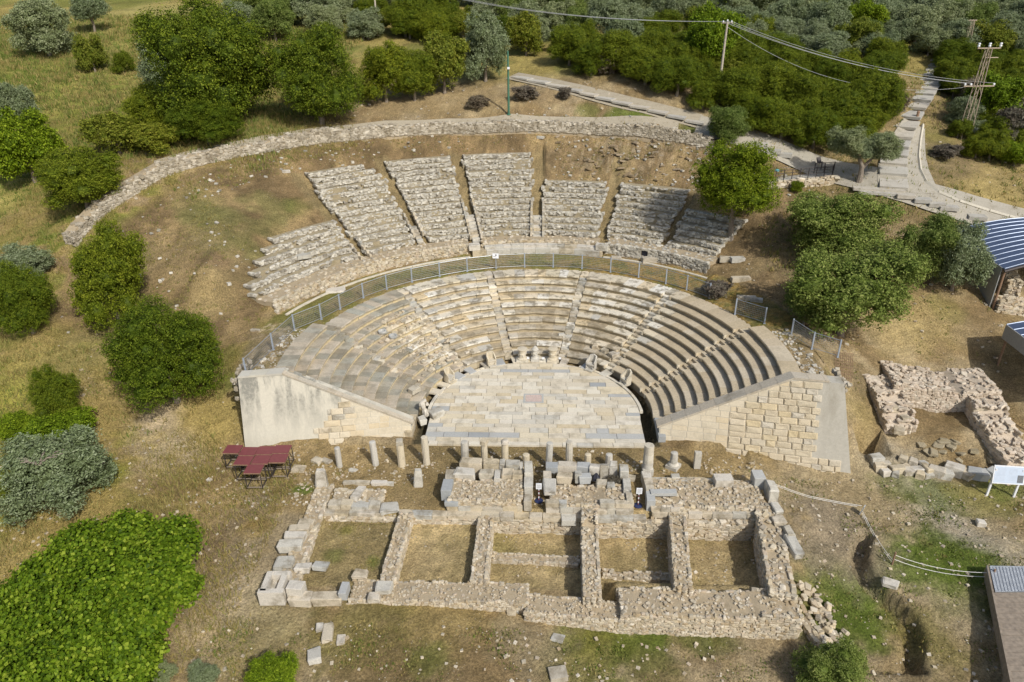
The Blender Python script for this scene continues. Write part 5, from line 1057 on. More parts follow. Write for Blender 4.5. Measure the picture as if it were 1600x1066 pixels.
for i in range(130):
    f=random.random(); y=-19.6+f*5; x=15.7+random.gauss(0,.35)-f*.8; P.append((x,y,Tz(x,y)+random.uniform(0,.3))); s_=random.uniform(.15,.42); Sc.append((s_,s_*.8,s_*.6))
o=put('rubble_heap',stones_mesh('rubble_heap',P,Sc,M['rubble'],tilt=.3,org=(15,-17,-2)),None,(15,-17,-2)); o['kind']='stuff'
# ================================================================ WOODEN WALKWAY, lower right
wy0,wy1=-13.6,-24.; t=thing('boardwalk','grey board walkway on a dark frame at the lower right corner','walkway',(26,-17,-.7)); ml=thing('entrance_grating','square light grey metal grating at the head of the boardwalk','grating',(26,-14.2,-.6))
def wx(y): return 24.7+(y+13.6)*.40
y=wy0-1.9; zz=-.75
while y>wy1:
    b=.34; pts=[(wx(y-b)+.0,y-b+.01),(wx(y-b)+3.2,y-b+.01+.1),(wx(y)+3.2,y-.01+.1),(wx(y),y-.01)]
    put('plank',prism('plank',pts,zz-.06,zz+random.uniform(-.008,.008),M['wood'],(26,-17,-.7)),t,(26,-17,-.7)); y-=b
put('side_beam',prism('side_beam',[(wx(wy1)-.08,wy1),(wx(wy1)+.02,wy1),(wx(wy0)+.02,wy0),(wx(wy0)-.08,wy0)],zz-.6,zz+.04,M['wood'],(26,-17,-.7)),t,(26,-17,-.7))
for k in range(4):
    y=wy0-.5-k*3; put('leg',prism('leg',[(wx(y),y-.08),(wx(y)+.14,y-.08),(wx(y)+.14,y+.08),(wx(y),y+.08)],-2.6,zz-.06,M['wood'],(26,-17,-.7)),t,(26,-17,-.7))
pts=[(wx(wy0-1.85)+.1,wy0-1.85),(wx(wy0-1.85)+2.4,wy0-1.8),(wx(wy0)+2.4,wy0),(wx(wy0)+.1,wy0)]
put('plate',prism('plate',pts,zz-.1,zz,M['steel'],(26,-14.2,-.6)),ml,(26,-14.2,-.6)); parts=[]
for i in range(22): 
    f=(i+.5)/22; yy=wy0-1.85*f; parts.append(boxvf((wx(yy)+1.25-26,yy+14.2,zz+.012+.6),(2.3,.03,.02)))
for i in range(12):
    parts.append(boxvf((24.55+.17*i+.05-26+.2*0+(-.35),wy0-.93+14.2,zz+.014+.6),(.025,1.8,.02),-.37))
put('grating_bars',join_meshes('grating_bars',parts,M['steel']),ml,(26,-14.2,-.6))
# ================================================================ SHELTERS OVER EXCAVATIONS
def vault(label,x0,x1,y0,y1,zl,rise,nribs,ysl=0.):
    t=thing('shelter',label,'shelter roof',(x0,y0,zl)); org=t['org']; n=14; V=[];F=[]
    def zf(x): return zl+rise*(1-((x-(x0+x1)/2)/((x1-x0)/2))**2)
    for z_ in (0,-.08):
        for i in range(n+1):
            x=x0+(x1-x0)*i/n
            for y in (y0,y1): V.append((x-org[0],y-org[1],zf(x)+z_-org[2]+(ysl*(y-y0))))
    m=(n+1)*2
    for i in range(n): F+= [[2*i,2*i+2,2*i+3,2*i+1],[m+2*i,m+2*i+1,m+2*i+3,m+2*i+2],[2*i,m+2*i,m+2*i+2,2*i+2],[2*i+1,2*i+3,m+2*i+3,m+2*i+1]]
    F+=[[0,1,m+1,m],[2*n,m+2*n,m+2*n+1,2*n+1]]
    me=bpy.data.meshes.new('roof_sheet'); me.from_pydata(V,[],F); me.materials.append(M['roof']); put('roof_sheet',me,t,org)
    for k in range(nribs+1):
        y=y0+(y1-y0)*k/nribs; put('roof_rib',tube('roof_rib',[(x0+(x1-x0)*i/n,y,zf(x0+(x1-x0)*i/n)+.035+ysl*(y-y0)) for i in range(n+1)],.035,M['rib'],org,5),t,org)
    return t,zf
t,zf=vault('curved blue grey sheet roof with pale ribs over the dig at the right edge',37.0,52.,10.6,19.6,7.0,1.35,11)
for (x,y) in ((37.2,10.8),(44.,10.8),(51,10.8),(37.2,19.4),(51,19.4)): put('post',tube('post',[(x,y,Tz(x,y)-.3),(x,y,zf(x)-.1)],.09,M['rust'],t['org'],8),t,t['org'])
put('front_beam',tube('front_beam',[(37+i*1.0,10.55,zf(37+i*1.0)-.2) for i in range(16)],.11,M['dark_metal'],t['org'],6),t,t['org'])
put('side_screen',quad_solid('side_screen',[(36.95,10.9,Tz(37,11)-.2),(37.02,10.9,Tz(37,11)-.2),(37.02,15.5,Tz(37,15)+.5),(36.95,15.5,Tz(37,15)+.5),(36.95,10.9,7.0),(37.02,10.9,7.0),(37.02,15.5,7.0),(36.95,15.5,7.0)],M['screen'],t['org']),t,t['org'])
rubble_wall('excavated_wall','low rubble wall standing in the dark under the curved roof',ruin_path([(37.6,10.9),(46,11.6)]),.8,lambda x,y,f:Tz(x,y)-.2,lambda x,y,f:Tz(x,y)+.9,.4,M['rubble'],both=True)
rubble_wall('excavated_wall','second rubble wall deeper under the curved roof',ruin_path([(39.4,12.5),(39.9,17)]),.9,lambda x,y,f:Tz(x,y)-.2,lambda x,y,f:Tz(x,y)+1.6,.4,M['rubble'],both=True)
t,zf=vault('lower curved roof with pale ribs cut off by the right edge of the view',34.9,47.,-2.5,5.4,4.6,.7,9)
for (x,y) in ((35.1,5.2),(35.1,-2.3),(46.5,5.2)): put('post',tube('post',[(x,y,Tz(x,y)-.3),(x,y,zf(x)-.1)],.09,M['rust'],t['org'],8),t,t['org'])
put('side_screen',quad_solid('side_screen',[(34.85,-2.5,3.5),(34.92,-2.5,3.5),(34.92,5.4,3.5),(34.85,5.4,3.5),(34.85,-2.5,4.62),(34.92,-2.5,4.62),(34.92,5.4,4.62),(34.85,5.4,4.62)],M['screen'],t['org']),t,t['org'])
# ================================================================ ROADS AND STEPS ON THE HILL
roadA=densify(smooth([(17.12,35.73),(20.33,34.53),(24.04,32.77),(27.34,32.25),(30.36,31.08),(32.54,28.22),(34.73,25.89),(37.14,24.32),(40.47,22.33),(44.76,21.33),(48.68,19.95)],2),1.)
strip('road',roadA,lambda f:3.3+f*2.0,M['road'],.14)
roadB=densify(smooth([(41.09,38.1),(39.79,35.7),(37.93,32.5),(36.38,29.14),(35.52,26.42),(35.86,24.89)],2),1.)
strip('paved_ramp',roadB,lambda f:2.3+f*3.4,M['road'],.17)
t=thing('stepped_path',None,None,(*(36.66,31.18),Tz(*(36.66,31.18))),kind='structure')
t['kind']='structure'
sp=densify(smooth([(34.36,25.52),(35.21,28.65),(36.72,32.42),(38.21,35.47),(41.15,39.58),(43.73,43.05),(47.05,48.29),(50.01,53.15),(52.14,56.73)],2),.9)
def slabs_along(t,path,w,st=1,thick=.2,lift=.14,mat='roadslab',gap=.06):
    for i in range(0,len(path)-st,st):
        a,b=path[i],path[i+st]; c=((a[0]+b[0])/2,(a[1]+b[1])/2); L=math.hypot(b[0]-a[0],b[1]-a[1]); za,zb=Tz(*a),Tz(*b)
        block('slab',t,(c[0],c[1],(za+zb)/2+lift+.05-thick/2),(L-gap,w*random.uniform(.96,1.03),thick),rot=(0,-math.atan2(zb-za,L)*.55,math.atan2(b[1]-a[1],b[0]-a[0])+random.uniform(-.02,.02)),kind='cut',mat=M[mat])
slabs_along(t,sp,2.5,2,.30,.20,gap=.12)
t=thing('stepped_path','',None,(*(8.52,40.11),Tz(*(8.52,40.11))),kind='structure')
s2=densify(smooth([(-3.3,48.55),(-0.15,46.17),(2.85,43.96),(6.45,41.73),(9.91,39.64),(13.91,37.58),(17.55,36.29)],1),1.)
strip('dirt_path',s2,2.6,M['track'],.07); slabs_along(t,[(x+.3,y-.5) for x,y in s2],1.5,2,.2,.14)
# pale kerb on the outer side of the road
t=thing('road_kerb','thin pale kerb curving along the outer edge of the hill road','kerb',(*(39.32,31.36),Tz(*(39.32,31.36))))
kb=densify(smooth([(42.09,38.25),(40.42,34.77),(38.71,31.17),(37.73,28.39),(37.41,26.32),(37.93,24.84),(39.29,23.76),(41.79,22.6),(44.9,21.65),(48.93,20.38)],2),1.4)
for a,b in zip(kb[:-1],kb[1:]): put('kerb_stone',tube('kerb_stone',[(*a,Tz(*a)+.16),(*lerp2(a,b,.97),Tz(*b)+.16)],.17,M['kerb'],t['org'],4),t,t['org'])
# slab steps below the junction, and benches of slabs
for i,(p_,s_,l) in enumerate((((33.04,25.8),(4.6,.9,.25),'wide top slab step below the old olive at the junction'),((33.28,25.12),(4.4,.8,.25),'second wide slab step below the old olive'),((35.02,24.4),(1.6,1.1,.35),'grey slab bench nearest the junction steps'),((36.29,23.66),(1.5,1.1,.35),'second grey slab in the line beside the road'),((37.34,23.01),(1.4,.9,.35),'third grey slab in the line beside the road'),((38.29,22.61),(1.6,1,.35),'fourth grey slab in the line beside the road'),((40.43,21.51),(1.5,1,.35),'grey slab just above the striped roof'),((23.3,32.53),(1.2,.8,.5),'white block left of the wooden deck rail'),((24.39,31.93),(1.5,.8,.4),'grey block on the road edge above the deck'),((25.52,31.8),(1.5,.8,.4),'third block on the road edge above the deck'))):
    o=block('road_slab',None,(*p_,Tz(*p_)+s_[2]*.4+.1),s_,rot=-.25,kind='cut',mat=M['roadslab']); tag(o,l,'stone slab')
# ================================================================ VIEWING DECK
z0=Tz(*(29.03,28.79)); d0,d1,d2,d3=(22.47,26.59),(29.57,28.91),(30.33,30.54),(22.58,28.51); d0=(d0[0],d0[1]); t=thing('viewing_deck','small viewing deck with dark railing above a pale stone wall, right of the bright tree','deck',(*d0,z0)); org=t['org']
zd=max(Tz(*q) for q in (d0,d1))+.35
n=9
for i in range(n):
    a,b=lerp2(d0,d3,i/n),lerp2(d1,d2,i/n); a2,b2=lerp2(d0,d3,(i+.93)/n),lerp2(d1,d2,(i+.93)/n); put('board',prism('board',[a,b,b2,a2],zd-.08,zd+random.uniform(-.006,.006),M['roadslab'],org),t,org)
def rail(pts,z,h,n,mat='dark_metal',rails=(1.,.7,.4)):
    for k in rails: put('rail',tube('rail',[(*p,z+h*k) for p in pts],.03,M[mat],org,5),t,org)
    for a,b in zip(pts[:-1],pts[1:]):
        for i in range(n+1): q=lerp2(a,b,i/n); put('rail_post',tube('rail_post',[(*q,z-.1),(*q,z+h+.04)],.04,M[mat],org,6),t,org)
rail([d0,d1],zd,1.0,8); rail([d1,d2],zd,1.0,2); rail([d2,lerp2(d2,d3,.28)],zd,1.0,2,rails=(1.,.5))
rubble_wall('deck_wall','low pale stone retaining wall under the viewing deck',densify([(d0[0]-.5,d0[1]-.3),(d1[0]+.3,d1[1]-.25)],.8),.6,lambda x,y,f:Tz(x,y)-.4,lambda x,y,f:zd-.06,.42,M['rubble'],course=.26)
for a,b,l in (((22.98,29.42),(24.13,29.85),'low dark bench left of the teal bin on the deck'),((24.81,29.95),(26.93,31.16),'low dark bench right of the teal bin on the deck')):
    tt=thing('bench',l,'bench',(*a,zd)); put('seat',tube('seat',[(*a,zd+.45),(*b,zd+.45)],.12,M['wood'],tt['org'],4),tt,tt['org'])
    for q in (a,b): put('leg',tube('leg',[(*q,zd-.3),(*q,zd+.42)],.08,M['dark_metal'],tt['org'],6),tt,tt['org'])
q=(24.23,29.47); tt=thing('litter_bin','teal and white litter bin between two benches on the deck','bin',(*q,zd-.2)); put('body',lathe('body',[(.2,0),(.24,.5),(.24,.55)],M['white'],12),tt,tt['org']); put('lid',lathe('lid',[(.25,.55),(.25,.68),(.12,.76)],M['teal'],12),tt,tt['org'])
q=(29.14,30.86); tt=thing('lectern_sign','slim dark tilted panel on a stand at the deck corner','sign',(*q,zd)); put('stand',tube('stand',[(0,0,0),(0,0,1.0)],.05,M['dark_metal']),tt,tt['org']); put('panel',join_meshes('panel',[boxvf((0,0,1.15),(.5,.05,.6))],M['dark_metal']),tt,tt['org'],rot=(-.5,0,.3))
q=(41.43,38.47); tt=thing('bollard','short dark rusty post at the top of the paved ramp','post',(*q,Tz(*q)+.1)); put('post',lathe('post',[(.2,0),(.2,.5),(.14,.9),(.16,1.15),(.05,1.25)],M['rust'],10),tt,tt['org'])
q=(47.33,37.05); tt=thing('utility_box','small white box at the foot of the lattice pylon','cabinet',(*q,Tz(*q))); put('body',join_meshes('body',[boxvf((0,0,.6),(1.1,.8,1.2))],M['white']),tt,tt['org'],rot=.4); put('door',join_meshes('door',[boxvf((0,-.42,.6),(.8,.03,1.0))],M['screen']),tt,tt['org'],rot=.4)
# ================================================================ POLES, PYLONS, CABLES
def tub(t,n,pts,r,m,seg=6): put(n,tube(n,pts,r,M[m],t['org'],seg),t,t['org'])
PH=7.6; B=(20.39,41.88); zb=Tz(*B); t=thing('utility_pole','plain wooden utility pole rising from the shrubs, right of centre','utility pole',(*B,zb)); tub(t,'pole',[(*B,zb-.5),(B[0]+.1,B[1],zb+PH)],[.16,.11],'pole_wood',8)
for s in (-.45,0,.45): put('insulator',lathe('insulator',[(.05,0),(.09,.08),(.06,.2)],M['porcelain'],8),t,(B[0]+.1+s,B[1],zb+PH-.05+(.1 if s==0 else 0)))
tub(t,'crossarm',[(B[0]-.5,B[1],zb+PH-.1),(B[0]+.7,B[1],zb+PH-.1)],.05,'pole_wood'); poleA=(B[0]+.1,B[1],zb+PH+.05)
B=(-24.35,71.25); zb=Tz(*B); t=thing('utility_pole','wooden utility pole cut by the top edge of the view, left of centre','utility pole',(*B,zb)); tub(t,'pole',[(*B,zb-2),(B[0]+.1,B[1],zb+8)],[.16,.11],'pole_wood',8); tub(t,'crossarm',[(B[0]-.7,B[1],zb+7.6),(B[0]+.8,B[1],zb+7.6)],.05,'pole_wood'); poleC=(B[0]+.1,B[1],zb+7.9)
B=(-3.3,38.28); zb=Tz(*B); t=thing('lamp_mast','green painted metal mast behind the outer wall near the centre','mast',(*B,zb)); tub(t,'pole',[(*B,zb-.2),(*B,zb+6.6)],[.13,.09],'green_paint',8); put('camera_box',join_meshes('camera_box',[boxvf((.05,-.15,4.9),(.25,.5,.2))],M['white']),t,t['org']); put('base',lathe('base',[(.25,0),(.25,.06),(.14,.12)],M['green_paint'],10),t,t['org'])
def pylon(label,B,h,w0,w1,arm,mat='lattice',armz=None,ins=True,lean=0.):
    zb=Tz(*B)-.3; t=thing('lattice_pylon',label,'pylon',(*B,zb)); parts_leg=[]; n=max(5,int(h/1.05))
    def cn(k,i): f=i/n; ww=(w0+(w1-w0)*f)/2; s=((-1,-1),(1,-1),(1,1),(-1,1))[k]; return (B[0]+s[0]*ww+lean*f*h,B[1]+s[1]*ww,zb+h*f)
    for k in range(4): tub(t,'leg',[cn(k,0),cn(k,n)],.042,mat,5)
    for k in range(4):
        P=[cn(k if i%2==0 else (k+1)%4,i) for i in range(n+1)]; tub(t,'bracing',P,.024,mat,4)
    top=zb+h; cx=B[0]+lean*h; pts=[]
    for az,al in armz or ((h-.1,arm),):
        tub(t,'crossarm',[(cx-al,B[1],zb+az),(cx+al,B[1],zb+az)],.06,mat,5)
        if ins:
            for s in (-1,0,1):
                p_=(cx+s*al*.95,B[1],zb+az+.08); put('insulator',lathe('insulator',[(.05,0),(.13,.1),(.13,.2),(.07,.24),(.13,.32),(.11,.45)],M['porcelain'],10),t,p_); pts.append((p_[0],p_[1],p_[2]+.45))
    return t,pts
tp,pA=pylon('large rusty lattice pylon with three white insulators at the upper right',(46.15,37.06),9.4,.95,.42,1.15,armz=((9.3,1.15),),lean=.015)
zb=tp['org'][2]; bx,by=tp['org'][0],tp['org'][1]
tub(tp,'lower_arm',[(bx-1.4,by,zb+5.6),(bx+1.7,by,zb+5.6)],.07,'lattice'); tub(tp,'side_arm',[(bx,by,zb+8.4),(bx+1.3,by,zb+8.4)],.05,'lattice'); pL=[]
for s in (-1.3,-.7,1.65): put('insulator',lathe('insulator',[(.05,0),(.11,.08),(.11,.2),(.05,.26)],M['porcelain'],8),tp,(bx+s,by,zb+5.65)); pL.append((bx+s,by,zb+5.9))
t2,pB=pylon('smaller pale lattice mast behind the large pylon',(54.03,55.7),5.2,.7,.35,.5,armz=((5.1,.5),),ins=False)
t3,pC=pylon('tiny lattice mast on the far hill at the top right',(59.75,73.06),5.5,.7,.35,.5,armz=((5.4,.5),),ins=False)
def cable(label,a,b,sag,group='overhead cables'):
    P=[]
    for i in range(25):
        f=i/24; P.append((a[0]+(b[0]-a[0])*f,a[1]+(b[1]-a[1])*f,a[2]+(b[2]-a[2])*f-sag*4*f*(1-f)))
    org=a; tag(put('cable',tube('cable',P,.018,M['wire'],org,4),None,org),label,'cable',group)
for i,dx in enumerate((-.45,0,.45)):
    cable(('leftmost','middle','rightmost')[i]+' of three thin cables from the wooden pole to the large pylon',(poleA[0]+dx,poleA[1],poleA[2]),pL[i],.9+.1*i)
    cable(('lowest','middle','highest')[i]+' of three thin cables running left from the wooden pole to the top edge',(poleA[0]+dx,poleA[1],poleA[2]),(poleC[0]+dx,poleC[1],poleC[2]),1.6)
cable('lower service cable sagging from the wooden pole right of centre to the large pylon',(poleA[0],poleA[1],poleA[2]-.5),(pL[0][0],pL[0][1],pL[0][2]-.4),2.4)
# ================================================================ TREES AND SHRUBS
def leaf_cloud(seed, lobes, nclump, per, clump_r, leaf, up=.35, flat=1.0, core=.72, asp=1.6, zmin=-9):
    """lobes: (x,y,z,r) balls; leaves gather in clumps on their shells; returns V,F4,tint"""
    r=np.random.default_rng(seed); L=np.array(lobes,float); w=L[:,3]**2; w/=w.sum()
    k=r.choice(len(L),nclump*3,p=w); d=r.normal(size=(nclump*3,3)); d[:,2]=d[:,2]*.9+.25; d/=np.linalg.norm(d,axis=1)[:,None]
    c=L[k,:3]+d*L[k,3:4]*r.uniform(.74,1.08,(len(k),1))*np.array([1,1,flat])
    dist=np.linalg.norm((c[:,None]-L[None,:,:3])/np.array([1,1,flat]),axis=2)/L[None,:,3]; ok=(dist.min(1)>.72)&(c[:,2]>zmin); c=c[ok][:nclump]; d=d[ok][:nclump]
    n=len(c)*per; cc=np.repeat(c,per,0); dd=np.repeat(d,per,0); ct=np.repeat(r.uniform(-.22,.22,len(c)),per); cr=np.repeat(clump_r*r.uniform(.6,1.35,len(c)),per)[:,None]
    o=r.normal(size=(n,3))*.5*cr*np.array([1,1,.75]); p=cc+o
    nrm=dd*.7+r.normal(size=(n,3))*.75+np.array([0,0,up]); nrm/=np.linalg.norm(nrm,axis=1)[:,None]
    a=np.cross(nrm,r.normal(size=(n,3))); a/=np.linalg.norm(a,axis=1)[:,None]; b=np.cross(nrm,a); s=leaf*r.uniform(.6,1.3,(n,1))
    V=np.stack([p-a*s*asp*.5,p+b*s*.5+nrm*s*.08,p+a*s*asp*.5,p-b*s*.5+nrm*s*.08],1).reshape(-1,3); F=np.arange(n*4).reshape(n,4)
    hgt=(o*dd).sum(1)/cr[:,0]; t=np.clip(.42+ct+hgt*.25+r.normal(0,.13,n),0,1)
    # inner bodies so crowns are dense
    bv=[];bf=[]; off=len(V)
    for (x,y,z,q) in L:
        m=[];rings=5;seg=8
        for i in range(rings+1):
            th=math.pi*i/rings
            for j in range(seg): ph=2*math.pi*j/seg; k_=core*.84*q*r.uniform(.8,1.12); m.append((x+k_*math.sin(th)*math.cos(ph),y+k_*math.sin(th)*math.sin(ph),z+k_*flat*math.cos(th)))
        for i in range(rings):
            for j in range(seg): bf.append([off+len(bv)+i*seg+j,off+len(bv)+(i+1)*seg+j,off+len(bv)+(i+1)*seg+(j+1)%seg,off+len(bv)+i*seg+(j+1)%seg])
        bv+=m
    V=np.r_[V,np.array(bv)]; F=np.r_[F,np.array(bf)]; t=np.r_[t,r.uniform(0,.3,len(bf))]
    return V,F,t
def lobes_for(seed,n,spread,rmin,rmax,h=.8):
    r=np.random.default_rng(seed); out=[(0,0,h*.5,.30)]
    for i in range(n):
        a=r.uniform(0,2*math.pi); q=math.sqrt(r.uniform(.05,1))*spread; rad=r.uniform(rmin,rmax); q=min(q,.5-rad*.9); top=h*(1-.55*(q/.5)**2); z=r.uniform(.25,1)*top; z=min(max(z,rad*.75),h-rad*.9); out.append((q*math.cos(a),q*math.sin(a),z,rad))
    return out
CR={}
def crown_set(kind,mat,variants,**k):
    CR[kind]=[]
    for v in range(variants):
        lo=lobes_for(v*13+len(kind),k.get('n',16),k.get('spread',.34),k.get('rmin',.13),k.get('rmax',.21))
        V,F,t=leaf_cloud(v*7+3,lo,k['cl'],k['per'],k['cr'],k['leaf'],k.get('up',.35),1.,k.get('core',.72),k.get('asp',1.6),zmin=.02)
        for ax in (0,1):
            q0,q1=np.percentile(V[:,ax],[.6,99.4]); V[:,ax]=(V[:,ax]-(q0+q1)/2)/(q1-q0)
        q1=np.percentile(V[:,2],99.2); V[:,2]*=.80/q1
        CR[kind].append(mesh_np('crown_'+kind,V,F,None,tint=t,mat=M[mat]))
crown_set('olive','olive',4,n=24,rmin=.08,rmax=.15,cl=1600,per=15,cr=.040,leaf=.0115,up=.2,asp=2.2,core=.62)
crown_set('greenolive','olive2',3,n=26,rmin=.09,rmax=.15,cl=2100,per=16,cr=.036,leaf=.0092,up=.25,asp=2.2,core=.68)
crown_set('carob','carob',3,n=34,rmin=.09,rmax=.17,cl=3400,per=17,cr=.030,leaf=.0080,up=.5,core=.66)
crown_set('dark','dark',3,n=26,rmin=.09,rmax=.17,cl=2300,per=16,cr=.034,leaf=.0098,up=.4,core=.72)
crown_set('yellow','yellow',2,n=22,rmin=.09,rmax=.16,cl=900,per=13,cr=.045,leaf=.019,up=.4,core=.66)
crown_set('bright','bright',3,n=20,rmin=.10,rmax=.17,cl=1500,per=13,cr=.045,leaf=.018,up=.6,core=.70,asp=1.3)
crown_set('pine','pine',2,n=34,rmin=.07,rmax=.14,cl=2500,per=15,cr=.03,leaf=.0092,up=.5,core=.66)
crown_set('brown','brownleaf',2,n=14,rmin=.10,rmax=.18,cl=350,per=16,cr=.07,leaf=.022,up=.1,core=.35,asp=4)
def trunk_mesh(seed,h=1.):
    r=random.Random(seed); parts=[]
    def tb(pts,rad): m=tube('t',pts,rad,M['bark'],(0,0,0),7); parts.append(([v.co[:] for v in m.vertices],[list(p.vertices) for p in m.polygons])); bpy.data.meshes.remove(m)
    tb([(0,0,-.06),(.01,.01,.1),(r.uniform(-.03,.03),.01,.26)],[.055,.040,.032])
    for i in range(5):
        a=i*1.26+r.uniform(-.3,.3); q=r.uniform(.14,.26); tb([(0,0,.22),(q*.45*math.cos(a),q*.45*math.sin(a),.36),(q*math.cos(a),q*math.sin(a),.36+r.uniform(.12,.26))],[.026,.018,.006])
    return join_meshes('trunk',parts,M['bark'])
TRK=[trunk_mesh(i) for i in range(3)]
_tn=[0]
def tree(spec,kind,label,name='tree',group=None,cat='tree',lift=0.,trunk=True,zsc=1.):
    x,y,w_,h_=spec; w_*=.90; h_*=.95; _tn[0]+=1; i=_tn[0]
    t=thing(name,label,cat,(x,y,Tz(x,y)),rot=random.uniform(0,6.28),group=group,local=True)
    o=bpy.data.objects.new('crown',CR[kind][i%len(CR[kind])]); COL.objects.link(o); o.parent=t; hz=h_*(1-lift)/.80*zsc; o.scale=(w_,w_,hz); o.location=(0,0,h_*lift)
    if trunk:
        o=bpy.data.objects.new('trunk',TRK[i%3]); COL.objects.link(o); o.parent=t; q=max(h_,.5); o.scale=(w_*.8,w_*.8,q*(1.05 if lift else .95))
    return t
tree((-65.38,55.78,7.74,7.15),'olive','round grey green olive standing alone at the top left corner','olive_tree'); tree((-66.06,68.64,5.64,5.83),'olive','small grey olive at the top edge, right of the corner olive','olive_tree',lift=.2)
tree((-56.8,50.92,4.05,4.54),'yellow','small yellow green bush just below the two top left olives','shrub',cat='shrub'); tree((-52.98,50.79,2.76,2.76),'dark','tiny dark bush on the grass left of the great carob','shrub',cat='shrub'); tree((-58.68,69.27,2.66,2.28),'dark','tiny dark tuft of bush on the upper left meadow','shrub',cat='shrub')
tree((-57,34.75,4.6,5.02),'olive','grey olive cut by the left edge above the dark green tree','olive_tree'); tree((-48.29,22.59,6.75,6.75),'bright','dense glossy green tree at the left edge beside the wall path','tree')
tree((-39.38,15.85,7.17,5.2),'dark','wide dark shrub with greyish fine twigs outside the outer wall','shrub',cat='shrub')
tree((-33.29,32.48,13.37,12.71),'carob','great dark green carob, the largest tree left of the theatre','carob_tree'); tree((-44.35,44.72,6.52,6.98),'olive','pale olive half hidden behind the great carob','olive_tree'); tree((-32.9,27.64,7.59,4.46),'carob','green shrub mass at the foot of the great carob','shrub',cat='shrub')
tree((-41.3,26.04,5.63,4.21),'yellow','yellow green shrub nearest the outer wall path','shrub',cat='shrub'); tree((-40.23,31.16,5.95,5.28),'dark','brownish dark shrub left of the great carob','shrub',cat='shrub'); tree((-37.08,25.15,4.95,3.02),'yellow','low yellow green shrub touching the wall path','shrub',cat='shrub')
tree((-23.38,34.57,9.92,10.05),'carob','rounded dense carob, second of the big dark trees','carob_tree')
tree((-17.42,40.88,6.49,6.64),'dark','dark green shrub between the rounded carob and the olive','shrub',cat='shrub'); tree((-14.28,41.43,5.52,5.52),'dark','dark shrub joined to the yellowish one','shrub',cat='shrub'); tree((-11.04,43.42,6.19,6.78),'yellow','yellowish tall shrub left of the central olive','shrub',cat='shrub')
tree((-6.45,46.92,6.36,7.95),'olive','tall pale olive left of the green mast','olive_tree'); tree((-25.36,69.28,5.44,4.31),'olive','small round olive beside the wooden pole at the top','olive_tree'); tree((-20.03,71.01,6.25,5.49),'dark','dark rounded tree right of the wooden pole at the top','tree')
tree((-1.77,58.45,5.08,5.58),'yellow','yellow green shrub right of the central olive','shrub',cat='shrub'); tree((3.76,51.74,5.56,4.76),'dark','dark green shrub behind the stepped path','shrub',cat='shrub')
tree((20.12,47.02,6.87,7.77),'bright','bright lime green tree beside the wooden pole right of centre','tree')
tree((19.59,32.59,4.75,4.07),'greenolive','small olive at the bend of the road above the bright tree','olive_tree'); tree((17.64,19.09,8.24,9.2),'pine','tall vivid green tree shading the right end of the seats','tree',lift=.16)
# old olive with visible trunk
x,y,w_,h_=(31.36,28.19,6.91,5.73)
t=thing('olive_tree','old olive with a visible forked trunk at the road junction','olive tree',(*(31.86,27.78),Tz(*(31.86,27.78))),local=True); hb=Tz(*(31.86,27.78))
for i,(dx,dz,s_) in enumerate(((-1.9,2.9,3.4),(1.7,2.5,3.1),(-.1,2.3,2.8),(2.7,2.2,2.0))):
    o=bpy.data.objects.new('crown',CR['olive'][i%4]); COL.objects.link(o); o.parent=t; o.scale=(s_,s_,s_*1.05); o.location=(dx,.3*(i-1),dz-s_*.1); o.rotation_euler=(0,0,i)
put_=tube('trunk',[(0,0,-.2),(.05,0,.8),(.0,0,1.6),(-.5,0,2.6),(-1.4,0,3.4)],[.34,.26,.22,.14,.05],M['bark'],(0,0,0),9); o=bpy.data.objects.new('trunk',put_); COL.objects.link(o); o.parent=t
o=bpy.data.objects.new('limb',tube('limb',[(0,0,1.4),(.7,.1,2.2),(1.7,.1,3.2)],[.19,.13,.05],M['bark'],(0,0,0),8)); COL.objects.link(o); o.parent=t
tree((25.23,15.52,9.31,6.06),'greenolive','broad dark greyish tree behind the large olive, right of the theatre','tree'); tree((23.34,6.21,9.7,7.25),'greenolive','largest green olive at the right shoulder of the theatre','olive_tree',lift=.05); tree((20.34,5.98,3.34,4.18),'greenolive','left lobe tree overhanging the short fence bay','olive_tree')
tree((32.22,13.21,5.46,5.69),'greenolive','left half of the olive pair next to the striped roof','olive_tree'); tree((34.39,12.25,4.97,5.88),'olive','right half of the olive pair next to the striped roof','olive_tree')
tree((-40.79,8.08,4.48,3.24),'olive','grey olive top above the dense green tree at the left edge','olive_tree'); tree((-38.06,3.43,4.56,5.69),'carob','dense green tree at the left edge, halfway down','tree')
tree((-32.78,5.93,6.25,7.33),'dark','upright dense yellowish conifer like tree at the end of the outer wall','tree',zsc=1.05); tree((-25.19,-1.66,7.93,7.72),'carob','broad fine leaved green tree left of the lower fence','tree'); tree((-32.29,-3.8,3.43,3.75),'dark','small dark round tree on the left slope','tree')
tree((-28.43,-10.34,6.32,4.49),'olive','silvery olive with pale branches showing, at the lower left','olive_tree'); tree((-30.83,-5.95,4.59,2.34),'bright','low bright leafy shrub above the silvery olive','shrub',cat='shrub'); tree((-33.82,-5.67,2.95,1.82),'bright','low bright leafy shrub at the left edge','shrub',cat='shrub'); tree((-31.44,-10.61,2.69,2.16),'yellow','low yellow green shrub left of the silvery olive','shrub',cat='shrub')
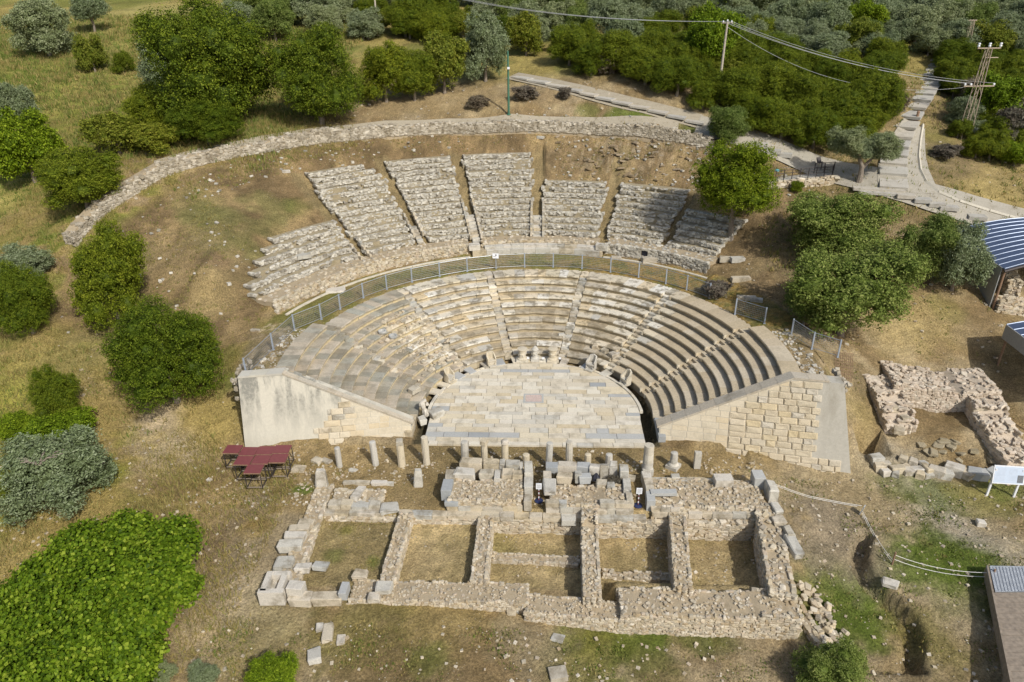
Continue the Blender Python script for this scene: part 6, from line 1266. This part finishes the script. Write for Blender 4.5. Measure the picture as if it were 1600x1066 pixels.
# pale bare branches on the silvery olive
o=(-28.43,-10.34,6.32,4.49); bz=Tz(o[0],o[1])+o[3]*.92; B0=(o[0]+.3,o[1]-1.2,bz-.6); t=thing('bare_branches','pale bare branches reaching out of the silvery olive','branches',B0)
for a in (-2.6,-2.2,-3.0,.5,.9,.15,1.5): L=random.uniform(1.0,1.9); put('branch',tube('branch',[B0,(B0[0]+math.cos(a)*L*.5,B0[1]+math.sin(a)*L*.35,B0[2]+.45),(B0[0]+math.cos(a)*L,B0[1]+math.sin(a)*L*.6,B0[2]+.5)],[.07,.05,.02],M['bark'],B0,6),t,B0)
tree((14.04,-20.28,3.57,2.37),'greenolive','grey green olive cut by the bottom edge at the right','olive_tree'); tree((-11.6,-21.83,2.34,1.6),'bright','low green shrub at the bottom edge','shrub',cat='shrub'); tree((-17.11,-21.5,1.32,0.85),'olive','small grey shrub beside the fig at the bottom','shrub',cat='shrub'); tree((-15.16,-21.7,1.48,0.98),'olive','second small grey shrub at the bottom edge','shrub',cat='shrub')
tree((25.35,26.11,1.37,1.24),'pine','tiny green bush against the deck wall','shrub',cat='shrub',trunk=False)
for s_,l in (((-1.42,41.07,3.05,1.56),'dry purple brown bush right of the green mast'),((-6.97,39.9,2.6,1.26),'dry dark bush left of the green mast'),((3.01,41.19,1.74,1.3),'small dry bush by the stepped path')): tree(s_,'brown',l,'dry_bush',cat='bush',trunk=False)
tree((4.97,-8.37,1.33,0.77),'brown','dry brown bush growing on the middle parapet','dry_bush',cat='bush',trunk=False); tree((14.8,10.92,2.62,1.32),'brown','dry brush below the right end of the upper bank','dry_bush',cat='bush',trunk=False); tree((42.04,32.31,3.04,1.39),'brown','dry brush at the foot of the large pylon','dry_bush',cat='bush',trunk=False)
# shrub belt above the road
BELT=[(8.94,47.6,6.08,5.01),(12.32,43.93,6.31,4.53),(6.29,47.14,4.56,3.8),(15.61,41.31,6.01,4.41),(18.13,38.91,4.21,3.21),(12.9,49.13,5.39,4.62),(16.12,45.02,5.18,4.43),(21.44,38.5,5.56,4.86),(22.92,35.31,5.41,4.02),(25.81,34.65,5.38,4.41),(25.32,40.3,5.65,4.94),(29.13,38.59,5.57,4.86),(29.11,34.14,5.37,4.26),(32,36.55,5.74,4.76),(33.41,34,4.69,3.3),(34.95,37.8,5.77,5.5),(37.25,37.35,4.11,4.81),(37.63,41.97,4.28,4.28),(29.14,44.3,5.86,4.38),(23.62,45.68,5.2,4.45),(32.78,41.96,5.01,4.29)]
for i,s_ in enumerate(sorted(BELT)): tree(s_,'dark' if i%4 else 'carob','%s from the left of the dense dark shrubs in the belt above the road'%ORD[i],'shrub',group='dark shrubs above the hill road',cat='shrub')
BELT2=[
(-26.02,68.95,4.73,3.44,0.83,0),
(-26.08,77.54,5.75,4.35,0.06,1),
(-24.49,73.63,4.32,3.11,0.72,2),
(-21.17,79.51,4.13,2.93,0.13,3),
(-19.21,69.91,5.71,4.37,0.68,4),
(-17.57,72.34,6.19,5.09,0.23,5),
(-15.59,67.42,5.6,4.34,0.01,6),
(-14.82,79.96,4.94,3.47,0.58,7),
(-13.51,70.26,4.23,3.29,0.32,8),
(-11.44,70.97,4.74,3.76,0.70,9),
(-9.87,77.94,4.25,3.42,0.17,10),
(-6.57,63.52,5.44,4.81,0.69,11),
(-2.82,67.77,5.59,4.31,0.59,12),
(-0.6,61.91,4.79,4.14,0.88,13),
(0.51,70.06,4.44,3.18,0.09,14),
(3.55,54.1,3.51,2.79,0.35,15),
(3.71,59.44,4.36,3.51,0.90,16),
(5.66,57.72,4.68,4.17,0.19,17),
(6.27,49.87,3.91,2.95,0.50,18),
(6.51,48.15,3.12,2.69,0.96,19),
(8.58,47.39,3.52,3.11,0.94,20),
(8.95,49.52,4.27,3.24,0.34,21),
(10.11,47.39,3.9,2.93,0.75,22),
(12.23,57.13,3.73,2.75,0.59,23),
(12.28,51.44,3.27,2.56,0.24,24),
(13.37,45.71,3.3,2.64,0.97,25),
(15.04,54.63,4.79,3.4,0.48,26),
(14.89,52.94,3.77,2.7,0.48,27),
(17.06,47.9,3.28,2.71,0.37,28),
(18.1,53.04,3.86,3.35,0.65,29),
(17.87,49.51,3.87,3.43,0.09,30),
(19.37,49.79,3.12,2.66,0.36,31),
(18.61,45.43,4.1,3.66,0.24,32),
(18.91,44.51,3.04,2.63,0.49,33),
(21.39,54.58,4.69,4.07,0.48,34),
(21.6,51,4.06,3.15,0.52,35),
(23.09,57.58,3.66,2.63,0.15,36),
(21.92,46.55,4.07,3.44,0.13,37),
(21.38,40.5,2.94,2.63,0.38,38),
(22.16,44.38,4.08,2.94,0.72,39),
(24.17,49.83,5.05,3.97,0.47,40),
(22.3,39.22,2.99,2.34,0.62,41),
(24.46,46.48,3.03,2.58,0.42,42),
(24.02,43.21,3.34,2.97,0.11,43),
(23.54,40.53,3.34,2.59,0.33,44),
(25.74,43.96,3.12,2.21,0.46,45),
(26.83,49.26,4.97,4.16,0.51,46),
(25.2,41.55,4.21,3.28,0.87,47),
(24.9,36.39,3.29,2.78,0.37,48),
(27.04,46.07,4.53,3.21,0.50,49),
(26.25,39.33,4.1,2.93,0.58,50),
(29.05,47.2,3.7,2.59,0.30,51),
(29.54,49.37,4.62,3.63,0.59,52),
(27.77,41.67,3.22,2.85,0.79,53),
(27.66,39.48,2.92,2.46,0.12,54),
(27.57,36.37,3.54,2.95,0.06,55),
(29.21,42.86,4.27,3.03,0.64,56),
(29.65,37.1,3.04,2.13,0.01,57),
(31.85,44.97,4.72,3.64,0.53,58),
(31.01,39.09,3.89,3.2,0.49,59),
(32.35,43.76,4.35,3.26,0.30,60),
(31.94,41.47,3.06,2.39,0.23,61),
(32.85,42.38,3.85,3.38,0.47,62),
(32.67,41.19,3.4,2.43,0.51,63),
(32.05,35.78,3.31,2.46,0.68,64),
(34.42,43.35,4.68,4.2,0.30,65),
(33.08,37.52,3.59,2.81,0.80,66),
(33.54,38.37,3.3,2.51,0.88,67),
(34.6,38.66,3.54,3.16,0.13,68),
(35.91,43.17,3.39,3.01,0.21,69),
(36.53,44.92,3.09,2.43,0.74,70),
(34.86,37.04,2.8,2.4,0.77,71),
(34.73,35,3.64,3.14,0.37,72),
(36.57,40.04,3.68,2.63,0.77,73),
(38.46,43.37,3.05,2.39,0.62,74),
(37.63,40.61,2.99,2.68,0.54,75),
(40.38,47.33,4.61,4.06,0.38,76),
(39.98,45.46,4.72,3.57,0.55,77),
(38.03,38.42,4.1,2.84,0.94,78),
(48.91,48.33,3.94,3.22,0.18,79),
(51.36,53.48,4.66,3.56,0.69,80),
(52.73,55.86,4.28,3.02,0.51,81),
(48.68,45.76,3.61,2.74,0.62,82),
(49.52,44.35,3.36,2.87,0.94,83),
(52.4,49.45,2.86,2.06,0.76,84),
(53.84,52.73,2.98,2.21,0.29,85),
(49.58,43.17,2.7,2.32,0.66,86),
(56.09,57.84,3.3,2.49,0.45,87),
(47.49,37.34,2.52,1.9,0.85,88),
(45.57,33,3.41,2.57,0.39,89),
(48.66,39.27,2.94,2.31,0.03,90),
(57.59,56.64,3.46,2.62,0.09,91),
(49.95,39.83,4.35,3.3,0.25,92),
(51.43,42.59,3.71,2.96,0.90,93),
(55.67,51.88,3.86,2.96,0.51,94),
(46.92,32.76,3.84,3.28,0.30,95),
(49.08,35.78,3.74,3.29,0.56,96),
(56.14,50.66,2.97,2.44,0.28,97),
(53.52,45.22,4.32,3.88,0.13,98),
(52.3,40,4.38,3.7,0.92,99),
(50.32,35.32,3.47,2.56,0.01,100),
(60.08,55.5,3.53,2.53,0.35,101),
(51.86,37.66,3.01,2.1,0.26,102),
(58.06,50.21,3.7,2.7,0.33,103),
(56.11,45.69,3.57,2.68,0.17,104),
(55.2,43.65,3.28,2.69,0.16,105),
(59.04,51.82,3.74,3.1,0.62,106),
(52.9,35.4,2.81,2.32,0.58,107),
(61.51,52.76,3.11,2.45,0.88,108),
(57.88,45.25,3.45,2.58,0.62,109),
(54.96,38.95,2.68,1.99,0.37,110),
(59.37,47.92,4.4,3.81,0.62,111),
(56.12,40.28,3.03,2.21,0.27,112),
(58.08,44.16,3.6,2.7,0.53,113),
(64.95,57.85,3.69,2.74,0.68,114)
]
for i,(x,y,w_,h_,k,j_) in enumerate(BELT2): tree((x,y,w_,h_),'dark' if k<.45 else ('carob' if k<.7 else ('yellow' if k<.8 else ('olive' if k<.92 else 'brown'))),'%s from the left of the scrub thickets below the hill top grove'%ordw(j_),'shrub',group='scrub thickets below the grove',cat='shrub')
RIGHT=[((50.65,40.32,6.35,5.63),'bright'),((51.32,46.27,5.23,4.47),'dark'),((50.2,35.94,4.76,4.06),'brown'),((56.87,47.94,4.54,4.54),'dark'),((48.23,45.01,3.4,3.7),'dark'),((46.59,39.18,3.51,3.23),'olive'),((49.09,31.95,3.93,2.56),'bright'),((47.94,35.04,4.06,2.66),'dark'),((45.46,36.97,2.49,2.06),'dark')]
for i,(s_,k) in enumerate(RIGHT): tree(s_,k,['large leafy green tree right of the lattice pylon','dark shrub behind the top of the lattice pylon','greyish dry shrub at the right edge beside the pylon foot','dark shrub at the right edge above the leafy tree','dark shrub touching the right side of the stepped path','small olive shrub left of the lattice pylon','low bright shrub at the right edge below the dry shrub','low dark shrub right of the pylon foot','small dark shrub left of the pylon foot'][i],'shrub',group='growth on the slope right of the stepped path',cat='shrub')
OLIVE=[
(-47.07,80.67,7.59,7.11,0.74,0,0),
(-44.05,87.79,7,6.55,0.65,0,1),
(-40.15,90.45,7.13,5.54,0.54,0,2),
(-36.82,92.97,6.47,5.07,0.92,0,3),
(-30.66,89.89,8.09,6.08,0.62,0,4),
(-27.64,90.56,8.34,6.4,0.22,0,5),
(-19.91,85.87,6.35,5.97,0.54,0,6),
(-16.17,87.42,8.33,7.32,0.97,0,7),
(-11.36,92.46,6.85,5.2,0.15,0,8),
(-8.65,91.67,7.55,5.44,0.68,0,9),
(-3.01,87.93,7.97,6.62,0.32,0,10),
(2.04,87.95,5.71,5.39,0.02,0,11),
(7.34,86.77,5.54,4.99,0.37,0,12),
(12.09,93.97,5.9,4.49,0.96,0,13),
(14.25,78.68,7.69,7.2,0.34,0,14),
(19.71,84,7.56,5.63,0.75,0,15),
(24.84,81.58,5.34,5,0.09,0,16),
(27.52,78.99,7.64,6.1,0.92,0,17),
(33.71,84.7,6.25,4.75,0.08,0,18),
(35.22,77.54,7.75,5.86,0.05,0,19),
(42.49,81.02,6.3,4.88,0.59,0,20),
(46.82,82.14,6.39,4.68,0.92,0,21),
(48.06,78.99,7.37,5.53,0.73,0,22),
(54.04,78.12,7.17,5.34,0.43,0,23),
(56.46,78.12,5.83,4.81,1.00,0,24),
(61.11,75.85,6.14,5.11,0.73,0,25),
(67.02,81.24,6.25,4.71,0.38,0,26),
(68.78,74.51,6.51,5.43,0.34,0,27),
(71.4,75.89,6.96,6.4,0.36,0,28),
(-41.95,72.93,6.9,6.02,0.76,1,0),
(-39.77,76.35,5.94,4.94,0.77,1,1),
(-34.25,75.48,7.7,6.69,0.58,1,2),
(-32.25,78.1,5.92,5.18,0.46,1,3),
(-17.14,76.13,7.39,5.92,0.84,1,4),
(-7.69,76.03,6.52,5.49,0.17,1,5),
(-3.68,75.64,6.38,5.61,0.72,1,6),
(0.35,78.43,7.34,6.26,0.67,1,7),
(3.88,74.62,7.1,6.15,0.72,1,8),
(7.39,78.23,6.37,5.54,0.22,1,9),
(13.15,76.74,5.2,4.31,0.23,1,10),
(16.13,78.42,6.02,4.58,0.19,1,11),
(19.47,72.57,5.9,5.08,0.59,1,12),
(23.84,71.38,4.85,3.94,0.28,1,13),
(28.05,70.93,6.95,5.6,0.04,1,14),
(32.89,72.29,6.27,5.01,0.58,1,15),
(36.1,66.91,5.68,5.15,0.64,1,16),
(39.92,70.77,6.31,5.36,0.96,1,17),
(44.61,69.01,5.59,5.18,0.00,1,18),
(47.17,70.2,6.32,4.76,0.63,1,19),
(53.46,71.75,5.92,4.57,0.29,1,20),
(55.48,67.46,7,6.51,0.60,1,21),
(58.38,68.2,5.9,4.81,0.32,1,22),
(64.83,70.4,5.45,4.52,0.12,1,23),
(67.4,69.48,5.42,4.88,0.83,1,24),
(69.56,68.75,5.33,4.99,0.78,1,25),
(-43.85,68.42,5.26,4.99,0.29,2,0),
(-38.33,66.8,6.45,5.54,0.74,2,1),
(-31.63,69.55,5.78,4.55,0.53,2,2),
(-2.3,67.37,6.56,5.68,0.48,2,3),
(2.79,68.28,5.79,5.3,0.20,2,4),
(5.4,66.52,4.88,4.45,0.69,2,5),
(9.39,63.59,6.48,6.02,0.14,2,6),
(13.4,64.06,5.81,4.62,0.15,2,7),
(17.43,63.63,4.73,3.65,0.82,2,8),
(21.41,62.32,4.56,4.04,0.98,2,9),
(25.28,60.96,4.55,4.15,0.22,2,10),
(27.66,58.54,5.99,4.49,0.29,2,11),
(32.69,61.81,5.9,4.81,0.16,2,12),
(36.87,65.04,4.84,3.9,0.07,2,13),
(37.2,58.38,6.02,5.55,0.13,2,14),
(43.16,62.6,5.91,4.92,0.94,2,15),
(47.68,64.87,6.25,4.72,0.63,2,16),
(50.33,61.47,5.74,4.95,0.26,2,17),
(54.83,63.29,6.28,5.27,0.13,2,18),
(58.17,63.73,6.27,4.77,0.71,2,19),
(63.3,64.88,6.15,4.55,0.12,2,20),
(65.44,62.42,6.5,5.4,0.32,2,21),
(10.64,54.33,5.5,4.9,0.40,3,0),
(14.04,59.72,4.9,3.57,0.89,3,1),
(25.27,53.66,5.11,4.22,0.10,3,2),
(27.79,55.5,5.07,4.09,0.88,3,3),
(31.38,55.68,4.85,3.67,0.29,3,4),
(34.61,54.28,4.23,3.95,0.37,3,5),
(38.92,52.97,5.59,4.63,0.95,3,6),
(41.69,55.07,4.84,4.24,0.73,3,7),
(47.49,60.25,4.45,3.44,0.08,3,8),
(50.37,57.33,5.12,4.05,0.47,3,9),
(53.7,57.49,5.93,4.48,0.24,3,10),
(57.29,56.19,5.68,4.65,0.98,3,11),
(60.42,58.19,6.07,4.94,0.04,3,12),
(63.84,55.9,5.36,4.29,0.09,3,13),
(28.54,50.81,4.73,3.49,0.77,4,0),
(32.83,50.19,4.3,3.17,0.24,4,1),
(34.24,48.51,5.17,4,0.06,4,2),
(39.81,51.56,4.5,3.53,0.37,4,3),
(41.42,49.87,4.67,4.16,0.56,4,4),
(60.72,52.44,4.66,4.23,0.38,4,5)
]
for i,(x,y,w_,h_,k,rw_,cl_) in enumerate(OLIVE):
    kind='olive' if k<.68 else ('greenolive' if k<.8 else ('dark' if k<.9 else ('bright' if k<.95 else 'yellow')))
    tree((x,y,w_,h_),kind,('hill top grove olive, row %s, %s from the left' if k<.8 else 'green tree in the hill top grove, row %s, %s from the left')%(['one','two','three','four','five','six','seven'][rw_],ORD[cl_]),'olive_tree' if k<.8 else 'tree',group='olives of the hill top grove' if k<.8 else 'green trees among the hill top olives')
# fig thicket at lower left
FL=[]
for (px,rad) in (((-21.66,-15.03),1.55),((-18.87,-15.63),1.3),((-23.38,-16.22),1.6),((-19.08,-17.46),1.7),((-24.88,-17.59),1.6),((-21.08,-18.56),1.8),((-17.66,-17.99),1.2),((-26.03,-18.82),1.7),((-22.73,-19.79),1.8),((-18.65,-19.78),1.6),((-24.21,-21.09),1.8),((-20.29,-21.26),1.8),((-18.55,-21.28),1.5),((-21.49,-22.47),1.9),((-26.21,-20.06),1.7),((-23.66,-22.92),1.9),((-27.28,-21.36),2.),((-18.79,-22.63),1.7)):
    dd=math.hypot(px[0]+20.5,px[1]+17.5)/8; FL.append((px[0],px[1],Tz(*px)+.75+1.35*max(0,1-dd*dd)+random.uniform(-.35,.55),rad*random.uniform(.8,1.05)))
fo=(FL[5][0],FL[5][1],-.8); t=thing('fig_tree','huge spreading fig with big bright leaves filling the lower left corner','fig tree',fo)
V,F,tt_=leaf_cloud(77,[(a-fo[0],b-fo[1],c-fo[2],d) for a,b,c,d in FL],9500,8,.33,.165,up=.8,flat=.9,core=.62,asp=1.15)
put('crown',mesh_np('crown',V,F,None,tint=tt_,mat=M['fig']),t,fo); put('trunk',tube('trunk',[fo,(fo[0]+.2,fo[1],fo[2]+1.6)],[.3,.2],M['bark'],fo,8),t,fo)
# ================================================================ GRASS AND PEBBLES
def incav2(x,y):
    r=np.hypot(x,y); a=np.degrees(np.arctan2(x,y)); return (((r>35)&(r<38.6)&(np.abs(a)<60))|((r>30.6)&(r<38)&(a>3)&(a<44))|((r>21.8)&(r<39)&(a<-58)&(a>-90)&((r>28)|(a<-72))))*np.clip(fbm(x*.6,y*.6,55,3)*2.4-.5,0,1)
def scatter(n,x0,x1,y0,y1): return rng.uniform(x0,x1,n),rng.uniform(y0,y1,n)
def mask_open(x,y):
    r=np.hypot(x,y); a=np.degrees(np.arctan2(x,y)); ok=~((r<21.6)&(np.abs(a)<99)&((np.abs(x)<19.4)|(y>-3)))
    ok&=~((np.abs(x)<21)&(y>-6)&(y<0)); ok&=~((np.abs(x)<15)&(y<-6.5)&(y>-18.3)); ok&=~((r>21)&(r<36)&(a>-60)&(a<46)&(y>0))
    ok&=~((r>21)&(r<39.5)&(a>-86)&(a<=-60)); ok&=~((x>23.5)&(x<33)&(y>-6)&(y<5)); return ok
def tufts(name,label,n,boxes,hgt,wd,tlo,thi,dens=None,blades=6,spread=.16):
    xs=[];ys=[]
    for b in boxes: a,c=scatter(int(n*b[4]),*b[:4]); xs.append(a); ys.append(c)
    x=np.concatenate(xs); y=np.concatenate(ys); k=mask_open(x,y)
    if dens is not None: k&=rng.uniform(0,1,len(x))<dens(x,y)
    x,y=x[k],y[k]; z=T(x,y); n=len(x); N=n*blades
    bx=np.repeat(x,blades)+rng.normal(0,spread,N); by=np.repeat(y,blades)+rng.normal(0,spread,N); bz=np.repeat(z,blades)-.04; a=rng.uniform(0,6.28,N); h=hgt*rng.uniform(.5,1.3,N); ln=rng.uniform(.1,.75,N)*h; la=rng.uniform(0,6.28,N); w_=wd*rng.uniform(.6,1.3,N)
    A=np.c_[bx-np.cos(a)*w_,by-np.sin(a)*w_,bz]; B_=np.c_[bx+np.cos(a)*w_,by+np.sin(a)*w_,bz]; C_=np.c_[bx+np.cos(la)*ln,by+np.sin(la)*ln,bz+h]
    V=np.stack([A,B_,C_],1).reshape(-1,3); t=np.clip(np.repeat(rng.uniform(tlo,thi,n),blades)+rng.normal(0,.06,N),0,1)
    o=put(name,mesh_np(name,V,None,np.arange(N*3).reshape(-1,3),tint=t,mat=M['grass'])); o['kind']='stuff'
tufts('dry_grass','',26000,[(-48,-18,-24,34,1.0),(-70,-20,30,60,.5),(-24,-13,-30,-4,.25)],.34,.035,.02,.5,lambda x,y:fbm(x*.35,y*.35,88,3)*1.5-.25)
tufts('meadow_grass','',16000,[(-90,-26,24,80,1.0)],.5,.075,.05,.95,lambda x,y:fbm(x*.2,y*.2,91,3)*1.6-.2,6,.25)
tufts('hill_grass','',9000,[(20,75,14,60,1.0)],.35,.06,.0,.8,lambda x,y:fbm(x*.25,y*.25,92,3)*1.8-.45,6,.22)
tufts('green_grass','',16000,[(-60,-24,-6,44,1.0),(-90,-30,34,70,.5)],.30,.04,.5,.98,lambda x,y:np.clip(fbm(x*.22,y*.22,1,4)*2.4-.95,0,1))
tufts('low_weeds','',14000,[(-20,34,-26,-5,.7),(20,55,-6,40,.8),(-16,0,-26,-17.6,.4)],.14,.04,.1,.95,lambda x,y:np.clip(fbm(x*.4,y*.4,66,3)*2.6-1.05,0,1),5,.14)
tufts('bank_grass','',5000,[(16,26,-19,-9,.2),(22,36,-16,-6,.5),(0,14,-22,-17.8,.3)],.10,.04,.62,.98,lambda x,y:np.clip(fbm(x*.5,y*.5,12,3)*3.2-1.4,0,1),6,.16)
_mo=mask_open; mask_open=lambda x,y: np.ones(len(x),bool)
tufts('bank_weeds','',26000,[(-38,32,0,40,1.0)],.16,.035,.0,.62,incav2,6,.14)
tufts('ring_grass','',9000,[(-21,21,-2,21.5,1.0)],.12,.03,.1,.95,lambda x,y:((np.hypot(x,y)>17.8)&(np.hypot(x,y)<20.7)&(np.abs(np.degrees(np.arctan2(x,y)))<80))*np.clip(fbm(x*.5,y*.5,33,3)*2.2-.5,0,1),6,.12)
tufts('stage_weeds','',5000,[(-15,13,-10.2,-4.2,.8),(-12,-8,-16,-11.2,.2),(-7,12.6,-16,-11.2,.1)],.09,.03,.0,.6,lambda x,y:np.clip(fbm(x*.7,y*.7,44,3)*2.6-1.1,0,1),5,.12)
mask_open=_mo
def pebbles(name,n,box,smin,smax,mat,dens=None,free=False):
    x,y=scatter(n,*box); k=mask_open(x,y) if not free else np.ones(len(x),bool)
    if dens is not None: k&=rng.uniform(0,1,len(x))<dens(x,y)
    x,y=x[k],y[k]; s=rng.uniform(smin**.5,smax**.5,len(x))**2*1.; s=smin+(smax-smin)*rng.uniform(0,1,len(x))**3
    o=put(name,stones_mesh(name,np.c_[x,y,T(x,y)+s*.15],np.c_[s*1.2,s,s*.6],M[mat],fancy=False,tilt=.2)); o['kind']='stuff'
pebbles('loose_stones',4200,(-36,36,-24,-4),.04,.17,'rubble'); pebbles('hill_stones',3200,(-40,50,-2,46),.06,.24,'rubble',lambda x,y:np.clip(fbm(x*.4,y*.4,5,3)*2.6-.9,0,1))
def inring(x,y):
    r=np.hypot(x,y); a=np.degrees(np.arctan2(x,y)); return ((r>17.7)&(r<19.2)&(np.abs(a)>76)&(np.abs(a)<97))*1.
pebbles('corner_gravel',5000,(-20,20,-3,6),.06,.24,'rubble_grey',inring,True)
def incav(x,y):
    r=np.hypot(x,y); a=np.degrees(np.arctan2(x,y)); return ((r>34.8)&(r<38.5)&(np.abs(a)<60))*.8+((r>30.4)&(r<38)&(a>3)&(a<40))*.8+((r>24)&(r<38)&(a<-60)&(a>-85))*.25
pebbles('bank_stones',6000,(-38,30,2,40),.05,.3,'rubble_grey',incav,True)
def instage(x,y): return ((y<-4.3)&(y>-10.3))*np.clip(fbm(x*.7,y*.7,8,3)*3-1.1,0,1)
pebbles('stage_pebbles',3000,(-20,15,-10.3,-4.3),.04,.16,'rubble',instage,True)
def inroom(x,y): return np.clip(fbm(x*.7,y*.7,18,3)*3-1.5,0,1)
pebbles('room_pebbles',1200,(-12,12.6,-15.4,-11.4),.04,.15,'rubble',inroom,True)
# rocky outcrop lumps on the bare bank at the right
P=[];Sc=[]
for i in range(70):
    a=random.uniform(3,34); r=random.uniform(31,36.5); x,y,_=polar(r,a); s_=random.uniform(.12,.5); P.append((x,y,Tz(x,y)+(float(vnoise(x*.55+3,y*.9,31))-.5)*.5+.02)); Sc.append((s_*1.6,s_*.9,s_*.45))
M['rock']=stone('bank_rock',[(.28,.21,.125),(.24,.18,.11),(.31,.24,.15),(.36,.29,.2)],src='tint',amt=.6,sc=1.5,bump=.6)
o=put('rock_outcrop',stones_mesh('rock_outcrop',P,Sc,M['rock'],tilt=.3,ang=np.array([random.gauss(0,.4) for _ in P])),None); o['kind']='stuff'
print('objects',len(bpy.data.objects))
